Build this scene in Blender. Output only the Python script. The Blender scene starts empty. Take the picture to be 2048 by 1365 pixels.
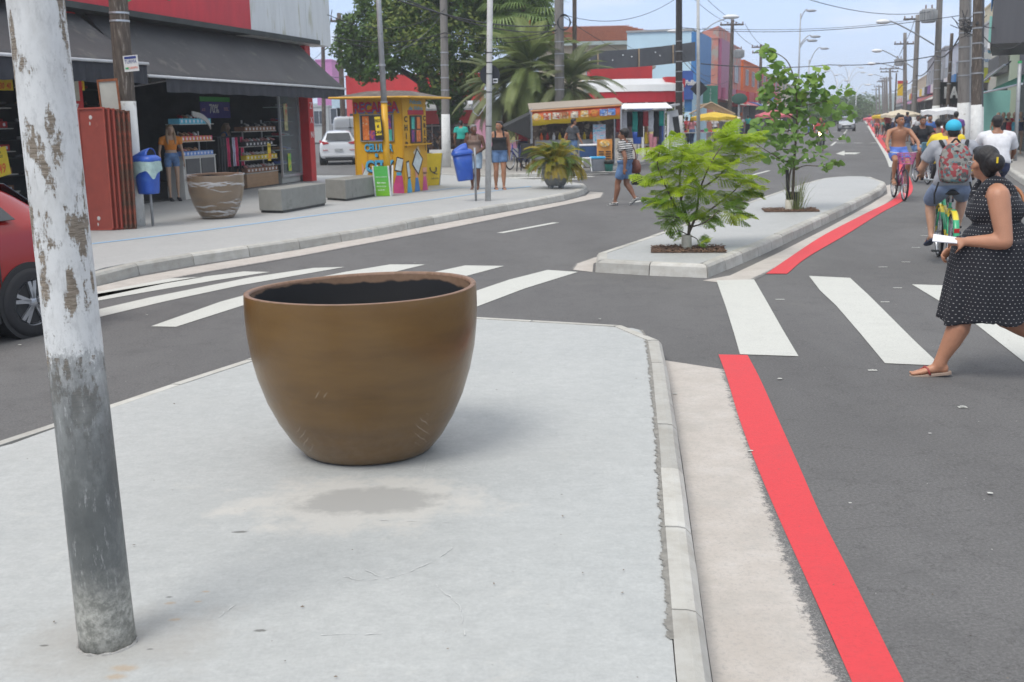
import bpy,math,random
from math import sin,cos,pi,radians as R
from mathutils import Vector as V,Matrix
random.seed(7)
S=bpy.context.scene
# ---------------------------------------------------------------- camera, sky, sun, exposure
F,PITCH,ROLL,CAMZ=2200.0,math.atan(444/2200.0),R(1.1),1.85
cp,sp,cr,sr=cos(PITCH),sin(PITCH),cos(ROLL),sin(ROLL)
fwd=V((0,cp,-sp)); up0=V((0,sp,cp)); rt0=V((1,0,0))
camR=rt0*cr-up0*sr; camU=rt0*sr+up0*cr
cd=bpy.data.cameras.new('camera'); cam=bpy.data.objects.new('camera',cd)
S.collection.objects.link(cam); S.camera=cam
m=Matrix.Identity(4)
for i in range(3):
 m[i][0]=camR[i]; m[i][1]=camU[i]; m[i][2]=-fwd[i]
m[2][3]=CAMZ
cam.matrix_world=m
cd.sensor_width=36; cd.lens=36*F/2048.0; cd.clip_end=6000; cd.clip_start=0.05
cd.dof.use_dof=True; cd.dof.focus_distance=5.4; cd.dof.aperture_fstop=7.0
W=bpy.data.worlds.new('World'); S.world=W; W.use_nodes=True
nt=W.node_tree; N=nt.nodes; L=nt.links
N.clear()
out=N.new('ShaderNodeOutputWorld'); bg=N.new('ShaderNodeBackground'); L.new(bg.outputs[0],out.inputs[0])
SUN_EL,SUN_AZ=R(58),R(-140)
sky=N.new('ShaderNodeTexSky'); sky.sky_type='NISHITA'; sky.sun_disc=False
sky.sun_elevation=SUN_EL; sky.sun_rotation=SUN_AZ; sky.air_density=1.0; sky.dust_density=2.0; sky.ozone_density=1.5
tc=N.new('ShaderNodeTexCoord'); mp=N.new('ShaderNodeMapping'); mp.inputs['Scale'].default_value=(1,1,3.4)
L.new(tc.outputs['Generated'],mp.inputs[0])
n1=N.new('ShaderNodeTexNoise'); n1.inputs['Scale'].default_value=4.2; n1.inputs['Detail'].default_value=7; n1.inputs['Roughness'].default_value=.55
L.new(mp.outputs[0],n1.inputs[0])
def sramp(src,stops):
 r_=N.new('ShaderNodeValToRGB'); e=r_.color_ramp.elements
 while len(e)>1:e.remove(e[-1])
 e[0].position=stops[0][0]; e[0].color=(*stops[0][1],1)
 for p_,c_ in stops[1:]:q_=e.new(p_); q_.color=(*c_,1)
 L.new(src,r_.inputs[0]); return r_.outputs[0]
sx_=N.new('ShaderNodeSeparateXYZ'); L.new(tc.outputs['Generated'],sx_.inputs[0])
hz=sramp(sx_.outputs[2],[(0,(.46,.57,.76)),(.1,(.40,.52,.74)),(.2,(.38,.49,.70)),(.42,(.62,.66,.71)),(1,(.92,.91,.88))])
sc_=N.new('ShaderNodeMixRGB'); sc_.blend_type='MULTIPLY'; sc_.inputs[0].default_value=1; sc_.inputs[2].default_value=(8.2,8.3,8.5,1); L.new(hz,sc_.inputs[1])
m1=N.new('ShaderNodeMixRGB'); m1.inputs[0].default_value=.86; L.new(sky.outputs[0],m1.inputs[1]); L.new(sc_.outputs[0],m1.inputs[2])
cl=sramp(n1.outputs['Fac'],[(.56,(0,0,0)),(.68,(.62,.62,.62))])
mx=N.new('ShaderNodeMixRGB'); mx.inputs[2].default_value=(5.0,5.25,5.7,1)
L.new(cl,mx.inputs[0]); L.new(m1.outputs[0],mx.inputs[1]); L.new(mx.outputs[0],bg.inputs[0])
bg.inputs[1].default_value=.112
sl=bpy.data.lights.new('sun','SUN'); sl.energy=1.35; sl.angle=R(26); sl.color=(1,.965,.91)
so=bpy.data.objects.new('sun',sl); S.collection.objects.link(so)
sd=V((sin(SUN_AZ)*cos(SUN_EL),cos(SUN_AZ)*cos(SUN_EL),sin(SUN_EL)))
so.rotation_euler=sd.to_track_quat('Z','Y').to_euler(); so.location=(0,0,30)
S.view_settings.view_transform='Standard'; S.view_settings.look='None'; S.view_settings.gamma=1
S.view_settings.exposure=.76
try:S.cycles.use_denoising=True
except Exception:pass
S.cycles.max_bounces=5; S.cycles.volume_bounces=1; S.cycles.transparent_max_bounces=12
# ---------------------------------------------------------------- helpers
def ray(x,y):
 return(fwd+camR*((x-1024)/F)-camU*((y-682.5)/F))
def P(x,y,z=0.0):
 d=ray(x,y); t=(z-CAMZ)/d.z
 return V((d.x*t,d.y*t,z))
def A(x,y,Y):
 d=ray(x,y); t=Y/d.y
 return V((d.x*t,Y,CAMZ+d.z*t))
def hor(x):return 238-.0192*(x-1024)
COL=S.collection
def rotz(a):return Matrix.Rotation(a,4,'Z')
class MB:
 def __init__(s):s.v=[]; s.f=[]; s.mi=[]; s.cur=0; s.T=None
 def add(s,vs,fs):
  n=len(s.v)
  for p in vs:
   p=V(p)
   s.v.append(s.T@p if s.T else p)
  for q in fs:s.f.append([n+i for i in q]); s.mi.append(s.cur)
  return s
 def box(s,c,d,rz=0.0,rot=None):
  c=V(c); hx,hy,hz=d[0]/2,d[1]/2,d[2]/2
  M_=rot if rot else rotz(rz).to_3x3()
  vs=[c+M_@V((x*hx,y*hy,z*hz)) for z in(-1,1) for x,y in((-1,-1),(1,-1),(1,1),(-1,1))]
  return s.add(vs,[(3,2,1,0),(4,5,6,7),(0,1,5,4),(1,2,6,5),(2,3,7,6),(3,0,4,7)])
 def quad(s,a,b,c,d):return s.add([a,b,c,d],[(0,1,2,3)])
 def loft(s,rings,cap=True,closed=True):
  n=len(rings[0]); vs=[p for r in rings for p in r]; fs=[]
  m_=n if closed else n-1
  for i in range(len(rings)-1):
   for j in range(m_):
    k=(j+1)%n
    fs.append((i*n+j,i*n+k,(i+1)*n+k,(i+1)*n+j))
  if cap and closed:
   fs.append(tuple(range(n-1,-1,-1))); fs.append(tuple((len(rings)-1)*n+j for j in range(n)))
  return s.add(vs,fs)
 def tube(s,pts,r,n=8,cap=True):
  pts=[V(p) for p in pts]; rs=r if isinstance(r,(list,tuple)) else[r]*len(pts)
  rings=[]; pu=None
  for i,p in enumerate(pts):
   d=(pts[min(i+1,len(pts)-1)]-pts[max(i-1,0)])
   if d.length<1e-7:d=V((0,0,1))
   d.normalize()
   if pu is None:
    a=V((0,0,1)) if abs(d.z)<.9 else V((1,0,0))
    u=d.cross(a).normalized()
   else:
    u=(pu-d*pu.dot(d))
    u=u.normalized() if u.length>1e-6 else d.orthogonal().normalized()
   pu=u; w=d.cross(u)
   rings.append([p+(u*cos(2*pi*j/n)+w*sin(2*pi*j/n))*rs[i] for j in range(n)])
  return s.loft(rings,cap)
 def cyl(s,c,r,h,n=16,r2=None):
  c=V(c); return s.tube([c,c+V((0,0,h))],[r,r if r2 is None else r2],n)
 def lathe(s,prof,n=32,c=(0,0,0),sx=1,sy=1,cap=True):
  c=V(c)
  return s.loft([[c+V((r*cos(2*pi*j/n)*sx,r*sin(2*pi*j/n)*sy,z)) for j in range(n)] for r,z in prof],cap)
 def ell(s,c,r,rot=None,n=14,m=9):
  c=V(c); r=r if isinstance(r,(tuple,list)) else(r,r,r); rot=rot or Matrix.Identity(3)
  vs=[c+rot@V((0,0,-r[2]))]; fs=[]
  for i in range(1,m):
   a=-pi/2+pi*i/m
   for j in range(n):
    b=2*pi*j/n
    vs.append(c+rot@V((r[0]*cos(a)*cos(b),r[1]*cos(a)*sin(b),r[2]*sin(a))))
  vs.append(c+rot@V((0,0,r[2]))); e=len(vs)-1
  for j in range(n):
   k=(j+1)%n
   fs.append((0,1+k,1+j)); fs.append((e,e-n+j,e-n+k))
   for i in range(m-2):fs.append((1+i*n+j,1+i*n+k,1+(i+1)*n+k,1+(i+1)*n+j))
  return s.add(vs,fs)
 def prism(s,poly,z0,z1):
  n=len(poly)
  ar=sum(poly[i][0]*poly[(i+1)%n][1]-poly[(i+1)%n][0]*poly[i][1] for i in range(n))
  if ar<0:poly=poly[::-1]
  vs=[(p[0],p[1],z0) for p in poly]+[(p[0],p[1],z1) for p in poly]
  return s.add(vs,[tuple(range(n-1,-1,-1)),tuple(range(n,2*n))]+[(i,(i+1)%n,n+(i+1)%n,n+i) for i in range(n)])
 def build(s,name,mat,parent=None,smooth=False,bevel=0,remesh=0,sm=0,solid=0,sub=0):
  me=bpy.data.meshes.new(name); me.from_pydata([tuple(p) for p in s.v],[],s.f)
  for mm in(mat if isinstance(mat,(list,tuple)) else[mat]):me.materials.append(mm)
  if any(s.mi):me.polygons.foreach_set('material_index',s.mi)
  if smooth:me.polygons.foreach_set('use_smooth',[True]*len(me.polygons))
  o=bpy.data.objects.new(name,me); COL.objects.link(o)
  if parent:o.parent=parent
  if remesh:
   q=o.modifiers.new('r','REMESH'); q.mode='VOXEL'; q.voxel_size=remesh; q.use_smooth_shade=True
   q=o.modifiers.new('s','SMOOTH'); q.factor=.5; q.iterations=sm or 4
  if solid:
   q=o.modifiers.new('t','SOLIDIFY'); q.thickness=solid; q.offset=0
  if sub:
   q=o.modifiers.new('u','SUBSURF'); q.levels=sub; q.render_levels=sub
  if bevel:
   q=o.modifiers.new('b','BEVEL'); q.width=bevel; q.segments=2; q.limit_method='ANGLE'
  return o
def tag(o,label=None,cat=None,group=None,kind=None):
 if label:o['label']=label
 if cat:o['category']=cat
 if group:o['group']=group
 if kind:o['kind']=kind
 return o
def thing(name,label,cat,loc=(0,0,0),rz=0.0,group=None):
 o=bpy.data.objects.new(name,None); COL.objects.link(o); o.location=loc; o.rotation_euler=(0,0,rz)
 o.empty_display_size=.1
 return tag(o,label,cat,group)
def kids(o):return[c for c in bpy.data.objects if c.parent==o]
def dup(o,loc=None,rz=None,label=None,parent=None,group=None):
 c=o.copy(); COL.objects.link(c)
 if parent:c.parent=parent
 if loc is not None:c.location=loc
 if rz is not None:c.rotation_euler=(0,0,rz)
 if label:c['label']=label
 if group:c['group']=group
 for k in list(o.children):dup(k,parent=c)
 return c
def share(o,M4,name=None,parent=None):
 c=bpy.data.objects.new(name or o.name.split('.')[0],o.data); COL.objects.link(c); c.parent=parent; c.matrix_local=M4
 return c
def lin(c):
 if isinstance(c,str):
  c=[int(c[i:i+2],16)/255 for i in(0,2,4)]
  return tuple(x/12.92 if x<=.04045 else((x+.055)/1.055)**2.4 for x in c)
 return c
_M={}
def mat(name,col,rough=.7,var=.12,scale=6.,metal=0,bump=0.,bscale=60.,spec=.5,emit=None,alpha=None,coat=0,dirt=None,dscale=3.,dthr=.6,stretch=None,trans=0):
 if name in _M:return _M[name]
 m_=bpy.data.materials.new(name); m_.use_nodes=True; t=m_.node_tree; b=t.nodes['Principled BSDF']
 c=lin(col); b.inputs['Roughness'].default_value=rough; b.inputs['Metallic'].default_value=metal
 b.inputs['Specular IOR Level'].default_value=spec
 b.inputs['Coat Weight'].default_value=coat; b.inputs['Coat Roughness'].default_value=.08
 if trans:b.inputs['Transmission Weight'].default_value=trans
 tcn=t.nodes.new('ShaderNodeTexCoord'); src=tcn.outputs['Object']
 if stretch:
  mpn=t.nodes.new('ShaderNodeMapping'); mpn.inputs['Scale'].default_value=stretch; t.links.new(src,mpn.inputs[0]); src=mpn.outputs[0]
 last=None
 if var:
  n_=t.nodes.new('ShaderNodeTexNoise'); n_.inputs['Scale'].default_value=scale; n_.inputs['Detail'].default_value=6; n_.inputs['Roughness'].default_value=.62
  t.links.new(src,n_.inputs[0])
  r_=t.nodes.new('ShaderNodeValToRGB'); r_.color_ramp.elements[0].position=.3; r_.color_ramp.elements[1].position=.7
  r_.color_ramp.elements[0].color=(*[x*(1-var) for x in c],1); r_.color_ramp.elements[1].color=(*[min(1,x*(1+var)) for x in c],1)
  t.links.new(n_.outputs['Fac'],r_.inputs[0]); last=r_.outputs[0]
 if dirt:
  n_=t.nodes.new('ShaderNodeTexNoise'); n_.inputs['Scale'].default_value=dscale; n_.inputs['Detail'].default_value=9; n_.inputs['Roughness'].default_value=.68
  t.links.new(src,n_.inputs[0])
  r_=t.nodes.new('ShaderNodeValToRGB'); r_.color_ramp.elements[0].position=dthr-.03; r_.color_ramp.elements[1].position=dthr+.05
  t.links.new(n_.outputs['Fac'],r_.inputs[0])
  q=t.nodes.new('ShaderNodeMixRGB'); t.links.new(r_.outputs[0],q.inputs[0])
  if last:t.links.new(last,q.inputs[1])
  else:q.inputs[1].default_value=(*c,1)
  q.inputs[2].default_value=(*lin(dirt),1); last=q.outputs[0]
 if last:t.links.new(last,b.inputs['Base Color'])
 else:b.inputs['Base Color'].default_value=(*c,1)
 if bump:
  n_=t.nodes.new('ShaderNodeTexNoise'); n_.inputs['Scale'].default_value=bscale; n_.inputs['Detail'].default_value=5
  t.links.new(src,n_.inputs[0]); bb=t.nodes.new('ShaderNodeBump'); bb.inputs['Strength'].default_value=bump; bb.inputs['Distance'].default_value=.02
  t.links.new(n_.outputs['Fac'],bb.inputs['Height']); t.links.new(bb.outputs[0],b.inputs['Normal'])
 if emit:
  b.inputs['Emission Color'].default_value=(*c,1); b.inputs['Emission Strength'].default_value=emit
 if alpha is not None:b.inputs['Alpha'].default_value=alpha
 _M[name]=m_; m_['nt']=1
 return m_
FONT_B=None
def lettering(txt,size,m_,o,right,upv,parent,name='lettering',ext=.002,align='LEFT',sx=1.,shear=0.,offset=0.):
 cu=bpy.data.curves.new(name,'FONT'); cu.body=txt; cu.size=size; cu.extrude=ext; cu.align_x=align; cu.resolution_u=2
 cu.shear=shear; cu.offset=offset
 cu.materials.append(m_)
 ob=bpy.data.objects.new(name,cu); COL.objects.link(ob)
 r_=V(right).normalized(); u_=V(upv).normalized(); n_=r_.cross(u_)
 M_=Matrix.Identity(4)
 for i in range(3):
  M_[i][0]=r_[i]*sx; M_[i][1]=u_[i]; M_[i][2]=n_[i]; M_[i][3]=o[i]
 me=bpy.data.meshes.new_from_object(ob); me.materials.clear(); me.materials.append(m_)
 bpy.data.objects.remove(ob); bpy.data.curves.remove(cu)
 ob=bpy.data.objects.new(name,me); COL.objects.link(ob)
 if parent:ob.parent=parent
 ob.matrix_local=M_
 return ob
def card(a,r_,u_,w,h,th=.004,mb=None):
 a=V(a); r_=V(r_).normalized(); u_=V(u_).normalized(); n_=r_.cross(u_)*th
 mb=mb or MB(); p=[a,a+r_*w,a+r_*w+u_*h,a+u_*h]
 return mb.add([q for q in p]+[q+n_ for q in p],[(3,2,1,0),(4,5,6,7),(0,1,5,4),(1,2,6,5),(2,3,7,6),(3,0,4,7)])
def offpoly(pts,d):
 o=[]
 for i,p in enumerate(pts):
  a=V(pts[max(i-1,0)]); b=V(pts[min(i+1,len(pts)-1)]); t_=(b-a); t_.z=0; t_.normalize()
  o.append(V(p)+V((-t_.y,t_.x,0))*d)
 return o
def resample(pts,step):
 pts=[V(p) for p in pts]; out_=[pts[0].copy()]; acc=0
 for a,b in zip(pts,pts[1:]):
  l=(b-a).length; s_=step-acc
  while s_<=l:out_.append(a.lerp(b,s_/l)); s_+=step
  acc=l-(s_-step)
 if(out_[-1]-pts[-1]).length>.02:out_.append(pts[-1].copy())
 return out_
def spline(pts,k=6):
 pts=[V(p) for p in pts]; o=[]
 q=[pts[0]*2-pts[1]]+pts+[pts[-1]*2-pts[-2]]
 for i in range(1,len(q)-2):
  for j in range(k):
   t_=j/k; a,b,c,d=q[i-1],q[i],q[i+1],q[i+2]
   o.append(.5*((2*b)+(c-a)*t_+(2*a-5*b+4*c-d)*t_*t_+(3*b-a-3*c+d)*t_**3))
 o.append(pts[-1]); return o
def sheet(poly,z,name,m_,label=None):
 mb=MB(); n=len(poly)
 ar=sum(poly[i][0]*poly[(i+1)%n][1]-poly[(i+1)%n][0]*poly[i][1] for i in range(n))
 if ar<0:poly=poly[::-1]
 mb.add([(p[0],p[1],z) for p in poly],[tuple(range(n))])
 o=mb.build(name,m_); tag(o,label,None,None,'structure'); return o
def strip(mb,pts,w,z,):
 l=offpoly(pts,w/2); r_=offpoly(pts,-w/2)
 for i in range(len(pts)-1):
  mb.quad((r_[i].x,r_[i].y,z),(r_[i+1].x,r_[i+1].y,z),(l[i+1].x,l[i+1].y,z),(l[i].x,l[i].y,z))
# ---------------------------------------------------------------- surface materials
def node_mat(name):
 m_=bpy.data.materials.new(name); m_.use_nodes=True; t=m_.node_tree
 return m_,t,t.nodes['Principled BSDF']
def noise(t,src,sc,det=6,ro=.6,st=None):
 if st:
  q=t.nodes.new('ShaderNodeMapping'); q.inputs['Scale'].default_value=st; t.links.new(src,q.inputs[0]); src=q.outputs[0]
 n_=t.nodes.new('ShaderNodeTexNoise'); n_.inputs['Scale'].default_value=sc; n_.inputs['Detail'].default_value=det; n_.inputs['Roughness'].default_value=ro
 t.links.new(src,n_.inputs[0]); return n_.outputs['Fac']
def ramp(t,src,stops):
 r_=t.nodes.new('ShaderNodeValToRGB'); e=r_.color_ramp.elements
 while len(e)>1:e.remove(e[-1])
 e[0].position=stops[0][0]; c=stops[0][1]; e[0].color=(*((c,)*3 if isinstance(c,(int,float)) else lin(c)),1)
 for p_,c in stops[1:]:
  q=e.new(p_); q.color=(*((c,)*3 if isinstance(c,(int,float)) else lin(c)),1)
 t.links.new(src,r_.inputs[0]); return r_.outputs[0]
def mix(t,fac,a,b,mode='MIX'):
 q=t.nodes.new('ShaderNodeMixRGB'); q.blend_type=mode
 for i,x in((0,fac),(1,a),(2,b)):
  if isinstance(x,(int,float)):q.inputs[i].default_value=x if i==0 else(x,x,x,1)
  elif isinstance(x,(tuple,str)):q.inputs[i].default_value=(*lin(x),1)
  else:t.links.new(x,q.inputs[i])
 return q.outputs[0]
def math_(t,op,a,b=0.,clamp=False):
 q=t.nodes.new('ShaderNodeMath'); q.operation=op; q.use_clamp=clamp
 for i,x in((0,a),(1,b)):
  if isinstance(x,(int,float)):q.inputs[i].default_value=x
  else:t.links.new(x,q.inputs[i])
 return q.outputs[0]
def bump(t,b,h,s,dist=.01,prev=None):
 q=t.nodes.new('ShaderNodeBump'); q.inputs['Strength'].default_value=s; q.inputs['Distance'].default_value=dist
 t.links.new(h,q.inputs['Height'])
 if prev:t.links.new(prev,q.inputs['Normal'])
 t.links.new(q.outputs[0],b.inputs['Normal']); return q.outputs[0]
def blotch(t,src,c,r,soft=.5,jag=.35,st=(1,1,1)):
 q=t.nodes.new('ShaderNodeMapping'); q.vector_type='TEXTURE'; q.inputs['Location'].default_value=c; q.inputs['Scale'].default_value=[r*x for x in st]
 t.links.new(src,q.inputs[0]); d=t.nodes.new('ShaderNodeVectorMath'); d.operation='LENGTH'; t.links.new(q.outputs[0],d.inputs[0])
 n_=noise(t,src,5/r*.4,7,.7)
 s_=math_(t,'ADD',d.outputs['Value'],math_(t,'MULTIPLY',math_(t,'SUBTRACT',n_,.5),jag*4))
 return ramp(t,s_,[(1-soft,1.),(1.,0.)])
def obj_co(t):return t.nodes.new('ShaderNodeTexCoord').outputs['Object']
def make_asphalt():
 m_,t,b=node_mat('asphalt'); s=obj_co(t)
 base=ramp(t,noise(t,s,.55,5,.6,(1,.35,1)),[(.3,(.102,.099,.098)),(.7,(.142,.139,.137))])
 fine=ramp(t,noise(t,s,62,5,.9),[(.32,.62),(.5,1.),(.68,1.5)])
 c=mix(t,1.,base,fine,'MULTIPLY')
 patch=ramp(t,noise(t,s,1.7,8,.7),[(.52,0.),(.68,.55)])
 c=mix(t,patch,c,(.095,.093,.092))
 c=mix(t,ramp(t,noise(t,s,.45,9,.75,(1,.5,1)),[(.56,0.),(.66,.6)]),c,(.155,.15,.143))
 g1=noise(t,s,2.6,10,.85); c=mix(t,ramp(t,g1,[(.66,0.),(.72,.5)]),c,(.19,.18,.165)); c=mix(t,ramp(t,noise(t,s,1.9,10,.62),[(.494,0.),(.5,.55),(.506,0.)]),c,(.06,.058,.057))
 v=t.nodes.new('ShaderNodeTexVoronoi'); v.inputs['Scale'].default_value=22; t.links.new(s,v.inputs[0])
 vc=t.nodes.new('ShaderNodeSeparateColor'); t.links.new(v.outputs['Color'],vc.inputs[0])
 sp_=math_(t,'MULTIPLY',math_(t,'LESS_THAN',v.outputs['Distance'],.085),math_(t,'GREATER_THAN',vc.outputs[0],.955))
 c=mix(t,sp_,c,(.42,.41,.38))
 t.links.new(c,b.inputs['Base Color']); b.inputs['Roughness'].default_value=.85; b.inputs['Specular IOR Level'].default_value=.3
 bump(t,b,noise(t,s,170,4,.8),.5,.006)
 return m_
def make_concrete(name,lo,hi,near=False):
 m_,t,b=node_mat(name); s=obj_co(t)
 c=ramp(t,noise(t,s,1.1,8,.62),[(.3,lo),(.7,hi)])
 c=mix(t,.5,c,ramp(t,noise(t,s,9,9,.78,(1.2,1.6,1)),[(.25,tuple(x*.80 for x in lo)),(.75,tuple(min(1,x*1.12) for x in hi))]))
 c=mix(t,1.,c,ramp(t,noise(t,s,48,6,.85),[(.3,.86),(.7,1.1)]),'MULTIPLY')
 c=mix(t,ramp(t,noise(t,s,.9,9,.8,(.6,1.6,1)),[(.52,0.),(.62,.3)]),c,(.36,.365,.35))
 nn_=noise(t,s,15,8,.75,(1.4,.5,1)); c=mix(t,ramp(t,nn_,[(.56,0.),(.66,.22)]),c,(.50,.505,.49)); c=mix(t,ramp(t,nn_,[(.36,.4),(.43,0.)]),c,(.33,.335,.325))
 c=mix(t,ramp(t,noise(t,s,3.1,9,.74),[(.6,0.),(.72,.35)]),c,(.49,.48,.44))
 # fine scratches
 w=noise(t,s,7,9,.8,(1,6,1)); sc=ramp(t,w,[(.497,0.),(.5,.5),(.503,0.)])
 c=mix(t,math_(t,'MULTIPLY',sc,ramp(t,noise(t,s,1.3,3),[(.5,0.),(.6,1.)])),c,(.56,.56,.53))
 v=t.nodes.new('ShaderNodeTexVoronoi'); v.inputs['Scale'].default_value=9; t.links.new(s,v.inputs[0])
 vc=t.nodes.new('ShaderNodeSeparateColor'); t.links.new(v.outputs['Color'],vc.inputs[0])
 sp_=math_(t,'MULTIPLY',math_(t,'LESS_THAN',v.outputs['Distance'],.045),math_(t,'GREATER_THAN',vc.outputs[0],.9))
 c=mix(t,sp_,c,(.14,.13,.11))
 if near:
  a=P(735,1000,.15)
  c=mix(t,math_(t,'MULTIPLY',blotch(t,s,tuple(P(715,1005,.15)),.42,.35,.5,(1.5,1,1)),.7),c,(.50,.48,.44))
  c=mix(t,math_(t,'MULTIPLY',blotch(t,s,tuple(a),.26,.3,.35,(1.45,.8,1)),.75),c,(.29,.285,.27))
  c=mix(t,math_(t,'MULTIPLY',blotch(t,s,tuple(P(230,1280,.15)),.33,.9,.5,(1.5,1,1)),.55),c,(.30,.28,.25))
  for(x,y,r_) in((250,1335,.04),(340,1205,.02),(412,1182,.014),(396,1202,.014),(350,1238,.02),(232,1352,.03)):
   c=mix(t,math_(t,'MULTIPLY',blotch(t,s,tuple(P(x,y,.15)),r_,.6,.3,(1.4,.8,1)),.6),c,(.38,.28,.18))
  for(x,y,r_) in((480,1063,.028),(338,1193,.012),(300,1297,.01),(88,1290,.014),(520,1260,.02)):
   c=mix(t,math_(t,'MULTIPLY',blotch(t,s,tuple(P(x,y,.15)),r_,.4,.3,(1.4,.6,1)),.8),c,(.1,.1,.09))
 t.links.new(c,b.inputs['Base Color']); b.inputs['Roughness'].default_value=.62
 bump(t,b,noise(t,s,34,7,.75),.16,.006)
 return m_
def make_paint(name,col,worn):
 m_,t,b=node_mat(name); s=obj_co(t)
 c=mix(t,ramp(t,noise(t,s,11,8,.75),[(.35,0.),(.75,.4)]),col,tuple(x*.82 for x in lin(col)))
 c=mix(t,ramp(t,noise(t,s,62,5,.9),[(.5,0.),(.72,worn*1.4)]),c,tuple(x*.55 for x in lin(col)))
 c=mix(t,ramp(t,noise(t,s,2.2,9,.8),[(.5,0.),(.64,.3)]),c,tuple(x*.72+.02 for x in lin(col)))
 c=mix(t,ramp(t,noise(t,s,48,8,.85),[(.61,0.),(.65,min(1,worn*2))]),c,(.11,.10,.10))
 t.links.new(c,b.inputs['Base Color']); b.inputs['Roughness'].default_value=.7
 bump(t,b,noise(t,s,200,4,.8),.4,.005)
 return m_
def make_gutter():
 m_,t,b=node_mat('gutter_cement'); s=obj_co(t)
 c=ramp(t,noise(t,s,4,9,.7),[(.3,(.40,.36,.32)),(.55,(.47,.43,.39)),(.75,(.52,.49,.46))])
 c=mix(t,ramp(t,noise(t,s,52,7,.88),[(.5,0.),(.64,.6)]),c,(.27,.26,.25))
 c=mix(t,ramp(t,noise(t,s,2.2,9,.8),[(.5,0.),(.62,.5)]),c,(.36,.34,.31))
 c=mix(t,ramp(t,noise(t,s,6.5,9,.75),[(.66,0.),(.7,.7)]),c,(.2,.19,.185))
 # ragged outer edge where asphalt overlaps it (vertex colour carries distance to the kerb)
 at=t.nodes.new('ShaderNodeAttribute'); at.attribute_name='edge'
 e=math_(t,'ADD',at.outputs['Fac'],math_(t,'MULTIPLY',math_(t,'SUBTRACT',noise(t,s,26,9,.85),.5),.55))
 c=mix(t,ramp(t,e,[(.84,0.),(.9,1.)]),c,mix(t,ramp(t,noise(t,s,150,4,.8),[(.5,0.),(.62,1.)]),(.10,.098,.096),(.3,.29,.28)))
 c=mix(t,ramp(t,e,[(.98,0.),(1.04,1.)]),c,(.118,.115,.113))
 t.links.new(c,b.inputs['Base Color']); b.inputs['Roughness'].default_value=.85
 bump(t,b,noise(t,s,150,6,.8),.5,.006)
 return m_
def make_kerb():
 m_,t,b=node_mat('kerb_stone'); s=obj_co(t)
 oi=t.nodes.new('ShaderNodeObjectInfo')
 c=ramp(t,noise(t,s,5,9,.7),[(.3,(.36,.34,.30)),(.6,(.46,.45,.415)),(.75,(.50,.49,.46))])
 c=mix(t,ramp(t,noise(t,s,14,9,.8),[(.58,0.),(.66,.8)]),c,(.33,.31,.28))
 c=mix(t,ramp(t,noise(t,s,2.3,9,.75),[(.6,0.),(.7,.8)]),c,(.24,.22,.19))
 hs=t.nodes.new('ShaderNodeHueSaturation'); t.links.new(c,hs.inputs['Color'])
 t.links.new(math_(t,'ADD',math_(t,'MULTIPLY',oi.outputs['Random'],.3),.82),hs.inputs['Value'])
 t.links.new(hs.outputs[0],b.inputs['Base Color']); b.inputs['Roughness'].default_value=.8
 bump(t,b,noise(t,s,45,7,.8),.5,.008)
 return m_
ASPH=make_asphalt(); CONC=make_concrete('island_concrete',(.35,.36,.352),(.43,.437,.424),True)
CONC2=make_concrete('pavement_concrete',(.345,.35,.342),(.415,.415,.405))
OLDPAVE=make_concrete('old_pavement',(.28,.26,.235),(.36,.34,.31))
WHITE=make_paint('white_road_paint',(.54,.54,.50),.5); RED=make_paint('red_road_paint',(.62,.042,.050),.4)
BLUEP=make_paint('blue_tactile_paint',(.27,.43,.60),.5)
GUT=make_gutter(); KERB=make_kerb()
JOINT=mat('dark_joint',(.21,.20,.18),.9,.3,20)
# ---------------------------------------------------------------- ground, road, islands, pavements
g=MB(); g.add([(-840,-40,0),(1340,-40,0),(1340,1250,0),(-840,1250,0)],[(0,1,2,3)])
tag(g.build('road',ASPH),'dark grey asphalt road',None,None,'structure')
def kerb_run(pts,parent,kw=.15,z=.15,step=.85,side=1,drop=.02):
 """kerb stones laid along pts (outer edge), each one its own object; side=+1: land lies left of travel"""
 q=resample(pts,step); inn=offpoly(q,side*kw)
 for i in range(len(q)-1):
  a,b,c,d=q[i],q[i+1],inn[i+1],inn[i]
  g_=.006; t_=(b-a).normalized()*g_; a=a+t_; b=b-t_; c=c-t_; d=d+t_
  jz=random.uniform(-.004,.004); bat=.025*side
  n_=(d-a).normalized()
  prof=[(0,-.05),(.012,.4),(.02,.78),(.045,.96),(.075,1.0),(kw,1.0),(kw,-.05)]
  mb=MB(); rings=[]
  for(u,h) in prof:
   rings.append((u,h))
  la=[V((a.x,a.y,0))+n_*u+V((0,0,h*z+(jz if h>.5 else 0))) for u,h in prof]
  lb=[V((b.x,b.y,0))+(c-b).normalized()*u+V((0,0,h*z+(jz if h>.5 else 0))) for u,h in prof]
  mid=[x.lerp(y,.5)+V((random.uniform(-.003,.003),random.uniform(-.003,.003),0)) for x,y in zip(la,lb)]
  mb.loft([la,mid,lb])
  o=mb.build('kerb_stone',KERB,parent)
  o.data.polygons.foreach_set('use_smooth',[False]*len(o.data.polygons))
 return inn
def island(outer,name,label,m_,z=.15,closed=True,step=.85,kw=.15):
 """outer runs anticlockwise; kerb stones all along, slab inside"""
 root=thing(name,label,None); del_=root.keys()
 root['kind']='structure'
 kerb_run(outer+([outer[0]] if closed else[]),root,kw,z,step,1)
 inn=offpoly(outer+[outer[0]],kw+.004) if closed else offpoly(outer,kw+.004)
 poly=[(p.x,p.y) for p in(inn[:-1] if closed else inn)]
 return root,poly
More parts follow.
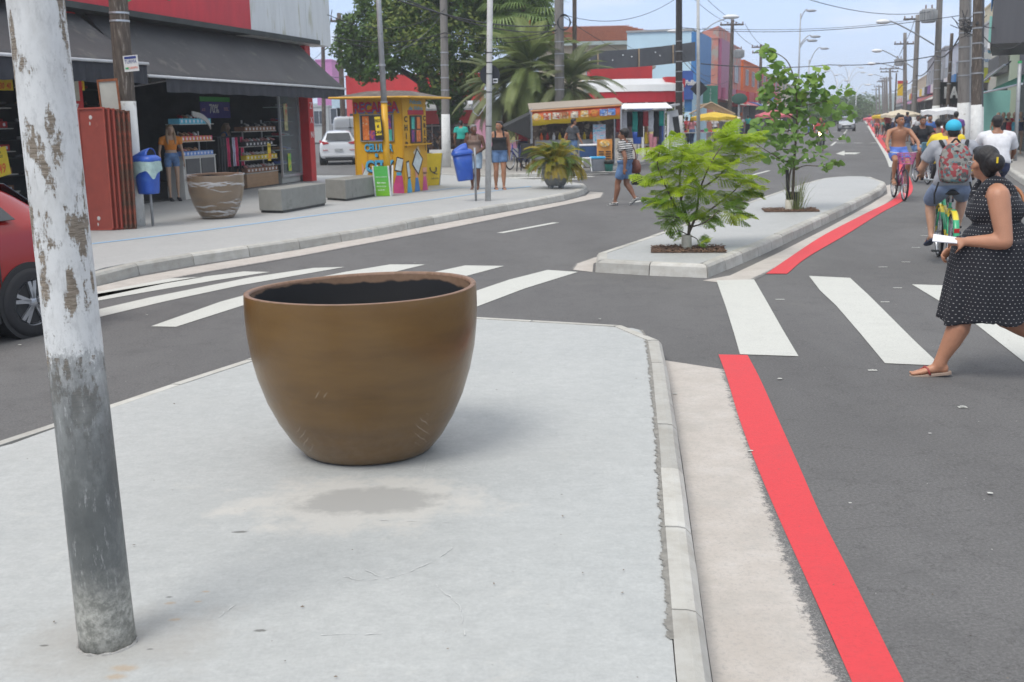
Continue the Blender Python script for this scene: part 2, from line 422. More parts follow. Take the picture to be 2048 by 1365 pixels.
# near island: traced edge (outer foot of kerb), anticlockwise
nl=[P(x,y,.15) for x,y in((1330,1500),(1428,1365),(1392,1140),(1362,920),(1334,740),(1323,690))]
isl=[V((.42,1.2,0)),P(1425,1365,0)]+[P(x,y,0) for x,y in((1395,1150),(1366,935),(1340,770),(1327,712),(1316,695),(1280,686),(1150,677),(1000,668),(900,662),(760,676),(600,716))]+[P(x,y,.0) for x,y in((500,752),(215,850),(0,932))]+[V((-4.6,3.6,0)),V((-5.2,1.2,0))]
isl=[V((p.x,p.y,0)) for p in isl]
root,poly=island(isl,'traffic_island','near pale concrete traffic island carrying the large brown planter',CONC,step=.8,kw=.13)
mb=MB(); mb.prism(poly,-.05,.147); mb.build('slab',CONC,root)
# mortar line between slab and kerb on the cycle side
mb=MB(); q=resample(offpoly(isl[1:7],.132),.03); l_=[]
for p in q:l_.append(p+V((random.uniform(-.01,.01)-.012,0,0)))
for i in range(len(q)-1):
 w0=.016+random.random()*.02
 mb.quad((l_[i].x,l_[i].y,.1512),(q[i].x+.004,q[i].y,.1512),(q[i+1].x+.004,q[i+1].y,.1512),(l_[i+1].x-w0*.4,l_[i+1].y,.1512))
mb.build('mortar_joint',JOINT,root)
# chalky scratches around the planter
mb=MB()
for ln in(((860,905),(850,945),(905,925),(938,940)),((850,940),(790,935),(720,938)),((905,900),(935,925)),((682,1152),(730,1160),(800,1150),(870,1120),(905,1095)),((730,1140),(790,1165)),((870,1170),(915,1210),(930,1270)),((640,1270),(760,1268)),((760,1040),(905,1045)),((430,1240),(470,1210))):
 pts=spline([P(x,y,.15) for x,y in ln],8)
 pts=[p+V((random.gauss(0,.003),random.gauss(0,.003),0)) for p in pts]
 for k in range(len(pts)-1):
  if random.random()<.25:continue
  strip(mb,pts[k:k+2],random.uniform(.001,.0042),.1506)
tag(mb.build('chalk_scratch',mat('chalk',(.50,.505,.49),.9,.2,60),root),None,None,None,'stuff')
# gutters beside the islands
def gutter(name,inner,outer_,label):
 n=len(inner); me_v=[]; me_f=[]; ev=[]
 K=10
 for i in range(n):
  for k in range(K+1):
   p=inner[i].lerp(outer_[i],k/K); me_v.append((p.x,p.y,.004+.014*(1-k/K)*0)); ev.append(k/K)
 for i in range(n-1):
  for k in range(K):me_f.append((i*(K+1)+k,i*(K+1)+k+1,(i+1)*(K+1)+k+1,(i+1)*(K+1)+k))
 me=bpy.data.meshes.new(name); me.from_pydata(me_v,[],me_f); at=me.attributes.new('edge','FLOAT','POINT'); at.data.foreach_set('value',ev)
 me.materials.append(GUT); o=bpy.data.objects.new(name,me); COL.objects.link(o); tag(o,label,None,None,'structure')
 if me.polygons[0].normal.z<0:me.flip_normals()
gi=[P(x,y,0) for x,y in((1431,1400),(1416,1300),(1395,1150),(1366,935),(1340,770),(1329,722))]
go=[P(x,y,0) for x,y in((1730,1400),(1672,1300),(1600,1130),(1528,935),(1480,800),(1460,742))]
gutter('gutter',gi,go,'beige cement gutter beside the near island')
gi=[P(x,y,0) for x,y in((1405,562),(1460,552),(1560,505),(1660,454),(1740,410),(1775,388),(1772,372))]
go=[P(x,y,0) for x,y in((1490,572),(1540,545),(1640,492),(1725,445),(1780,405),(1800,388),(1796,366))]
gutter('gutter',gi,go,'beige cement gutter beside the island with two young trees')
gi=[P(x,y,0) for x,y in((60,600),(190,575),(270,556),(380,536),(600,500),(900,445),(1130,403),(1172,392),(1180,384))]
go=[P(x,y,0) for x,y in((60,622),(190,592),(270,574),(380,552),(600,514),(900,458),(1130,411),(1205,396),(1210,386))]
gutter('gutter',gi,go,'beige cement gutter along the corner pavement')
gi=[P(x,y,0) for x,y in((1185,545),(1187,528),(1300,486),(1500,412),(1640,366))]
go=[P(x,y,0) for x,y in((1140,540),(1150,528),(1285,482),(1492,408),(1636,364))]
gutter('gutter',gi,go,'narrow cement gutter on the far side of the tree island')
# second island with trees
is2=[P(x,y,0) for x,y in((1190,545),(1300,552),(1415,557),(1530,508),(1620,464),(1710,420),(1762,392),(1775,377),(1740,364),(1690,363),(1640,368),(1560,394),(1430,442),(1300,490),(1188,530))]
root2,poly2=island(is2,'traffic_island','long pale concrete traffic island with two young trees',CONC2,step=.72)
# holes for the tree pits are framed: slab laid as strips around them
def pit(c,w,d,a):
 r_=V((cos(a),sin(a),0)); u_=V((-sin(a),cos(a),0)); return[c-r_*w/2-u_*d/2,c+r_*w/2-u_*d/2,c+r_*w/2+u_*d/2,c-r_*w/2+u_*d/2]
mb=MB(); mb.prism(poly2,-.05,.147); mb.build('slab',CONC2,root2)
SOIL=mat('mulch',(.085,.05,.032),.95,.5,40,bump=1.,bscale=90)
for(cx,cy,w) in((1376,499,.95),(1580,421,.95)):
 c=P(cx,cy,.15); pp=pit(c,w,w*.8,R(-8))
 mb=MB(); mb.add([(p.x,p.y,.152) for p in pp],[(0,1,2,3)]); so_=mb.build('tree_pit',SOIL,root2)
 mb=MB()
 for k in range(420):
  p=pp[0]+(pp[1]-pp[0])*random.random()+(pp[3]-pp[0])*random.random(); a=random.random()*pi; l=random.uniform(.02,.06)
  mb.box((p.x,p.y,.158+random.random()*.018),(l,.012,.006),rot=Matrix.Rotation(a,3,'Z')@Matrix.Rotation(random.uniform(-.4,.4),3,'Y'))
 tag(mb.build('bark_chips',[mat('chip',(.19,.115,.075),.9,.6,30)],root2),None,None,None,'stuff')
# left pavement (shoe shop corner)
lp=[P(x,y,0) for x,y in((60,600),(192,574),(232,560),(270,552),(380,532),(600,499),(760,472),(900,443),(1040,418),(1130,401),(1165,392),(1176,384),(1168,377),(1100,371),(1000,365),(880,358),(780,352))]
rt,pl_=island(lp,'pavement','pale concrete corner pavement in front of the shoe shop',CONC2,closed=False,step=1.0)
inn=offpoly(lp,.154)
poly=[(p.x,p.y) for p in inn]+[(-4.5,33.2),(-5.0,36.2),(-9.0,37.5),(-9.6,20),(-13,14)]
mb=MB(); mb.prism(poly,-.05,.147); mb.build('slab',CONC2,rt)
mb=MB(); strip(mb,spline([P(x,y,.15) for x,y in((150,492),(400,462),(700,422),(880,398),(990,382),(1060,373))],6),.12,.1515)
strip(mb,spline([P(x,y,.15) for x,y in((850,384),(920,376),(1000,378),(1060,374))],6),.1,.1518)
tag(mb.build('blue_guide_line',BLUEP),'thin blue guide line painted on the corner pavement',None,None,'structure')
# far left pavement with stalls
fp=[P(x,y,0) for x,y in((765,332),(790,347),(830,352),(940,357),(1040,355),(1150,350),(1230,341),(1290,328))]
fl=[V((fp[-1].x+.33*(Y-fp[-1].y),Y,0)) for Y in(60,85,120)]
mb=MB()
for Y in(200,330):fl.append(V((fl[2].x+.318*(Y-120),Y,0)))
LEFTK=fp+fl
rt=thing('pavement','worn brown-grey pavement under the food stalls',None); rt['kind']='structure'
kerb_run([p for p in fp],rt,.15,.12,1.0,1)
mb=MB(); mb.prism([(p.x,p.y) for p in offpoly(LEFTK,.15)]+[(60,330),(-8,160),(-10,60),(-4.6,47)],-.05,.117); mb.build('slab',OLDPAVE,rt)
# far right pavement
def kerbR(Y):return 15.0+.35*(Y-37) if Y<60 else 23.05+.322*(Y-60)
rk=[P(x,y,0) for x,y in((2300,560),(2120,420),(2048,372),(2010,345),(1992,333))]
a_=rk[-1]; rk=rk[:4]; rk+=[V((kerbR(Y),Y,0)) for Y in(50,60,80,200,330)]
rt=thing('pavement','grey pavement along the right-hand shops',None); rt['kind']='structure'
kerb_run([p for p in rk[:6]],rt,.15,.15,1.0,-1)
inn=offpoly(rk,-.15)
mb=MB(); mb.prism([(p.x,p.y) for p in inn]+[(160,330),(80,60),(40,20),(20,8)],-.05,.147); mb.build('slab',OLDPAVE,rt)
RK=rk
# ------------------------------------------------ painted markings
def zebra(quads,label):
 mb=MB()
 for q in quads:
  q=[P(x,y,0) for x,y in q]
  n=len(q)//2
  mb.add([(p.x,p.y,.005) for p in q],[tuple(range(len(q)))])
 o=mb.build('crosswalk',WHITE); tag(o,label,None,None,'structure')
 me=o.data
 for p in me.polygons:
  if p.normal.z<0:p.flip()
 return o
zebra([((1433,562),(1508,560),(1530,598),(1565,660),(1597,714),(1480,710),(1468,668),(1452,616)),((1618,553),(1700,557),(1738,592),(1786,640),(1830,684),(1882,733),(1770,728),(1722,670),(1672,612),(1640,582)),((1824,570),(1925,573),(1990,622),(2060,672),(2140,735),(2060,735),(1955,652),(1880,604))],'three white crosswalk stripes across the cycle track')
zebra([((302,654),(352,655),(505,606),(640,575),(760,552),(851,530),(780,530),(690,545),(560,572),(440,605)),((188,652),(188,638),(330,604),(480,572),(690,535),(627,537),(500,556),(300,596),(188,622)),((100,632),(100,622),(188,604),(300,584),(430,562),(540,545),(488,544),(380,558),(188,590)),((100,604),(188,586),(340,558),(408,555),(330,568),(188,598)),((560,662),(700,620),(850,575),(1008,533),(930,532),(800,560),(640,600),(510,640)),((760,666),(955,614),(1050,578),(1156,545),(1095,541),(1020,560),(925,592),(700,650))],'white crosswalk stripes across the left carriageway')
mb=MB()
def bl(pts,w,m=None):strip(mb,[P(x,y,0) for x,y in pts],w,.005)
bl(((1000,467),(1112,446)),.13); bl(((1262,406),(1310,398)),.13); bl(((1500,352),(1538,342)),.13); bl(((1225,399),(1228,399)),.12)
for k in range(9):
 a=P(1640-1.6*k,318-7*k,0);
bl(((1600,322),(1622,317)),.14); bl(((1662,292),(1672,284)),.14); bl(((1676,280),(1684,272)),.14); bl(((1688,268),(1694,260)),.14)
for x in(1610,1645,1682,1716,1750,1782):bl(((x-9,286.5),(x+7,286.5)),.55)
for x in(1672,1693,1714,1735,1790):bl(((x-5,264.3),(x+5,264.3)),.6)
# faint studs of the cycle lane
for x,y in((1925,816),(1745,742),(1560,600),(1770,605),(1795,577),(1812,525),(1832,496),(1850,472),(1861,456),(1766,535),(1865,441)):bl(((x-9,y),(x+9,y)),.035)
tag(mb.build('lane_marking',WHITE),'white dashes and lane marks on the road',None,None,'structure')
mb=MB(); mb.add([(p.x,p.y,.006) for p in[P(x,y,0) for x,y in((1672,308),(1689,302),(1689,305.5),(1722,306),(1710,309),(1689,309),(1689,312))]],[tuple(range(7))][::-1])
o=mb.build('lane_arrow',WHITE); tag(o,'white arrow painted on the far road',None,None,'structure'); [p.flip() for p in o.data.polygons if p.normal.z<0]
mb=MB(); strip(mb,spline([P(x,y,0) for x,y in((1736,252),(1745,266),(1762,290),(1778,315),(1787,335))],4),.28,.006)
strip(mb,spline([P(x,y,0) for x,y in((1730,243),(1734,248))],3),.28,.006)
tag(mb.build('white_edge_line',WHITE),'white edge line beside the far red line',None,None,'structure')
redn=[((1437,711),(1495,712)),((1454,758),(1520,760)),((1478,838),(1555,838)),((1512,930),(1596,930)),((1556,1035),(1642,1035)),((1603,1140),(1695,1140)),((1652,1250),(1749,1250)),((1703,1365),(1806,1365)),((1756,1480),(1866,1480))]
mb=MB(); a=spline([P(*q[0],0) for q in redn],5); b=spline([P(*q[1],0) for q in redn],5)
for i in range(len(a)-1):mb.quad((a[i+1].x,a[i+1].y,.007),(b[i+1].x,b[i+1].y,.007),(b[i].x,b[i].y,.007),(a[i].x,a[i].y,.007))
tag(mb.build('red_cycle_line',RED),'wide coral red line beside the near island',None,None,'structure')
redf=[((1532,549),(1574,549)),((1581,515),(1616,515)),((1650,470),(1693,470)),((1731,428),(1760,428)),((1783,402),(1807,402)),((1800,385),(1824,385)),((1806,368),(1824,368)),((1799,345),(1814,345)),((1783,318),(1797,318)),((1762,290),(1772,290)),((1748,268),(1757,268)),((1737,250),(1743,250)),((1731,241),(1735,241))]
mb=MB(); a=spline([P(*q[0],0) for q in redf],5); b=spline([P(*q[1],0) for q in redf],5)
for i in range(len(a)-1):mb.quad((a[i].x,a[i].y,.0075),(b[i].x,b[i].y,.0075),(b[i+1].x,b[i+1].y,.0075),(a[i+1].x,a[i+1].y,.0075))
for x0,x1,y0,y1 in((1758,1800,270,276),):
 q=[P(x0,y0,0),P(x1,y0,0),P(x1+8,y1,0),P(x0+5,y1,0)]; mb.add([(p.x,p.y,.0065) for p in q],[(3,2,1,0)])
o=mb.build('red_cycle_line',RED); tag(o,'red line curving round the tree island into the distance',None,None,'structure'); [p.flip() for p in o.data.polygons if p.normal.z<0]
# side-street crosswalk behind the corner
zq=[]
for k in range(7):
 y=373-k*5.0; x0=905+k*14; x1=1100+k*28
 zq.append(((x0,y-1.3),(x0,y+1.6-.15*k),(x1,y-3.2-.15*k),(x1+8,y-5.2)))
zebra(zq,'white crosswalk stripes across the side street')
# small litter: bits of leaf, grit and paper lying about
rl=random.Random(12)
mb=MB()
for k in range(110):
 x,y=rl.uniform(0,2048),rl.uniform(640,1365) if k%3 else rl.uniform(420,700)
 on_i=x<1290-((1365-y)*.0) and y>690 and y>930-x*.42
 p=P(x,y,.15 if on_i else 0); z=.1545 if on_i else.012
 if not on_i and not(x>1500 or y<640):continue
 r_=rl.uniform(.002,.006); a=rl.random()*6.3; mb.add([(p.x+r_*q*cos(a+b_),p.y+r_*q*sin(a+b_),z+rl.uniform(-.002,.003)) for b_,q in((0,1.6),(1.6,.6),(3.1,1.5),(4.7,.7))],[(0,1,2,3)])
tag(mb.build('litter',mat('dry_litter',(.16,.13,.10),.9,.6,3)),'bits of dry leaf and grit scattered on the ground','litter',None,'stuff')
mb=MB()
for x,y in((1925,816),(1350,790),(1745,742),(830,527),(294,632),(40,692),(1200,640),(1500,905),(1700,1010),(1560,760),(1980,990),(1860,870)):
 p=P(x,y,0); r_=rl.uniform(.008,.024); mb.add([(p.x+r_*q*cos(b_)*rl.uniform(.6,1.2),p.y+r_*q*sin(b_),.0105) for b_,q in((.2,1),(1.2,.7),(2.4,.9),(3.5,1),(4.6,.6),(5.5,.8))],[tuple(range(6))])
tag(mb.build('paint_scrap',WHITE),'white paint scraps and gum spots on the asphalt','paint spots',None,'stuff')
# ---------------------------------------------------------------- near things: planter, painted pole, young trees
def pot_material(name,wrapped=False):
 m_,t,b=node_mat(name); s=obj_co(t)
 c=ramp(t,noise(t,s,2.1,6,.6,(.7,.7,3.2)),[(.32,(.095,.049,.012)),(.5,(.130,.068,.016)),(.72,(.158,.085,.021))])
 c=mix(t,ramp(t,noise(t,s,9,9,.75,(.5,.5,5)),[(.4,0.),(.8,.35)]),c,(.10,.052,.017))
 c=mix(t,ramp(t,noise(t,s,120,8,.8),[(.66,0.),(.72,.4)]),c,(.26,.20,.15))
 sxyz=t.nodes.new('ShaderNodeSeparateXYZ'); t.links.new(s,sxyz.inputs[0])
 low=ramp(t,sxyz.outputs[2],[(.02,.6),(.3,0.)])
 c=mix(t,math_(t,'MULTIPLY',low,ramp(t,noise(t,s,18,9,.8),[(.35,0.),(.7,1.)])),c,(.19,.135,.09))
 for(p_,r_,st) in(((-.28,-.33,.10),.10,(.5,1,1.5)),((.32,-.3,.12),.10,(.5,1,1.8)),((-.16,-.5,.42),.05,(1.2,1,.6)),((-.53,-.16,.58),.05,(1,1,.6))):
  w=t.nodes.new('ShaderNodeTexWave'); w.inputs['Scale'].default_value=9; w.inputs['Distortion'].default_value=3
  q=t.nodes.new('ShaderNodeMapping'); q.inputs['Rotation'].default_value=(0,R(-32 if p_[0]<0 else 30),0); t.links.new(s,q.inputs[0]); t.links.new(q.outputs[0],w.inputs[0])
  f_=math_(t,'MULTIPLY',ramp(t,w.outputs['Fac'],[(.86,0.),(.97,.7)]),blotch(t,s,p_,r_,.5,.4,st))
  c=mix(t,f_,c,(.27,.21,.15))
 if wrapped:
  c=mix(t,.18,c,(.5,.47,.43))
 t.links.new(c,b.inputs['Base Color']); b.inputs['Roughness'].default_value=.3; b.inputs['Specular IOR Level'].default_value=.5
 b.inputs['Coat Weight'].default_value=.25; b.inputs['Coat Roughness'].default_value=.3
 bump(t,b,noise(t,s,3,5,.6),.25,.03)
 return m_
POT=pot_material('brown_glaze'); RIM=mat('rim_clay',(.21,.12,.075),.55,.25,14,dirt=(.16,.09,.05),dscale=14,dthr=.55)
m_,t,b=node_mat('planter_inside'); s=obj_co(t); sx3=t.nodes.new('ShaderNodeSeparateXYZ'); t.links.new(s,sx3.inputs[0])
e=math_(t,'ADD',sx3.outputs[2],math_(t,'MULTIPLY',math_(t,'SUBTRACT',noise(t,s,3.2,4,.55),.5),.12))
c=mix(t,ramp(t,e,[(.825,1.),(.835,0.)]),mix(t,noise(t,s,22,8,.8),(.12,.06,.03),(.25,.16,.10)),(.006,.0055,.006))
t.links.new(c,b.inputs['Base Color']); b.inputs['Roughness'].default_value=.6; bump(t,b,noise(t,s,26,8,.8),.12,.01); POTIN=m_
def planter(label,loc,sc,rz,wrapped=False,group=None):
 root=thing('planter',label,'planter',loc,rz,group); root.scale=(sc,sc,sc)
 H_=.868; sy=.90
 prof=[(.285,0),(.315,.004),(.34,.02),(.398,.09),(.458,.19),(.508,.30),(.549,.43),(.575,.55),(.588,.66),(.593,.76),(.592,.84),(.59,H_)]
 n=96
 def warp(r,z,a):
  k=1+.006*sin(2*a+.5)+.004*sin(3*a)
  dz=(.018*cos(a-R(20))+.008*sin(2*a))*(z/H_)
  return V((r*k*cos(a),r*k*sin(a)*sy,z+dz*.6))
 def rings(pf):return[[warp(r,z,2*pi*j/n) for j in range(n)] for r,z in pf]
 pr=[]
 for i in range(len(prof)-1):
  for q in range(2):pr.append((prof[i][0]+(prof[i+1][0]-prof[i][0])*q/2,prof[i][1]+(prof[i+1][1]-prof[i][1])*q/2))
 pr.append(prof[-1])
 mb=MB(); mb.loft(rings(pr),cap=False); mb.add([warp(.285,0,2*pi*j/n) for j in range(n)],[tuple(range(n-1,-1,-1))])
 mb.build('bowl',pot_material('brown_glaze_wrapped',True) if wrapped else POT,root,smooth=True)
 mb=MB(); mb.loft(rings([(.5903,H_-.0005),(.5885,H_+.0025),(.580,H_+.0035),(.568,H_+.003),(.562,H_),(.560,H_-.012)]),cap=False)
 mb.build('rim',RIM,root,smooth=True)
 ins=[(.556,H_-.012),(.552,.80),(.545,.70),(.52,.55),(.45,.36),(.3,.2),(.02,.16)]
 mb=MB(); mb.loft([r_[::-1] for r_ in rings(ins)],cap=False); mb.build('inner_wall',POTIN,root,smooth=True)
 return root
planter('large empty glossy brown planter standing on the near island',(-.772,5.60,.1475),1.0,R(0))
# pale painted lamp pole in front, left
def painted_pole():
 m_,t,b=node_mat('peeling_pole_paint'); s=obj_co(t)
 sx3=t.nodes.new('ShaderNodeSeparateXYZ'); t.links.new(s,sx3.inputs[0]); z=sx3.outputs[2]
 wh=ramp(t,noise(t,s,6,8,.7),[(.3,(.56,.56,.55)),(.7,(.68,.68,.665))])
 wh=mix(t,ramp(t,noise(t,s,40,8,.8,(1,1,.35)),[(.50,0.),(.62,.5)]),wh,(.38,.38,.375)); wh=mix(t,ramp(t,noise(t,s,4,9,.75,(1,1,.4)),[(.5,0.),(.62,.4)]),wh,(.42,.41,.385))
 # worn bluish-grey undercoat further down
 zz=math_(t,'ADD',z,math_(t,'MULTIPLY',math_(t,'SUBTRACT',noise(t,s,5,9,.75,(1,1,.5)),.5),.5))
 wh=mix(t,ramp(t,zz,[(.95,.0),(1.02,.8),(1.3,.75),(1.62,0.)]),wh,mix(t,noise(t,s,22,8,.8),(.30,.315,.33),(.50,.49,.46)))
 gum=mix(t,ramp(t,noise(t,s,40,4,.8,(.5,.5,9)),[(.42,0.),(.58,1.)]),(.12,.095,.07),(.30,.25,.195))
 p1=noise(t,s,7.5,10,.72,(1.5,1.5,.55)); p2=noise(t,s,23,6,.7,(1,1,.5))
 f_=math_(t,'ADD',p1,math_(t,'MULTIPLY',math_(t,'SUBTRACT',p2,.5),.22))
 zf=ramp(t,z,[(.0,.0),(.9,.07),(1.05,.085),(1.45,.10),(1.7,.07),(1.9,.03),(2.2,.04)])
 f_=math_(t,'ADD',f_,zf)
 f_=math_(t,'ADD',f_,math_(t,'MULTIPLY',math_(t,'SUBTRACT',noise(t,s,70,4,.8,(.3,.3,2.2)),.5),.09)); pk=ramp(t,f_,[(.597,0.),(.603,1.)])
 c=mix(t,pk,wh,gum)
 edge=ramp(t,f_,[(.578,0.),(.592,.65),(.6,0.)]); c=mix(t,edge,c,(.17,.15,.13))
 # dark weathered galvanised foot
 dk=ramp(t,noise(t,s,5,9,.72,(1,1,.6)),[(.3,(.075,.08,.078)),(.5,(.12,.125,.12)),(.68,(.25,.26,.25))])
 dk=mix(t,ramp(t,noise(t,s,55,6,.8,(1,1,.2)),[(.58,0.),(.66,.7)]),dk,(.40,.40,.39))
 zz2=math_(t,'ADD',z,math_(t,'MULTIPLY',math_(t,'SUBTRACT',noise(t,s,7,10,.82,(1,1,.45)),.5),.62))
 c=mix(t,ramp(t,zz2,[(.58,1.),(.85,.85),(1.15,.45),(1.85,0.)]),c,dk)
 lowc=mix(t,ramp(t,noise(t,s,30,9,.8),[(.42,0.),(.62,1.)]),(.17,.17,.15),(.42,.41,.37))
 zz3=math_(t,'ADD',z,math_(t,'MULTIPLY',math_(t,'SUBTRACT',noise(t,s,14,10,.85),.5),.3))
 c=mix(t,ramp(t,zz3,[(.16,1.),(.30,0.)]),c,lowc)
 t.links.new(c,b.inputs['Base Color'])
 t.links.new(ramp(t,zz2,[(.93,.5),(1.1,.75)]),b.inputs['Roughness'])
 n_=bump(t,b,pk,.45,-.004); bump(t,b,noise(t,s,70,7,.8),.35,.003,n_)
 return m_
base=P(203,1303,.15); base.y+=.07; base.x-=.005
root=thing('lamp_post','tall white pole with peeling paint and dark foot on the near island','pole',(base.x,base.y,.148))
mb=MB(); n=48
tilt=-.012
for h0,h1 in((0,3.2),):
 zs=[h1*i/60 for i in range(61)]
 rings=[]
 for z in zs:
  r_=.0895-.0035*z+(.003*math.exp(-z*14))
  rings.append([V(((r_*(1+.012*sin(3*a+z*2))*cos(a))+tilt*z,r_*(1+.012*sin(3*a+z*2))*sin(a),z)) for a in[2*pi*j/n for j in range(n)]])
 mb.loft(rings)
mb.build('shaft',painted_pole(),root,smooth=True)
mb=MB(); mb.tube([V((cos(a)*.094,sin(a)*.094,-.002)) for a in[2*pi*k/24 for k in range(25)]],[.007+.003*sin(k*2.7) for k in range(25)],6)
mb.build('cement_collar',mat('collar',(.33,.32,.30),.9,.3,30,bump=.6),root,smooth=True)
mb=MB(); mb.box((-.0905,-.012,1.6),(.005,.012,3.1));
o=mb.build('weld_seam',mat('seam',(.3,.29,.27),.7,.4,20),root)
# litter leaves on island
mb=MB()
# ---------------------------------------------------------------- young trees
LEAFY=None
def leafmat(name,a,b_,rough=.5,trans=.35):
 if name in _M:return _M[name]
 m_,t,b=node_mat(name); s=obj_co(t); oi=t.nodes.new('ShaderNodeObjectInfo')
 c=mix(t,oi.outputs['Random'],a,b_)
 c=mix(t,ramp(t,noise(t,s,9,4,.6),[(.35,0.),(.7,.5)]),c,b_)
 t.links.new(c,b.inputs['Base Color']); b.inputs['Roughness'].default_value=rough; b.inputs['Specular IOR Level'].default_value=.35
 tr=t.nodes.new('ShaderNodeBsdfTranslucent'); t.links.new(c,tr.inputs[0])
 ms=t.nodes.new('ShaderNodeMixShader'); ms.inputs[0].default_value=trans
 o_=t.nodes['Material Output']; t.links.new(b.outputs[0],ms.inputs[1]); t.links.new(tr.outputs[0],ms.inputs[2]); t.links.new(ms.outputs[0],o_.inputs[0])
 _M[name]=m_; return m_
BARK=mat('bark',(.11,.085,.06),.9,.35,25,bump=.8,stretch=(1,1,.3),dirt=(.22,.2,.17),dscale=8)
def frame_to(p,d,up=V((0,0,1)),roll=0,sc=1.0):
 """matrix at p whose +Y runs along d"""
 y=V(d).normalized(); x=y.cross(up)
 if x.length<1e-3:x=V((1,0,0))
 x.normalize(); z=x.cross(y)
 M_=Matrix.Identity(4)
 for i in range(3):M_[i][0]=x[i]; M_[i][1]=y[i]; M_[i][2]=z[i]
 return Matrix.Translation(p)@M_@Matrix.Rotation(roll,4,'Y')@Matrix.Scale(sc,4)
def frond_mesh(seed,L_=.36,pairs=7,m_=None):
 """bipinnate leaf: rachis with paired feathery pinnae, drooping"""
 rnd=random.Random(seed); mb=MB()
 def pos(t):return V((0,L_*t*(1-.12*t),-.10*L_*t*t*4*.55))
 mb.tube([pos(i/6) for i in range(7)],[.0028]*6+[.001],4)
 for i in range(pairs):
  t_=.16+.84*i/(pairs-1); p=pos(t_)
  for sx in(-1,1):
   pl=L_*(.36*math.sin(pi*min(1,.25+.75*t_*.9))+.10)*rnd.uniform(.9,1.1); ang=R(62-38*t_)*sx
   d=V((sin(ang),cos(ang),-.25-rnd.random()*.3)).normalized()
   sd_=d.cross(V((0,0,1))).normalized(); nn=10
   for k in range(nn):
    u=(k+.7)/nn; q=p+d*pl*u+V((0,0,-.16*pl*u*u))
    ll=.036*(1-.4*abs(u-.45))*rnd.uniform(.9,1.2); w=.013
    for s2 in(-1,1):
     e=(sd_*s2*.93+d*.36+V((0,0,rnd.uniform(-.35,.1)))).normalized(); n2=d*w
     mb.add([q,q+e*ll*.5+n2*.55,q+e*ll,q+e*ll*.5-n2*.55],[(0,1,2,3)])
 return mb
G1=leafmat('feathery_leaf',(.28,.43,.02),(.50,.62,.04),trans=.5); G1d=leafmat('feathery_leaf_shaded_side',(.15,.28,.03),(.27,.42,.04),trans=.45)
c1=P(1373,497,.15)
T1=thing('young_tree','small bright green feathery-leaved tree at the near end of the tree island','tree',(c1.x,c1.y,.15))
mb=MB(); br=[]
rnd=random.Random(5)
def px(x,y,dy=0):q=A(x,y,c1.y+dy); return V((q.x-c1.x,q.y-c1.y,q.z-.15))
def limb(pts,r0,r1):
 p=spline(pts,5); n=len(p); mb.tube(p,[r0+(r1-r0)*i/(n-1) for i in range(n)],7); br.append(p)
st=px(1376,480);
limb([V((0,0,0)),px(1378,462),px(1376,440),px(1362,400),px(1360,350,.1),px(1366,300,.1)],.026,.008)
limb([px(1378,465),px(1392,430),px(1400,380),px(1420,330,-.2),px(1445,290,-.2)],.02,.006)
limb([px(1376,445),px(1350,410,-.2),px(1330,370,-.3),px(1315,330,-.3),px(1320,300,-.3)],.016,.005)
limb([px(1390,440),px(1420,420,.3),px(1460,390,.3),px(1490,360,.3)],.016,.004)
limb([px(1380,455),px(1410,445,-.3),px(1440,420,-.35)],.012,.004)
limb([px(1376,440),px(1345,434,-.2),px(1312,434,-.2)],.008,.003)
limb([px(1400,380),px(1440,350,.3),px(1470,310,.4),px(1490,275,.4)],.014,.004)
limb([px(1362,400),px(1380,340,.3),px(1400,290,.4)],.014,.004)
limb([px(1376,470),px(1395,480,-.1),px(1402,505,-.1)],.008,.003)
limb([px(1376,470),px(1355,462,.1),px(1340,478,.1)],.008,.003)
mb.build('trunk',BARK,T1,smooth=True)
mb=MB(); mb.lathe([(.066,-.02),(.066,.17),(.063,.175),(.058,.17),(.058,.0)],24,cap=False); mb.build('trunk_guard',mat('cream_pvc',(.56,.52,.42),.5,.12,10,dirt=(.3,.26,.2),dscale=9,dthr=.66),T1,smooth=True)
fm=[frond_mesh(k,.34) for k in range(5)]
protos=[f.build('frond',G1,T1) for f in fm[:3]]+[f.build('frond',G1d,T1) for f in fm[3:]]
fr_specs=[]
# hand-traced tiers of foliage (px x, y, depth offset, radius px)
cl1=[(1345,288,0,34),(1310,300,-.2,22),(1375,292,.1,26),(1330,330,-.1,34),(1385,320,-.3,38),(1430,300,.2,34),(1470,270,.2,34),(1505,262,.3,22),(1445,262,.3,24),(1490,300,.2,34),(1450,335,0,38),(1500,345,.1,26),(1505,375,.1,20),(1400,360,-.2,44),(1340,372,-.2,36),(1312,392,-.3,18),(1455,390,.1,38),(1480,415,0,26),(1365,410,-.2,36),(1420,420,.1,28),(1335,430,0,22),(1405,468,-.1,14),(1350,462,.2,14),(1415,500,-.1,8),(1305,350,0,16)]
for(x,y,dy,r_) in cl1:
 for k in range(max(2,int(r_/2.5))):
  a=rnd.random()*2*pi; q=rnd.random()**.5*.82
  p=px(1385+(x-1385)*.93+cos(a)*r_*q,y+6+sin(a)*r_*q*.7,dy+rnd.uniform(-.22,.22))
  ctr=px(1385,400); d=(p-ctr); d.z=d.z*.25; d+=V((rnd.uniform(-.5,.5),rnd.uniform(-.7,.7),rnd.uniform(-.15,.35)))
  fr_specs.append((p,d))
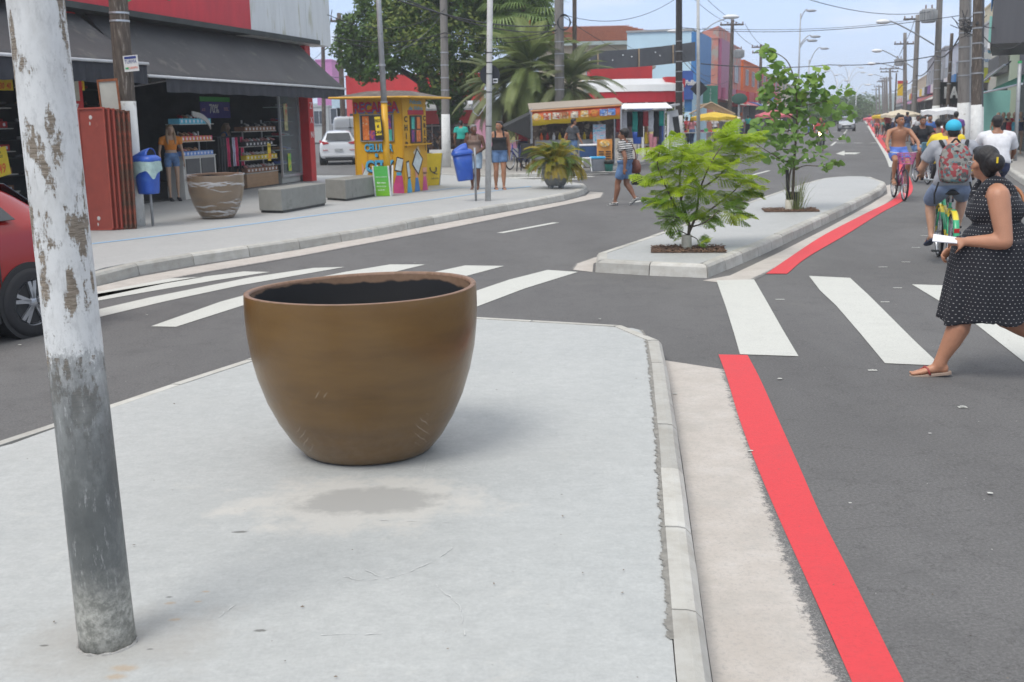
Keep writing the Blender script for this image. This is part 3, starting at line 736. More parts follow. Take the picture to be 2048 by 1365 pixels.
for i,(p,d) in enumerate(fr_specs):
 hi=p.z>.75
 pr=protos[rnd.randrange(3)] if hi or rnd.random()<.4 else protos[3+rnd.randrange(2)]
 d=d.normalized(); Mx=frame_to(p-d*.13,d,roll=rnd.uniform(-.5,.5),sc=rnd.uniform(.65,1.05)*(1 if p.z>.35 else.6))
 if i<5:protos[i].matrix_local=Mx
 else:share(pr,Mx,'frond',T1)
# second young tree: broad two-lobed leaves on thin branches
c2=P(1578,421,.15)
T2=thing('young_tree','taller young tree with broad rounded leaves on thin branches','tree',(c2.x,c2.y,.15))
def px(x,y,dy=0):q=A(x,y,c2.y+dy); return V((q.x-c2.x,q.y-c2.y,q.z-.15))
mb=MB(); br=[]
limb([V((.03,0,0)),px(1586,380),px(1588,330),px(1592,270),px(1594,210),px(1588,160,.1),px(1572,120,.1),px(1530,96,.1)],.03,.006)
limb([V((.0,0,0)),px(1578,360),px(1582,330),px(1560,318,-.2),px(1530,300,-.2),px(1506,285,-.2)],.018,.005)
limb([px(1588,340),px(1610,332,-.1),px(1640,332,-.2),px(1668,322,-.2)],.01,.004)
limb([px(1592,280),px(1620,265,.2),px(1650,250,.2),px(1680,240,.2)],.012,.004)
limb([px(1593,240),px(1570,225,.3),px(1545,205,.3),px(1525,190,.3)],.012,.004)
limb([px(1592,260),px(1560,262,-.3),px(1528,250,-.3)],.012,.004)
limb([px(1594,215),px(1615,190,.2),px(1635,160,.2),px(1638,140,.2)],.012,.004)
limb([px(1588,160),px(1556,130,.1),px(1540,110,.1)],.01,.004)
limb([px(1590,300),px(1560,300,.3),px(1540,310,.3)],.01,.004)
limb([px(1594,215),px(1640,205,-.1),px(1668,200,-.1)],.01,.003)
mb.build('trunk',BARK,T2,smooth=True)
mb=MB(); mb.tube([px(1578,421),px(1574,340)],.03,8); mb.build('stake',mat('dark_stake',(.04,.038,.035),.8),T2)
mb=MB(); mb.lathe([(.07,0),(.07,.19),(.062,.19),(.062,.0)],20,c=px(1578,421),cap=False); mb.build('trunk_guard',_M['cream_pvc'],T2,smooth=True)
mb=MB(); mb.lathe([(.10,0),(.12,.30),(.112,.30),(.09,.0)],20,c=px(1584,418,.12),cap=False); mb.build('plastic_pot',mat('black_plastic',(.03,.03,.033),.5),T2,smooth=True)
G2=leafmat('round_leaf',(.09,.19,.045),(.20,.33,.08),trans=.42); G2b=leafmat('round_leaf_young',(.16,.29,.05),(.26,.38,.07),trans=.4)
def round_leaf(seed):
 r_=random.Random(seed); mb=MB(); n=14; pts=[]
 for k in range(n):
  a=-pi/2+2*pi*k/n; rr=1.2-.36*math.exp(-((a-pi/2)/.35)**2)+.04*r_.random()
  pts.append((.066*cos(a)*rr*1.05,.07+.07*sin(a)*rr))
 vs=[(0,.075,-.004)]+[(x,y,-.9*abs(x)*abs(x)*3-.25*max(0,y-.05)+.012*r_.random()) for x,y in pts]
 mb.add(vs,[(0,1+k,1+(k+1)%n) for k in range(n)]); return mb
lp_=[round_leaf(k).build('leaf',G2,T2,smooth=True) for k in range(2)]+[round_leaf(9).build('leaf',G2b,T2,smooth=True)]
cl2=[(1530,100,0,14,9),(1545,120,0,16,10),(1558,140,.1,18,12),(1530,150,.1,16,8),(1570,160,.1,24,16),(1600,165,.1,26,18),(1630,165,.1,22,16),(1640,140,.1,12,8),(1545,185,.2,24,18),(1590,200,.2,30,22),(1630,200,0,28,20),(1660,190,0,20,12),(1690,178,0,12,5),(1530,205,.2,18,12),(1560,228,.1,26,18),(1605,235,0,24,14),(1650,230,.1,26,14),(1690,225,.1,20,9),(1525,250,-.2,24,16),(1560,265,-.1,26,18),(1600,275,-.1,28,18),(1640,275,.1,24,12),(1545,295,.1,24,14),(1590,310,-.1,26,14),(1625,300,0,20,8),(1650,322,-.2,18,8),(1672,322,-.2,14,6),(1510,250,-.2,12,6),(1565,330,0,14,6),(1688,275,0,8,3),(1535,318,.1,12,4)]
i=0; extra=MB()
for(x,y,dy,r_,n) in cl2:
 for k in range(int(n*1.7)):
  a=rnd.random()*2*pi; q=rnd.random()**.5
  p=px(x+cos(a)*r_*q,y+sin(a)*r_*q,dy+rnd.uniform(-.35,.35))
  d=V((rnd.uniform(-1,1),rnd.uniform(-1,.6),rnd.uniform(-.9,.1)))
  pr=lp_[2] if(y<170 and rnd.random()<.6) or rnd.random()<.12 else lp_[rnd.randrange(2)]
  Mx=frame_to(p,d,roll=rnd.uniform(-.7,.7),sc=rnd.uniform(.55,.95))
  if i<3:lp_[i].matrix_local=Mx
  elif i<297:share(pr,Mx,'leaf',T2)
  else:
   extra.T=Mx; mm_=round_leaf(rnd.randrange(50)); extra.add(mm_.v,mm_.f)
  i+=1
extra.T=None
tag(extra.build('small_leaves',G2,T2,smooth=True),None,None,None,'stuff')
# grass tuft and weeds at its foot
mb=MB()
for k in range(60):
 a=rnd.random()*2*pi; r0=rnd.random()*.16; h=rnd.uniform(.2,.75); lean=rnd.uniform(.05,.3)
 p0=px(1592,420,-.05)+V((cos(a)*r0,sin(a)*r0*.6,0)); p1=p0+V((cos(a)*lean*.4,sin(a)*lean*.4,h*.6)); p2=p0+V((cos(a)*lean,sin(a)*lean,h))
 w=V((.004,.002,0)); mb.quad(p0-w,p0+w,p1+w,p1-w); mb.add([p1-w,p1+w,p2],[(0,1,2)])
tag(mb.build('grass',leafmat('grass_blade',(.12,.2,.05),(.3,.32,.12)),T2),None,None,None,'stuff')
# ---------------------------------------------------------------- shoe shop on the left corner
SO=V((-6.0,33.3,.15)); SA=math.atan2(.972,.236)
sdx=V((cos(SA),sin(SA),0)); sin_=V((-sin(SA),cos(SA),0))
def SH(x,y,v=0.0):
 d=ray(x,y); o=V((0,0,CAMZ)); t_=((SO+sin_*v)-o).dot(sin_)/d.dot(sin_); q=o+d*t_-SO
 return V((q.dot(sdx),v,q.z))
def SG(x,y,z=0.0):
 q=P(x,y,.15+z)-SO; return V((q.dot(sdx),q.dot(sin_),z))
def SW(p):return SO+sdx*p[0]+sin_*p[1]+V((0,0,p[2]))
shop=thing('shoe_shop','open-fronted shoe shop with red and white fascia and dark interior','shop',SO,SA)
REDM=mat('red_fascia',(.52,.02,.03),.45,.12,3,dirt=(.33,.05,.045),dscale=2.5,dthr=.66,stretch=(1,1,.3))
WHM=mat('stained_white_panel',(.62,.64,.64),.5,.08,2,dirt=(.45,.45,.36),dscale=2.2,dthr=.58,stretch=(1.6,1,.25))
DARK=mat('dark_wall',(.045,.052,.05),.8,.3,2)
INTW=mat('interior_wall',(.16,.18,.175),.8,.2,2)
vF=-.55
fr=SH(662,93,vF); fm_=SH(503,67,vF); u0=-22
zb=fr.z
mb=MB(); mb.box(((u0+fm_.x)/2,vF+.3,zb+1.3),(fm_.x-u0,.6,2.6)); mb.build('red_fascia',REDM,shop)
mb=MB(); k=3; w_=(fr.x-fm_.x)/k
for i in range(k):mb.box((fm_.x+w_*(i+.5)+.002,vF+.3,zb+1.3-.012),(w_-.008,.6,2.6))
mb.build('white_fascia_panel',WHM,shop)
GRN=mat('green_letters',(.06,.36,.13),.5)
for x,ch in((262,'g'),(283,'y'),(322,'y'),(338,'f')):
 p=SH(x,0,vF-.02)
 lettering({'f':'T','g':'J'}.get(ch,'Y'),.8,GRN,(p.x,vF-.012,zb+.46-.0),(1,0,0),(0,0,1),shop,'lettering',.02,'CENTER')
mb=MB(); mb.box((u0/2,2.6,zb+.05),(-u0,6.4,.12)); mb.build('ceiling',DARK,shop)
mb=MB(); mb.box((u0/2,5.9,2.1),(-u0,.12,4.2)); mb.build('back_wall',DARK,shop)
mb=MB(); mb.box((-.06,3.0,1.9),(.12,5.9,4.2)); mb.build('side_wall',WHM,shop); mb=MB(); mb.box((-.13,3.0,1.5),(.01,5.6,3)); mb.build('dark_shade_panel',DARK,shop)  # dark panel added over the inner wall to stand in for indoor shade
mb=MB(); mb.box((u0/2,3.2,.004),(-u0,6.2,.012)); mb.build('floor',mat('shop_floor',(.17,.165,.155),.5,.2,2),shop)
mb=MB(); mb.box((u0/2,.12,-.03),(-u0,.16,.09)); mb.build('step',mat('dark_stone',(.07,.07,.068),.7,.3,5),shop)
# red pillars with white letters
pr_=SH(616,362,0); pl=SH(629,362,0)
RP=mat('red_pillar',(.50,.018,.022),.4,.12,4)
mb=MB(); mb.box((-.14,-.1,1.95),(.36,.3,3.9)); q=mb.build('pillar',RP,shop,bevel=.01)
for i,ch in enumerate('ARZXN'):
 lettering(ch,.26,mat('white_letter',(.75,.75,.74),.5),(-.14,-.255,2.95-.42*i),(1,0,0),(0,0,1),q,'lettering',.003,'CENTER')
pz=SG(198,440); uu=pz.x+1.3
mb=MB(); mb.box((uu,-.1,1.95),(.42,.3,3.9)); q=mb.build('pillar',RP,shop,bevel=.01)
zz_=SH(197,215,-.255)
lettering('Z',.3,_M['white_letter'],(uu-.05,-.255,1.95),(1,0,0),(0,0,1),q,'lettering',.003,'CENTER')
mb=MB(); mb.box((uu-.05,-.26,2.42),(.24,.02,.42)); mb.build('paper_notice',mat('cream_paper',(.45,.42,.33),.8,.2,9),q)
# display window at the right end with glass shelves
GLASS=mat('shop_glass',(.35,.4,.4),.05,0,alpha=.22,spec=.6)
g0,g1=SH(566,350,.05).x,-.34
mb=MB(); mb.box(((g0+g1)/2,.06,1.75),(g1-g0,.012,3.0)); mb.build('window_pane',GLASS,shop)
ALU=mat('aluminium',(.5,.51,.52),.35,.1,9,metal=.6)
mb=MB()
for u in(g0,g1):mb.box((u,.06,1.75),(.05,.06,3.1))
mb.box(((g0+g1)/2,.06,.22),(g1-g0,.05,.06)); mb.build('window_frame',ALU,shop)
mb=MB(); mb.box(((g0+g1)/2,.45,.14),(g1-g0-.06,.7,.26)); mb.build('window_plinth',mat('pale_plinth',(.4,.41,.38),.6),shop)
for i in range(6):
 mb=MB(); mb.box(((g0+g1)/2,.4,.55+.4*i),(g1-g0-.1,.34,.018)); mb.build('glass_shelf',mat('glass_edge',(.35,.45,.43),.2,0),shop)
SHCOL=[mat('shoe_%s'%n,c,.6,.15,30) for n,c in(('white',(.62,.61,.6)),('black',(.03,.03,.032)),('pink',(.6,.28,.27)),('tan',(.35,.2,.11)),('red',(.4,.03,.04)),('blue',(.07,.13,.4)),('grey',(.3,.3,.31)))]
def shoe_mesh():
 mb=MB(); prof=[(-.13,.032,.01,.07),(-.1,.038,.0,.085),(-.03,.036,0,.075),(.05,.044,0,.055),(.11,.04,.0,.045),(.145,.018,.008,.03)]
 mb.loft([[V((w*cos(a),y,(z0+z1)/2+(z1-z0)/2*sin(a))) for a in[2*pi*k/8 for k in range(8)]] for y,w,z0,z1 in prof]); return mb
_sh={}
def shoe(p,rz,ci,where='on the dim wall shelving of the shoe shop'):
 if ci not in _sh:
  o=shoe_mesh().build('shoe',SHCOL[ci],None,smooth=True); _sh[ci]=o
  o.location=p; o.rotation_euler=(0,0,rz); tag(o,'x','shoe')
 else:o=dup(_sh[ci],p,rz)
 return tag(o,['white','black','pink','tan','red','blue','grey'][ci]+' shoe '+where,None,'shoes '+where)
for i in range(6):
 for k in range(3):
  u=g0+.2+(g1-g0-.4)*(k+.5)/3; shoe(SW((u,.36,.56+.4*i)),SA+pi+random.uniform(-.3,.3),random.randrange(7),'on the %s glass shelf of the display window'%('lowest','second','third','fourth','fifth','top')[i])
# dim wall shelving along the back
SHELF=mat('dark_shelf',(.09,.095,.09),.6)
for i in range(7):
 mb=MB(); mb.box((u0/2-.3,5.6,.5+.45*i),(-u0-.8,.4,.03)); mb.build('wall_shelf',SHELF,shop)
for i in range(7):
 for k in range(10):shoe(SW((-1.0-k*.75-random.random()*.3,5.5,.52+.45*i)),SA+random.uniform(0,6),random.choice((0,1,3,4,1,6)),'on the %s dim back-wall shelf of the shoe shop'%('lowest','second','third','fourth','fifth','sixth','top')[i])
# posters
def poster(u0_,z0,w,h,cols,v,parent,name='poster',m_=None,label=None):
 mb=MB(); mb.box((u0_+w/2,v,z0+h/2),(w,.008,h)); return mb.build(name,cols,parent)
p=SH(572,290,.02)
poster(p.x,1.5,.22,.75,mat('leaflet',(.42,.4,.2),.6,.5,9,dirt=(.5,.05,.04),dscale=6,dthr=.55),.03,shop)
poster(p.x+.1,.35,.2,.5,mat('leaflet_green',(.12,.42,.08),.6,.2,9,dirt=(.5,.5,.05),dscale=5,dthr=.5),.03,shop)
# banner "ATE 70% DESC."
a,b_=SH(402,236,1.0),SH(461,236,1.0); zt,zl=SH(430,196,1.0).z,SH(430,236,1.0).z
bn=thing('sale_banner','purple sale banner hanging in the shoe shop reading 70% DESC','banner',SW((a.x,1.0,zl)),SA)
w_=b_.x-a.x; h_=zt-zl
mb=MB(); mb.box((w_/2,0,h_/2-.06),(w_,.012,h_-.1)); mb.build('cloth',mat('purple_cloth',(.055,.045,.22),.7,.15,5),bn)
mb=MB(); mb.box((w_/2,-.002,h_-.04),(w_,.016,.12)); mb.build('green_header',mat('green_strip',(.05,.32,.07),.7),bn)
WL=mat('white_print',(.7,.7,.7),.6,.05); PK=mat('pink_print',(.6,.32,.36),.6)
lettering('70%',h_*.62,WL,(w_*.44,-.012,h_*.24),(1,0,0),(0,0,1),bn,'lettering',.002,'CENTER',.95,offset=.004)
lettering('ATÉ',h_*.2,PK,(w_*.09,-.012,h_*.32),(1,0,0),(0,0,1),bn,'lettering',.002,'CENTER')
lettering('DESC.',h_*.24,PK,(w_*.86,-.012,h_*.36),(1,0,0),(0,0,1),bn,'lettering',.002,'CENTER',.8)
# price cards
YEL=mat('yellow_card',(.72,.52,.02),.6,.08,8); ORP=mat('orange_print',(.72,.12,.02),.6); BLK=mat('black_print',(.02,.02,.02),.6)
def price_card(px_,py0,py1,pw,v,txt,lbl,tilt=0,small=None):
 a=SH(px_,py1,v); z1=SH(px_,py0,v).z; w=pw
 q=thing('price_card',lbl,'price card',SW(a),SA,'yellow price cards in the shoe shop'); q.rotation_euler[1]=tilt; h=z1-a.z
 mb=MB(); mb.box((w/2,0,h/2),(w,.008,h)); mb.build('card',YEL,q)
 lettering(txt,h*.46 if small else h*.6,ORP,(w/2,-.007,h*.12),(1,0,0),(0,0,1),q,'lettering',.001,'CENTER',.85,shear=.2,offset=.004)
 if small:lettering(small,h*.13,BLK,(w/2,-.007,h*.78),(1,0,0),(0,0,1),q,'lettering',.001,'CENTER',.9,shear=.2)
price_card(-10,300,358,.44,-.3,'49','large yellow price card 49 at the left end of the shop',R(-8),'SEM\nJUROS')
for x,tx in((-6,'30'),(8,'40'),(134,'10'),(154,'30')):price_card(x,152,181,.26,.25,tx,'yellow price card %s hanging under the left awning%s'%(tx,' beside the red pillar' if x==154 else ''),R(0))
price_card(150,332,375,.14,-.1,'9','narrow yellow price strip on the shop counter behind the white pole',R(3))
price_card(536,287,322,.19,-.15,'39','yellow price card 39 on the shoe rack next to the display window',R(3),'OFERTA')
# shoe racks: white and brown gondolas
def boxes(u,v,z,n,m_,lbl,w=.2,h=.12,tilt=0,gap=.01,tag_=True,d=.3):
 for k in range(n):
  mb=MB(); mb.box((0,0,h/2),(w,d,h)); o=mb.build('shoe_box',m_,None); o.location=SW((u+k*(w+gap),v,z)); o.rotation_euler=(0,0,SA+random.uniform(-.05,.05)); tag(o,lbl,'shoe box',lbl)
  if tag_:mb=MB(); mb.box((0,-d/2-.002,h/2),(w*.35,.003,h*.5)); mb.build('size_label',WL,o)
CARD_B=mat('brown_box',(.24,.12,.065),.7,.2,6); CARD_Y=mat('yellow_box',(.66,.48,.02),.6,.1,6); CARD_C=mat('cyan_box',(.13,.48,.62),.6,.1,6)
CARD_BL=mat('blue_box',(.16,.28,.6),.6,.1,6); CARD_O=mat('orange_box',(.62,.3,.02),.6,.35,8,dirt=(.6,.05,.2),dscale=8,dthr=.52); CARD_R=mat('red_box',(.45,.03,.03),.6,.15,6); CARD_K=mat('black_box',(.03,.028,.03),.6)
WOODB=mat('beech_board',(.36,.22,.12),.5,.15,3,stretch=(1,1,6)); CREAM=mat('cream_board',(.52,.51,.47),.5,.06,4)
def rack(px0,px1,v,tiers,base_m,base_h,lbl,ytop,d=.45):
 a=SH(px0,380,v); b=SH(px1,380,v); w=b.x-a.x; H_=SH(px1,ytop,v).z
 q=thing('shoe_rack',lbl,'shoe rack',SW((a.x,v,0)),SA)
 mb=MB(); mb.box((w/2,d/2+.02,base_h/2),(w,d,base_h)); mb.build('base',base_m,q,bevel=.006)
 mb=MB(); mb.box((w/2,d/2+.02,base_h+.01),(w+.03,d+.03,.02)); mb.build('base_top',CREAM,q)
 for zt in tiers:
  mb=MB(); mb.box((w/2,d*.45,zt),(w+.06,d*.8,.018)); mb.build('shelf',CREAM,q)
 for k in(.2,.8):mb=MB(); mb.box((w*k,d*.6,(base_h+H_)/2),(.03,.03,H_-base_h)); mb.build('post',ALU,q)
 return a.x,w,H_
# brown rack beside the display window
u,w,H_=rack(497,560,.15,(.74,1.10,1.5),WOODB,.38,'brown shoe rack stacked with boxes near the display window',240)
n=int(w/.21)
boxes(u+.1,.3,.41,n,CARD_B,'brown shoe box on the lowest tier of the rack near the display window')
boxes(u+.1,.3,.75,n,CARD_Y,'yellow shoe box on the rack near the display window')
boxes(u+.1,.3,1.11,n-1,CARD_K,'black shoe box on the rack near the display window')
boxes(u+.1,.3,1.51,n,CARD_B,'brown shoe box on the top tier of the rack near the display window')
for z,cs in((.54,(2,0,0,0,0)),(.88,(0,0,2,0,0)),(1.24,(2,2,0,2,0)),(1.64,(1,0,1,1,0))):
 for k in range(n):shoe(SW((u+.12+k*.21,.26,z)),SA+pi*.75+random.uniform(-.3,.3),cs[k%5],'on the %s tier of the brown rack'%({.54:'lowest',.88:'second',1.24:'third',1.64:'top'}[z]))
# white shelf unit behind the wrapped planter
u,w,H_=rack(372,437,-.35,(1.32,1.72),CREAM,.98,'white shelf unit with cyan and blue shoe boxes behind the wrapped planter',262)
mb=MB();
for k in range(2):mb.box((u+w*(.27+.46*k)+0,-.345,.68),(w*.4,.02,.5))
o=mb.build('shelf_opening',mat('dark_recess',(.1,.1,.1),.8),None); o.parent=[c for c in bpy.data.objects if c.name.startswith('shoe_rack')][-1]; o.location=(-u,.345+.004,0)
n=max(3,int(w/.17))
boxes(u+.05,-.2,1.0,n,CARD_BL,'blue shoe box on the white shelf unit',.15,.1)
boxes(u+.05,-.2,1.33,n,CARD_O,'orange and pink shoe box on the white shelf unit',.15,.12)
boxes(u+.05,-.2,1.73,n-1,CARD_C,'cyan shoe box on top of the white shelf unit',.17,.12)
for z in(1.11,1.46,1.86):
 for k in range(4):shoe(SW((u+.15+k*.2,-.25,z)),SA+pi*.8+random.uniform(-.3,.3),random.choice((0,3,4,2)),'on the boxes of the white shelf unit, %s tier'%({1.11:'lowest',1.46:'middle',1.86:'top'}[z]))
for k in range(4):shoe(SW((u+.12+k*.26,-.37,.45)),SA+pi*.8,random.choice((3,4)),'in the open compartment of the white shelf unit')
mb=MB(); pts=[V((u+w*.35,-.35,2.02)),V((u+w*.62,-.36,1.96)),V((u+w*.8,-.37,1.82)),V((u+w*.85,-.37,1.73))]; pts=spline(pts,4)
for i in range(len(pts)-1):mb.quad(pts[i],pts[i+1],pts[i+1]+V((.02,-.0,-.14)),pts[i]+V((.0,0,-.1)))
o=mb.build('display_arch',CREAM,None,solid=.03); o.location=SO; o.rotation_euler=(0,0,SA); tag(o,'cream curved display arch on the white shelf unit','display arch')
# clothes rail with black trousers and pink leggings
a=SH(440,380,.35); b=SH(490,380,.35); w=b.x-a.x
q=thing('clothes_rail','black clothes rail hung with dark trousers and pink leggings','clothes rail',SW((a.x,.35,0)),SA)
mb=MB()
mb.tube([(0,0,1.38),(w,0,1.38)],.02,6); mb.tube([(0,.3,1.38),(w,.3,1.38)],.02,6)
for x in(0,w):
 mb.tube([(x,0,.02),(x,0,1.38)],.018,6); mb.tube([(x,.3,.02),(x,.3,1.38)],.018,6); mb.tube([(x,0,1.38),(x,.3,1.38)],.018,6)
mb.build('frame',mat('black_metal',(.02,.02,.022),.4),q)
GC=[mat('cloth_black',(.018,.018,.02),.9,.2,20),mat('cloth_grey',(.05,.05,.055),.9,.2,20),mat('cloth_pink',(.62,.04,.13),.8,.2,20),mat('cloth_pale',(.5,.5,.62),.8,.2,20),mat('cloth_navy',(.03,.05,.14),.9,.2,20)]
def garment(x,y,z,w,h,m_,lbl,org,rz,leg=True,grp='clothes hanging on the rail'):
 mb=MB(); n=8
 for(x0,x1) in(((-w/2,-w*.04),(w*.04,w/2)) if leg else((-w/2,w/2),)):
  rings=[]
  for i in range(6):
   z_=-h*i/5; k_=1-.25*i/5 if leg else 1+.15*i/5
   rings.append([V(((x0+x1)/2*(1)+(x1-x0)/2*k_*cos(2*pi*j/n),.02*sin(2*pi*j/n)+.006*sin(i*2+j),z_)) for j in range(n)])
  mb.loft(rings)
 o=mb.build('hanging_clothes',m_,None,smooth=True); o.location=org+Matrix.Rotation(rz,3,'Z')@V((x,y,z)); o.rotation_euler=(0,0,rz); tag(o,lbl,'garment',grp); return o
for k in range(9):
 ci=(0,1,1,2,0,3,2,0,2)[k]
 garment(.08+k*(w-.16)/8,-.02,1.36,.2,1.0 if ci<2 else.75,GC[ci],('black trousers','charcoal trousers','pink leggings','pale shorts')[ci]+' hanging on the black clothes rail in the shoe shop',SW((a.x,.35,0)),SA,grp='clothes on the black rail')
# left part of the shop: red shoe boxes on shelves, wooden counter with a notice
u,w,H_=rack(-60,40,1.2,(.8,1.25,1.7,2.1),CREAM,.45,'pale shelf unit full of red shoe boxes at the left end of the shop',240)
for z in(.47,.82,1.27,1.72):boxes(u+.1,1.35,z,int(w/.22),CARD_R if z>1.2 else CARD_B,('red' if z>1.2 else 'brown')+' shoe box on the pale shelf unit at the left end of the shop')
a=SH(155,440,-.1); b=SH(186,440,-.1)
q=thing('counter','small wooden counter on castors beside the red pillar','counter',SW((a.x,-.1,0)),SA); w=b.x-a.x
mb=MB(); mb.box((w/2,.25,.52),(w,.5,.8)); mb.build('cabinet',mat('orange_wood',(.42,.22,.06),.5,.15,3),q,bevel=.01)
mb=MB(); mb.box((w/2,.25,.94),(w+.06,.54,.05)); mb.build('top',CREAM,q)
for x in(.08,w-.08):mb=MB(); mb.ell((x,.06,.06),(.05,.03,.06)); mb.build('castor',_M['black_metal'],q)
mb=MB(); mb.box((w*.55,-.03,.86),(.34,.012,.32),rot=Matrix.Rotation(R(4),3,'Y')); o=mb.build('paper_notice',mat('lilac_paper',(.58,.56,.68),.8),None); o.parent=q
# awnings
AWN=mat('awning_canvas',(.082,.080,.081),.85,.14,1.2,dirt=(.13,.125,.115),dscale=1.6,dthr=.6,bump=.3,bscale=14); AWNV=mat('valance_canvas',(.035,.037,.045),.85,.2,6)
def awning(name,lbl,bar_l,bar_r,vb,top_z,ul_off,ur_off,val,val_from=None):
 a=SH(*bar_l,vb); b=SH(*bar_r,vb); q=thing(name,lbl,'awning',SO,SA)
 mb=MB(); n=60; k=9
 tl=V((a.x+ul_off,-.04,top_z)); tr_=V((b.x+ur_off,-.04,top_z))
 def pt(i,j):
  s_=i/n; t_=j/k; A_=a.lerp(b,s_); B_=tl.lerp(tr_,s_); p=A_.lerp(B_,t_)
  return p+V((0,0,-.05*sin(pi*t_)-.02*abs(sin(s_*pi*5))*sin(pi*t_)))
 mb.loft([[pt(i,j) for j in range(k+1)] for i in range(n+1)],cap=False,closed=False)
 mb.build('canvas',AWN,q,smooth=True,solid=.006)
 mb=MB(); mb.tube([a,b],.03,10); mb.build('bar',mat('white_bar',(.58,.59,.6),.4),q,smooth=True)
 mb=MB(); n=150; s0=val_from or 0
 def vp(i,t_):s_=s0+(1-s0)*i/n; p=a.lerp(b,s_); return p+V((0,.03+.02*sin(i*.9)*t_+.012*sin(i*2.3+1)*t_,-.02-val*t_*(1+.03*sin(i*.35))))
 mb.loft([[vp(i,0),vp(i,.5),vp(i,1)] for i in range(n+1)],cap=False,closed=False)
 mb.build('valance',AWNV,q,smooth=True)
 mb=MB()
 for s_ in(.12,.5,.88):
  p=a.lerp(b,s_); mb.tube([p,(p.x-.2,0,p.z-.5+.3)],.02,6)
 mb.build('folding_arm',ALU,q)
awning('awning','long grey canvas awning over the right half of the shoe shop',(296,152),(691,178),-1.35,zb+.06,-.1,-.35,.28,.07)
awning('awning','grey canvas awning over the left end of the shoe shop',(-260,92),(296,128),-1.7,zb+.1,0,-.05,.36)
# ---------------------------------------------------------------- people (built as one skin each; clothing and hair are children)
SK={}
def skin(name,c):
 return mat('skin_'+name,c,.5,.1,7,bump=.05,bscale=90)
SK1=skin('tan',(.33,.155,.085)); SK2=skin('brown',(.23,.105,.06)); SK3=skin('dark',(.12,.055,.034)); SK4=skin('fair',(.46,.255,.165)); SKM=skin('doll',(.42,.27,.18))
HB=mat('hair_black',(.012,.01,.01),.45,.4,60,bump=.5,bscale=140,stretch=(1,1,.2)); HBR=mat('hair_brown',(.06,.032,.02),.5,.4,60,bump=.5,bscale=120); HG=mat('hair_grey',(.2,.19,.19),.6,.3,60,bump=.5); HBL=mat('hair_blonde',(.27,.18,.10),.5,.3,50,bump=.5,stretch=(1,1,.2))
def lerpv(a,b,t):return V(a)+(V(b)-V(a))*t
def seg(mb,pts,rs,n=12):
 mb.tube(pts,rs,n); mb.ell(pts[0],rs[0],n=n,m=7); mb.ell(pts[-1],rs[-1],n=n,m=7)
def torso_rings(J,inf=0.0,chest=1.0,belly=1.0,lo=0.0,hi=1.0,n=20,bust=0.0,hipw=1.0):
 """ellipse rings from crotch to neck base along the spine"""
 pel,nb=V(J['pelvis']),V(J['neck']); up=(nb-pel); Ls=up.length; up.normalize()
 sd=(V(J['shR'])-V(J['shL'])).normalized(); sd=(sd-up*sd.dot(up)).normalized(); shd=sd
 hd=(V(J['hipR'])-V(J['hipL'])).normalized()
 prof=[(-.13,.085,.075),(-.06,.150*hipw,.105),(.03,.168*hipw,.118*belly**.5),(.12,.166*hipw,.115*belly),(.24,.150,.108*belly),(.36,.138,.102*belly),(.48,.142,.104),(.62,.155,.112+bust),(.74,.165,.110+bust*.6),(.86,.162,.095),(.95,.125,.075),(1.02,.07,.06),(1.07,.05,.052)]
 rings=[]; bend=J.get('bend',0)
 for t,w,d in prof:
  if t<lo-.001 or t>hi+.001:continue
  s_=hd.lerp(shd,max(0,min(1,t))).normalized(); f=up.cross(s_).normalized()
  c=pel+up*(Ls*t)-f*(.02*sin(pi*max(0,min(1,t))))+f*J.get('hump',0)*sin(pi*max(0,min(1,t)))*-1
  if t<.1:c=c-f*.0
  w=w*chest+inf; d=d*chest+inf
  rings.append([c+s_*w*cos(2*pi*j/n)*(1 if abs(cos(2*pi*j/n))<.8 else 1)+f*d*sin(2*pi*j/n)*(1.0 if sin(2*pi*j/n)>0 else.92) for j in range(n)])
 return rings
def foot(mb,ank,toe,s=1.0,toes=False):
 a,t_=V(ank),V(toe); d=(t_-a); L_=d.length; d.normalize(); u=V((0,0,1)); sdv=d.cross(u).normalized(); u=sdv.cross(d)
 sole=a-u*.055*s
 mb.ell(a-d*.03*s-u*.03*s,(.033*s,.033*s,.036*s))
 rings=[]
 for k,w,h0,h1 in((-.055,.026,.0,.05),(0,.034,-.004,.075),(.06,.037,-.004,.06),(.12,.044,-.004,.04),(.165,.044,-.002,.028),(.2,.03,.0,.02)):
  rings.append([sole+d*k*s+sdv*(w*s*cos(b))+u*(s*((h0+h1)/2+(h1-h0)/2*sin(b))) for b in[2*pi*j/10 for j in range(10)]])
 mb.loft(rings)
 if toes:
  for k in range(5):
   q=sole+d*(.195-.012*k*k*.35)*s+sdv*((.034-.017*k)*s)+u*.012*s
   mb.ell(q,(.011*s if k else.014*s,)*3,n=8,m=6)
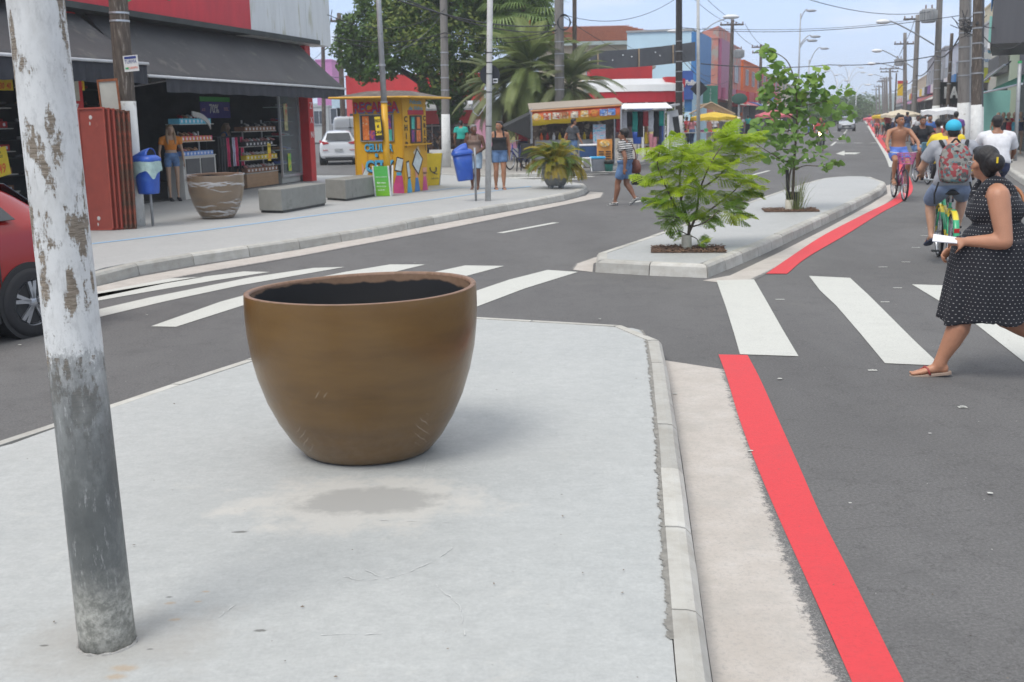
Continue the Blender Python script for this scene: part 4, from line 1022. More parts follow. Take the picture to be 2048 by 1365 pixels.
def hand(mb,wr,dirv,palm_n,s=1.0,curl=.5,thumb_side=1):
 """palm plus five separate bent fingers"""
 w0,d=V(wr),V(dirv).normalized(); nn=V(palm_n); nn=(nn-d*nn.dot(d)).normalized(); sdv=d.cross(nn)*thumb_side
 mb.loft([[w0+d*k*s+sdv*(w*s*cos(b))+nn*(h*s*sin(b)) for b in[2*pi*j/10 for j in range(10)]] for k,w,h in((-.01,.026,.02),(.02,.034,.017),(.06,.041,.014),(.088,.039,.012))])
 for k,(off,L_) in enumerate(((.028,.068),(.010,.077),(-.010,.072),(-.028,.056))):
  p=w0+d*.084*s+sdv*off*s; pts=[w0+d*.05*s+sdv*off*.8*s,p]; a=0.0; dd=d.copy()
  for j in range(3):
   a+=curl*(.5+.28*j); dd=(d*cos(a)+nn*sin(a)); p=p+dd*L_*s*(.44,.32,.24)[j]; pts.append(p)
  mb.tube(pts,[.0085*s,.0088*s,.0082*s,.0075*s,.006*s],8); mb.ell(pts[-1],.0062*s,n=8,m=5)
 tb=w0+d*.022*s+sdv*.026*s; t1=tb+(d*.6+sdv*.75+nn*.3).normalized()*.036*s; t2=t1+(d*.85+sdv*.25+nn*.55*curl*2).normalized()*.03*s; t3=t2+(d*.9+nn*.7*curl*2).normalized()*.022*s
 mb.tube([w0+d*.015*s,tb,t1,t2,t3],[.014*s,.0135*s,.011*s,.0095*s,.007*s],8); mb.ell(t3,.0075*s,n=8,m=5)
def head_mb(mb,c,yaw=0,pitch=0,s=1.0):
 Rm=(Matrix.Rotation(yaw,3,'Z')@Matrix.Rotation(pitch,3,'X')); c=V(c)
 def w(p):return c+Rm@(V(p)*s)
 mb.ell(w((0,-.012,.028)),(.074*s,.094*s,.088*s),Rm,18,12)
 mb.ell(w((0,.018,-.03)),(.058*s,.068*s,.078*s),Rm,16,10)
 mb.ell(w((0,.05,-.082)),(.028*s,.026*s,.022*s),Rm,12,8)
 mb.tube([w((0,.082,.02)),w((0,.094,-.006)),w((0,.108,-.028))],[.008*s,.011*s,.013*s],8); mb.ell(w((0,.104,-.030)),(.017*s,.012*s,.010*s),Rm,10,7)
 mb.ell(w((0,.084,-.055)),(.024*s,.012*s,.011*s),Rm,10,7)
 mb.ell(w((0,.075,.022)),(.048*s,.018*s,.010*s),Rm,12,7)
 for sx in(-1,1):
  mb.ell(w((sx*.076,-.012,-.012)),(.010*s,.020*s,.032*s),Rm,10,7); mb.ell(w((sx*.038,.058,-.022)),(.02*s,.018*s,.018*s),Rm,10,7)
 return Rm
def person(label,loc,rz,J,look,group=None,res=.016,scale=1.0,cat='person'):
 root=thing('person' if cat=='person' else 'mannequin',label,cat,loc,rz,group); root.scale=(scale,)*3
 sk=look.get('skin',SK1); ch=look.get('chest',1.0); be=look.get('belly',1.0); bu=look.get('bust',0); fat=look.get('fat',1.0); hw=look.get('hip',1.0)
 mb=MB()
 mb.loft(torso_rings(J,0,ch,be,bust=bu,hipw=hw))
 hc=V(J['head']); mb.tube([lerpv(J['neck'],hc,-.25),lerpv(J['neck'],hc,.7)],[.058*fat**.5,.05*fat**.5],12)
 Rm=head_mb(mb,hc,J.get('yaw',0),J.get('pitch',0),1.04)
 for s_ in 'LR':
  sh,el,wr=V(J['sh'+s_]),V(J['el'+s_]),V(J['wr'+s_])
  seg(mb,[sh,lerpv(sh,el,.35),lerpv(sh,el,.8),el],[.053*fat,.049*fat,.041*fat,.038*fat])
  mb.tube([lerpv(J['neck'],sh,.25),sh],[.06,.054*fat],10)
  seg(mb,[el,lerpv(el,wr,.25),lerpv(el,wr,.75),wr],[.038*fat,.040*fat,.029*fat,.024*fat])
  hd=V(J.get('hd'+s_,(wr-el))); hand(mb,wr,hd,J.get('pn'+s_,(1 if s_=='L' else-1,0,0)),1.0,J.get('curl'+s_,.45),1 if s_=='L' else-1)
  hp,kn,an=V(J['hip'+s_]),V(J['kn'+s_]),V(J['an'+s_])
  seg(mb,[hp,lerpv(hp,kn,.3),lerpv(hp,kn,.75),kn],[.088*fat,.082*fat,.062*fat,.054*fat])
  d_=(an-kn); bk=V((0,-.018,0))
  seg(mb,[kn,lerpv(kn,an,.28)+bk,lerpv(kn,an,.55)+bk*.7,lerpv(kn,an,.85),an],[.052*fat,.057*fat,.047*fat,.033*fat,.032*fat])
  toe=V(J.get('toe'+s_,an+V((0,.2,-.04)))); foot(mb,an,toe,1.0,look.get('toes',False))
 mb.build('body',sk,root,remesh=res,sm=3)
 # hair
 hs=look.get('hairstyle','short'); hm=look.get('hair',HB)
 def w(p):return hc+Rm@V(p)
 mb=MB()
 if hs!='none':
  mb.ell(w((0,-.028,.045)),(.083,.092,.082),Rm,18,12); mb.ell(w((0,.03,.085)),(.066,.05,.036),Rm,14,9); mb.ell(w((0,-.06,-.005)),(.07,.05,.07),Rm,14,9)
  if hs in('bun',):mb.ell(w((0,-.135,.01)),(.062,.055,.062),Rm,16,10); mb.ell(w((0,-.075,-.04)),(.05,.045,.055),Rm)
  if hs=='long':
   mb.tube([w((0,-.07,.02)),w((0,-.1,-.12)),w((0,-.1,-.26)),w((0,-.09,-.36))],[.075,.08,.07,.035],12)
   for sx in(-1,1):mb.tube([w((sx*.07,.0,.03)),w((sx*.085,.01,-.1)),w((sx*.09,.04,-.24)),w((sx*.08,.06,-.33))],[.028,.032,.032,.015],10)
  if hs=='afro':mb.ell(w((0,-.035,.05)),(.105,.105,.1),Rm,16,10)
  if hs=='pony':mb.tube([w((0,-.1,.03)),w((0,-.14,-.04)),w((0,-.13,-.15))],[.03,.035,.015],10)
  mb.build('hair',hm,root,remesh=max(.010,res*.7),sm=3)
 if look.get('face',True) and res<=.016:
  for sx in(-1,1):
   mb=MB(); mb.ell(w((sx*.032,.078,.004)),(.0135,.009,.0085),Rm,10,6); e=mb.build('eye',mat('eye_white',(.6,.58,.55),.3),root,smooth=True)
   mb=MB(); mb.ell(w((sx*.032,.0865,.004)),(.006,.003,.006),Rm,8,5); mb.build('pupil',mat('pupil',(.015,.01,.008),.2),e)
   mb=MB(); mb.tube([w((sx*.018,.093,.026)),w((sx*.035,.089,.031)),w((sx*.052,.078,.026))],.004,6); mb.build('eyebrow',hm,root)
  mb=MB(); mb.ell(w((0,.095,-.055)),(.022,.005,.007),Rm,10,6); mb.build('lips',mat('lips',(.25,.07,.06),.5),root)
 # clothing
 for kind,m_,kw in look.get('wear',[]):
  mb=MB(); inf=kw.get('inf',.014)
  if kind=='top':
   mb.loft(torso_rings(J,inf,ch,be,kw.get('lo',.0),kw.get('hi',.95),bust=bu,hipw=hw))
   sl=kw.get('sleeve',.45)
   for s_ in 'LR':
    sh,el,wr=V(J['sh'+s_]),V(J['el'+s_]),V(J['wr'+s_])
    if sl>0:
     mb.tube([lerpv(J['neck'],sh,.35),sh],[.062+inf*.6,.057*fat+inf],12); mb.ell(sh,.056*fat+inf)
     mb.tube([sh,lerpv(sh,el,min(1,sl))],[.054*fat+inf,.052*fat+inf*1.3],14)
     if sl>1:mb.ell(el,.045*fat+inf); mb.tube([el,lerpv(el,wr,sl-1)],[.042*fat+inf,.034*fat+inf],12)
    else:
     q_=lerpv(J['neck'],sh,.52); mb.tube(spline([q_+V((0,.085,-.12)),q_+V((0,.07,.01)),q_+V((0,.0,.052)),q_+V((0,-.075,.0)),q_+V((0,-.09,-.12))],3),kw.get('strap',.026),8)
  elif kind=='bottom':
   mb.loft(torso_rings(J,inf,ch,be,-.2,kw.get('hi',.24),bust=bu,hipw=hw))
   L_=kw.get('len',.55); fl=kw.get('flare',1.12)
   for s_ in 'LR':
    hp,kn,an=V(J['hip'+s_]),V(J['kn'+s_]),V(J['an'+s_])
    if L_<=1:mb.tube([hp,lerpv(hp,kn,L_*.6),lerpv(hp,kn,L_)],[.09*fat+inf,.084*fat+inf,(.084-.028*L_)*fat*fl+inf],16); mb.ell(hp,.088*fat+inf)
    else:mb.ell(hp,.088*fat+inf); mb.tube([hp,lerpv(hp,kn,.6),kn,lerpv(kn,an,.4),lerpv(kn,an,L_-1)],[.09*fat+inf,.08*fat+inf,.062*fat+inf,.062*fat+inf,.052*fat+inf],14)
  elif kind=='dress':
   mb.loft(torso_rings(J,inf,ch,be,.12,kw.get('hi',.9),bust=bu,hipw=hw))
   for s_ in 'LR':
    sh=V(J['sh'+s_]); q_=lerpv(J['neck'],sh,.5); mb.tube(spline([q_+V((0,.11,-.2)),q_+V((0,.09,-.02)),q_+V((0,.01,.062)),q_+V((0,-.085,.0)),q_+V((0,-.12,-.14))],3),.044,10)
   pel=V(J['pelvis']); hem=kw['hem']; n=48; rings=[]
   for i in range(9):
    t_=i/8; z=pel.z+.12+(hem-pel.z-.12)*t_; wx=(.168*hw*ch+inf)*(1-t_)+kw['hw'][0]*t_; wy=(.13*be*ch+inf)*(1-t_)+kw['hw'][1]*t_
    cy=pel.y+kw.get('shift',0)*t_
    rings.append([V((pel.x+wx*(1+.07*t_*sin(9*b+1)+.04*t_*sin(17*b))*cos(b),cy+wy*(1+.07*t_*sin(9*b+1)+.03*t_*sin(14*b+2))*sin(b),z+.02*t_*sin(5*b)+kw.get('hemtilt',0)*t_*sin(b))) for b in[2*pi*j/n for j in range(n)]])
   mb.loft(rings)
  elif kind=='shoe':
   for s_ in 'LR':
    an=V(J['an'+s_]); toe=V(J.get('toe'+s_,an+V((0,.2,-.04)))); foot(mb,an+V((0,0,-.006)),toe,1.13)
  elif kind=='sandal':
   for s_ in 'LR':
    an=V(J['an'+s_]); toe=V(J.get('toe'+s_,an+V((0,.2,-.04)))); d=(toe-an).normalized(); sdv=d.cross(V((0,0,1))).normalized(); u=sdv.cross(d)
    so_=an-u*.066
    rr=[]
    for k,w2 in((-.075,.02),(-.05,.036),(.04,.037),(.13,.05),(.18,.045),(.215,.02)):rr.append([so_+d*k+sdv*w2*sx+u*h for sx,h in((-1,-.011),(1,-.011),(1,.011),(-1,.011))])
    o=MB(); o.loft(rr); o.build('sandal_sole',kw.get('sole',m_),root,bevel=.004)
    q=MB(); q.tube([so_+sdv*.042+d*.07+u*.005,so_+sdv*.034+d*.08+u*.05,so_+d*.1+u*.062,so_-sdv*.03+d*.08+u*.05,so_-sdv*.042+d*.07+u*.005],.008,6); q.tube([so_+d*.1+u*.06,so_+d*.16+u*.03,so_+d*.175+u*.0],.006,6)
    q.build('sandal_strap',m_,root,smooth=True)
   continue
  o=mb.build(kw.get('name',{'top':'shirt','bottom':'shorts','dress':'dress','shoe':'shoes'}[kind]),m_,root,remesh=max(.009,res*.85),sm=kw.get('sm',3))
 return root
def stand(h=1.64,step=.0,arm=.0,sw=.19,lift=0.0):
 """standing or walking figure facing +Y; step = half stride in metres"""
 k=h/1.64; s=step
 J=dict(pelvis=(0,0,.93-.03*abs(s)),neck=(0,.02,1.37-.03*abs(s)),head=(0,.045,1.52-.03*abs(s)),hipL=(-.088,0,.87-.03*abs(s)),hipR=(.088,0,.87-.03*abs(s)),shL=(-sw,.0,1.32-.03*abs(s)),shR=(sw,.0,1.32-.03*abs(s)),elL=(-sw-.06,-.03-arm,1.04),elR=(sw+.06,-.03+arm,1.04),wrL=(-sw-.06,.04-arm*1.5,.80+abs(arm)*.15),wrR=(sw+.06,.04+arm*1.7,.80+abs(arm)*.15))
 J['knL']=(-.09,s*.55+.03,.47); J['knR']=(.09,-s*.25+.06*(s>0),.46)
 J['anL']=(-.085,s,.075); J['anR']=(.085,-s,.075+lift)
 if lift:J['toeR']=(.085,-s+.16,.035); J['anR']=(.085,-s,.16)
 return{a:tuple(V(v)*k) if isinstance(v,tuple) else v for a,v in J.items()}
# mannequins in the shop
DEN=mat('denim',(.10,.18,.33),.85,.35,9,bump=.3,bscale=200); ORT=mat('orange_cloth',(.58,.19,.02),.8,.12,20,dirt=(.02,.02,.02),dscale=9,dthr=.66)
J=stand(1.72,0,0); mp_=P(350,401,.16)
person('long-haired mannequin in orange top and denim shorts by the blue bin',(mp_.x,mp_.y,.16),R(-150),J,dict(skin=SKM,hair=HBL,hairstyle='long',fat=.82,chest=.88,bust=.015,wear=[('top',ORT,dict(lo=.3,hi=.93,sleeve=.4,inf=.012)),('bottom',DEN,dict(len=.35,inf=.012)),('shoe',mat('black_canvas_shoe',(.02,.02,.022),.7),{})]),res=.018,cat='mannequin')
q=SH(455,330,1.3); J=stand(1.75,0,0)
person('long-haired mannequin in a short blue top behind the clothes rail',SW((q.x,1.3,0)),R(-100),J,dict(skin=SKM,hair=HBL,hairstyle='long',fat=.82,chest=.88,bust=.015,face=False,wear=[('top',mat('blue_sequin',(.03,.14,.38),.5,.4,60),dict(lo=.6,hi=.9,sleeve=0,inf=.012)),('bottom',GC[0],dict(len=1.8))]),res=.022,cat='mannequin')
# ---------------------------------------------------------------- street furniture near the corner
CCR=mat('bench_concrete',(.235,.235,.215),.8,.1,5,dirt=(.18,.18,.165),dscale=4,dthr=.62,bump=.3)
def bench(pa,pb,pc,h,label):
 a,b,c=P(*pa,.15),P(*pb,.15),P(*pc,.15); d=a+(c-b)
 ctr=(a+c)/2; q=thing('concrete_bench',label,'bench',ctr,0,'grey concrete block benches')
 pol=[((p-ctr).x,(p-ctr).y) for p in(a,b,c,d)]
 sh=[(x*.95,y*.95) for x,y in pol]
 mb=MB(); mb.prism(pol,.045,h); mb.build('block',CCR,q,bevel=.012)
 mb=MB(); mb.prism(sh,0,.047); mb.build('plinth',mat('dark_plinth',(.06,.06,.058),.9),q)
bench((519,426),(565,427),(653,411),.46,'grey concrete block bench right of the wrapped planter')
bench((652,400),(692,403),(762,391),.46,'grey concrete block bench in front of the yellow kiosk')
# wrapped planter
wp=planter('brown planter wrapped in clear plastic film beside the benches',(-5.42,20.55,.15),.92,1.2,True)
FILM=mat('plastic_film',(.75,.75,.75),.25,0,alpha=.42)
mb=MB(); rp_=random.Random(4)
def pr_(z):return.335+(.592-.335)*min(1,max(0,z/.7))**.55
for k in range(46):
 z0=rp_.uniform(.06,.86); tl_=rp_.uniform(-.12,.12); ph=rp_.random()*6.3; a0=rp_.random()*6.3; ln=rp_.uniform(.6,2.6); hw_=rp_.uniform(.003,.016); l1=[]; l2=[]
 for i in range(25):
  a=a0+ln*i/24; z=max(.04,min(.875,z0+tl_*sin(a+ph)+.012*sin(a*9+k))); w_=hw_*(.3+sin(pi*i/24))*(1+.4*sin(i*2.1+k))
  for zz_,l_ in((z-w_,l1),(z+w_,l2)):r_=pr_(zz_)+.006+.002*(k%3); l_.append(V((r_*cos(a),r_*sin(a)*.93,zz_)))
 mb.loft([l1,l2],cap=False,closed=False)
tag(mb.build('plastic_wrap',FILM,wp,smooth=True),None,None,None,'stuff')
# leaning sheet stack
b0=P(215,461,.15); fx=V((.985,-.17,0)).normalized(); fy=V((.17,.985,0)).normalized()
RSH=mat('red_oxide_sheet',(.26,.045,.028),.6,.14,4,dirt=(.34,.10,.07),dscale=5,dthr=.66); RSH2=mat('rusty_sheet',(.19,.048,.026),.75,.35,9,dirt=(.10,.05,.03),dscale=6,dthr=.5)
WSH=mat('old_white_sheet',(.42,.42,.37),.6,.12,3,dirt=(.33,.14,.05),dscale=3.4,dthr=.66)
RUST=mat('rust',(.22,.07,.025),.85,.4,14)
wS=.48
for i in range(6):
 off=fx*(.055*i)+fy*(.05*i); h=2.02-.012*i
 p=b0+off-fx*.12
 lbl=['front red-oxide metal sheet leaning against the street pole','second red metal sheet of the leaning stack','third red metal sheet of the leaning stack','fourth, browner metal sheet of the leaning stack','fifth, rusty metal sheet of the leaning stack','rearmost rusty metal sheet of the leaning stack'][i]
 q=thing('metal_sheet',lbl,'metal sheet',p,math.atan2(fx.y,fx.x),'metal sheets leaning in a stack')
 q.rotation_euler[0]=R(-3.2+.2*i); q.rotation_euler[1]=R(-1.2+.3*i)
 mm_=RSH if i<3 else RSH2
 mb=MB(); mb.box((0,.006,h/2),(wS,.008,h)); mb.build('panel',mm_,q)
 mb=MB()
 for x in(-wS/2+.012,wS/2-.012):mb.box((x,-.004,h/2),(.024,.034,h-.05))
 for z in(.014,h-.014):mb.box((0,-.004,z),(wS-.05,.034,.026))
 mb.build('folded_edge',mm_ if i else mat('red_oxide_edge',(.30,.055,.035),.6,.2,8),q)
 if i==0:
  mb=MB()
  for z in(h-.16,.2):mb.ell((-.02,-.002,z),(.03,.006,.035),n=8,m=5); mb.ell((-.04,-.002,z-.1),(.012,.005,.03),n=8,m=5)
  mb.build('zip_tie_scrap',mat('pale_scrap',(.5,.47,.44),.6),q)
p=b0+fy*.40+fx*.12; a1=A(218,158,p.y).z
q=thing('metal_sheet','taller white metal panel with rusty frame behind the red sheets','metal sheet',(p.x,p.y,.15),math.atan2(fx.y,fx.x)); q.rotation_euler[1]=R(-2.5); h=a1-.15
mb=MB(); mb.box((0,.004,h/2),(.34,.008,h-.04)); mb.build('panel',WSH,q)
mb=MB(); [mb.box((x,-.002,h/2),(.025,.03,h)) for x in(-.17,.17)]; mb.box((0,-.002,h-.02),(.31,.03,.04)); mb.build('frame',RUST,q)
# poles
PW=mat('whitewash',(.60,.60,.58),.85,.12,5,dirt=(.38,.36,.33),dscale=6,dthr=.62,bump=.3,bscale=20)
WOODP=mat('weathered_wood_pole',(.095,.075,.06),.9,.45,9,stretch=(3,3,.4),dirt=(.25,.22,.19),dscale=9,dthr=.6,bump=.8,bscale=25)
CONP=mat('concrete_pole',(.19,.175,.16),.9,.2,5,stretch=(2,2,.3),dirt=(.10,.09,.08),dscale=4,dthr=.62,bump=.3); GALV=mat('galvanised',(.33,.34,.35),.5,.18,6,metal=.3,dirt=(.25,.25,.26),dscale=8,dthr=.6)
BLKM=_M['black_metal']; INS=mat('insulator',(.16,.09,.06),.35)
def pole(label,base_px,zg,top_px,Ytop_off,z_top_m,r0,r1,m_,white_to=None,arms=(),extra=None,group='utility poles along the street',bands=0,Yfix=None):
 b=P(*base_px,zg) if Yfix is None else V((A(base_px[0],base_px[1],Yfix).x,Yfix,zg))
 t_=A(top_px[0],top_px[1],b.y+Ytop_off); d=(t_-b); d=d/d.z
 q=thing('utility_pole',label,'pole',b,0,group)
 mb=MB(); k=14; pts=[d*(z_top_m*i/k) for i in range(k+1)]
 mb.tube(pts,[r0+(r1-r0)*i/k for i in range(k+1)],18); mb.build('shaft',m_,q,smooth=True)
 if white_to:
  zt=white_to
  mb=MB(); mb.tube([d*0,d*(zt*.5),d*zt],[r0+.012,r0+.009-(r0-r1)*.05,r0+.007-(r0-r1)*zt/z_top_m],18); mb.build('white_base',PW,q,smooth=True)
 for z,w,ang in arms:
  c=d*z; ax=V((cos(ang),sin(ang),0))
  mb=MB(); mb.box(c+V((-sin(ang),cos(ang),0))*(r1+.06),(w,.1,.12),ang); a_=mb.build('crossarm',WOODP,q)
  for k in(-.46,-.18,.18,.46):
   mb=MB(); mb.lathe([(.03,.06),(.055,.09),(.04,.12),(.06,.15),(.035,.2)],8,c=c+ax*(w*k)+V((-sin(ang),cos(ang),0))*(r1+.06)); mb.build('insulator',INS,a_)
 for i in range(bands):
  z=2.8+i*.45; mb=MB(); mb.tube([d*z,d*(z+.04)],r0+.012-(r0-r1)*z/z_top_m,18); mb.build('steel_band',GALV,q)
 return q,b,d
ang_st=R(-20)
q,pb2,pd2=pole('thick dark weathered pole with white foot in front of the shoe shop',(270,452),.15,(236,0),0,9.5,.17,.135,WOODP,white_to=2.12,arms=())
mb=MB()
for z in(3.42,3.55):mb.tube([pd2*z,pd2*(z+.03)],.165,18)
mb.build('steel_band',ALU,q)
# small nameplate on this pole
s_=A(248,110,pb2.y-.2); s2=A(278,150,pb2.y-.2)
q=thing('street_sign','small white plate with blue lettering strapped to the weathered pole','sign',A(264,142,pb2.y-.2),R(-14)); q.rotation_euler[1]=R(-3)
mb=MB(); mb.box((0,0,.12),(.27,.012,.26)); mb.build('plate',mat('white_enamel',(.62,.62,.6),.4,.08,9),q)
NAVY=mat('navy_print',(.03,.05,.2),.5)
mb=MB(); mb.box((0,-.009,.215),(.22,.004,.04)); mb.build('blue_bar',NAVY,q)
lettering('TURMA',.085,NAVY,(0,-.009,.12),(1,0,0),(0,0,1),q,'lettering',.001,'CENTER',.8); lettering('TURISMO',.05,ORP,(.03,-.009,.03),(1,0,0),(0,0,1),q,'lettering',.001,'CENTER',.9)
mb=MB(); mb.box((-.08,-.009,.045),(.06,.004,.03)); mb.build('green_mark',GRN,q)
# blue bins
BINB=mat('blue_bin_plastic',(.022,.085,.40),.4,.12,5,dirt=(.04,.12,.42),dscale=4,dthr=.6); LINER=mat('bin_liner',(.40,.54,.50),.35,.15,12,bump=1.,bscale=18,alpha=.85)
def bin_(label,base,rz,post_h,liner=False,tilt=0,off=(0,-.26),zb_=.5,rim=True):
 q=thing('litter_bin',label,'litter bin',base,rz,'blue litter bins on posts')
 mb=MB(); mb.tube([(0,0,0),(0,0,post_h)],.024,10); mb.build('post',GALV,q,smooth=True)
 x0,y0=off; Tm=Matrix.Translation((x0,y0,zb_))@Matrix.Rotation(tilt,4,'Y')
 mb=MB(); mb.T=Tm
 def sq(w,d,z,n=24,pw=.55):
  return[V((w*math.copysign(abs(cos(a))**pw,cos(a)),d*math.copysign(abs(sin(a))**pw,sin(a)),z)) for a in[2*pi*j/n for j in range(n)]]
 mb.loft([sq(.155,.125,0),sq(.165,.135,.03),sq(.19,.155,.35),sq(.205,.17,.56)]); mb.build('body',BINB,q,smooth=True,bevel=0)
 mb=MB(); mb.T=Tm; mb.loft([sq(.222,.185,.545),sq(.225,.188,.56),sq(.222,.186,.60),sq(.19,.15,.635),sq(.15,.12,.655)]); l_=mb.build('lid',BINB,q,smooth=True)
 mb=MB(); mb.T=Tm
 rings=[]
 for i in range(9):
  u=i/8; x=-.19+.30*u; hh=.03+.12*sin(u*pi/2)
  rings.append([V((x,.135*cos(a),.62+hh*sin(a))) for a in[pi*j/10 for j in range(11)]])
 rings2=[r_ for r_ in rings]
 mb.loft(rings2,cap=False,closed=False); mb.build('hood',BINB,q,smooth=True,solid=.01)
 mb=MB(); mb.T=Tm; mb.add([(.105,.125*cos(a),.622+.125*max(0,sin(a))) for a in[pi*j/12 for j in range(13)]],[tuple(range(13))]); mb.build('opening',mat('bin_hole',(.008,.008,.01),.9),q)
 mb=MB(); mb.box((x0*.5,y0*.5,zb_+.45),(.05+abs(x0)*.5,.05+abs(y0)*.5,.12)); mb.build('bracket',GALV,q)
 if liner:
  mb=MB(); mb.T=Tm; n=60; rings=[]
  for i in range(7):
   u=i/6; ring=[]
   for j in range(n):
    a=2*pi*j/n; dep=.16+.14*abs(cos(a*2+1.1))**2; dep=dep if sin(a)<.5 else.12
    k=1.09+.05*u+.025*sin(a*11+i)*u+.012*sin(a*23+i*2)
    pw=.6
    ring.append(V((.205*k*math.copysign(abs(cos(a))**pw,cos(a)),.17*k*math.copysign(abs(sin(a))**pw,sin(a)),.555-dep*u)))
   rings.append(ring)
  mb.loft(rings,cap=False); mb.build('bin_liner',LINER,q,smooth=True)
 return q
bp=P(306,452,.15)
bin_('blue litter bin with pale liner folded over it beside the white pole foot',(bp.x,bp.y,.15),R(-18),1.0,True,off=(.06,-.12),zb_=.56)
bp=P(952,402,.15)
bin_('tilted blue litter bin in front of the two walking women',(bp.x,bp.y,.15),R(12),1.12,False,tilt=R(-6),off=(-.22,-.02),zb_=.44)
bp=P(1284,318,.12)
bin_('small blue litter bin beside the bus shelter',(bp.x-.2,bp.y,.12),R(-8),1.1,False,off=(.0,-.14),zb_=.62)
# white corner pole with back of a round sign and CCTV bracket
wb=P(976,402,.15)
q=thing('sign_post','slim pale steel pole with the black back of a round sign','pole',wb)
tx=(A(980,0,wb.y)-wb); tx=tx/tx.z
PALE=mat('pale_steel_pole',(.46,.46,.45),.7,.14,7,dirt=(.28,.26,.23),dscale=14,dthr=.63)
mb=MB(); mb.tube([tx*0,tx*2.5,tx*5.2],[.066,.062,.06],14); mb.build('shaft',PALE,q,smooth=True)
mb=MB()
for z in(1.55,2.25,2.62,2.85,3.05):mb.tube([tx*z,tx*(z+.02)],.067,14)
mb.build('band',BLKM,q)
zc=A(988,150,wb.y).z-.15
mb=MB(); mb.tube([V((.1,.075,zc)),V((.1,.085,zc))],.21,32); d_=mb.build('sign_disc',mat('sign_back',(.018,.02,.026),.5),q)
mb=MB(); mb.box((.21,.07,zc-.12),(.1,.008,.09)); mb.build('sticker',WL,q); mb=MB(); mb.box((.21,.062,zc-.12),(.075,.004,.035)); mb.build('sticker_mark',BLK,q)
# yellow kiosk
KA=R(-20); kc=P(811,387,.15)
kl=V((-cos(KA),sin(-KA)*1,0));
kx=V((cos(R(20)),-sin(R(20)),0))
ky=V((sin(R(20)),cos(R(20)),0))
KW,KD,KH=1.30,1.35,2.25
ko=kc-kx*KW
ks=thing('recharge_kiosk','yellow phone recharge kiosk with painted lettering and overhanging flat roof','kiosk',ko,math.atan2(kx.y,kx.x))
m_,t,b=node_mat('kiosk_yellow'); s=obj_co(t)
c=ramp(t,noise(t,s,3,7,.6),[(.3,(.55,.285,.008)),(.7,(.66,.36,.012))]); c=mix(t,ramp(t,noise(t,s,16,9,.8),[(.64,0.),(.7,.5)]),c,(.4,.2,.03))
t.links.new(c,b.inputs['Base Color']); b.inputs['Roughness'].default_value=.45; KY=m_
mb=MB(); mb.box((KW/2,KD/2,KH/2),(KW,KD,KH)); mb.build('body',KY,ks,bevel=.01)
RIBM=mat('kiosk_rib',(.5,.25,.01),.5)
mb=MB()
for x in(.01,.33,.98,KW-.01):mb.box((x,-.006,KH/2),(.03,.02,KH))
mb.build('corner_rib',RIBM,ks)
# roof: thin overhanging hipped sheet
rz0=2.27; ov=.55
mb=MB(); o_=[V((-ov+.1,-.35,rz0)),V((KW+.34,-.35,rz0-.02)),V((KW+.5,KD+.4,rz0-.03)),V((-ov,KD+.4,rz0))]; i_=[V((.25,.25,rz0+.15)),V((KW-.25,.25,rz0+.15)),V((KW-.25,KD-.25,rz0+.15)),V((.25,KD-.25,rz0+.15))]
mb.loft([o_,i_]); mb.build('roof',mat('dirty_roof',(.12,.10,.085),.85,.35,5,dirt=(.2,.18,.15),dscale=5,dthr=.6),ks)
mb=MB()
for i in range(4):a,b_=o_[i],o_[(i+1)%4]; mb.tube([a,b_],.028,6)
mb.build('roof_rim',KY,ks)
RD=mat('kiosk_red',(.42,.02,.035),.5); BLT=mat('kiosk_blue',(.07,.36,.56),.5);
def let2(txt,size,x,z,m1,m2,parent,v=-.03,off=.012,right=(1,0,0),org=None,sx=1.,dx=.03,dz=-.03,sh=0):
 nrm=V(right).cross(V((0,0,1)))
 o1=V((x,v,z)) if org is None else V(org)
 lettering(txt,size,m2,o1+V(right)*dx+V((0,0,dz))-nrm*.004,right,(0,0,1),parent,'lettering_shadow',.001,'CENTER',sx,offset=off,shear=sh)
 lettering(txt,size,m1,o1,right,(0,0,1),parent,'lettering',.002,'CENTER',sx,offset=off*.8,shear=sh)
let2('RECARGA',.33,.60,1.93,RD,mat('kiosk_shadow_blue',(.05,.16,.34),.5),ks,sx=.80,off=.014,dx=.02,dz=-.025)
let2('CELULAR',.25,.64,1.0,BLT,BLK,ks,sx=.72,off=.010,dx=.012,dz=-.015)
let2('e',.17,.58,.87,BLT,BLK,ks,off=.008,dx=.012,dz=-.015)
let2('CITY',.38,.64,.52,BLT,BLK,ks,sx=.9,off=.016,dx=.015,dz=-.02)
# window with posters on the long face
mb=MB(); mb.box((.62,-.012,1.55),(.86,.02,.62)); wn=mb.build('window',mat('dark_window',(.05,.045,.045),.3),ks)
PC=[mat('poster_orange',(.62,.16,.03),.5,.3,8,dirt=(.6,.5,.3),dscale=12,dthr=.6),mat('poster_purple',(.13,.04,.22),.5,.3,8,dirt=(.55,.1,.05),dscale=9,dthr=.55),mat('poster_teal',(.06,.42,.34),.5,.3,8,dirt=(.6,.6,.5),dscale=9,dthr=.62),mat('poster_blue',(.05,.1,.4),.5,.3,8,dirt=(.6,.3,.1),dscale=9,dthr=.6)]
for x,z,w,h,ci in((.33,1.55,.17,.56,0),(.5,1.37,.15,.24,1),(.68,1.37,.17,.24,3),(.72,1.68,.18,.32,1),(.90,1.68,.2,.32,1),(.90,1.37,.22,.28,2)):
 mb=MB(); mb.box((x,-.026,z),(w,.006,h)); mb.build('poster',PC[ci],wn)
mb=MB()
for x in(.185,1.055):mb.box((x,-.028,1.55),(.02,.03,.64))
for z in(1.24,1.86):mb.box((.62,-.028,z),(.89,.03,.02))
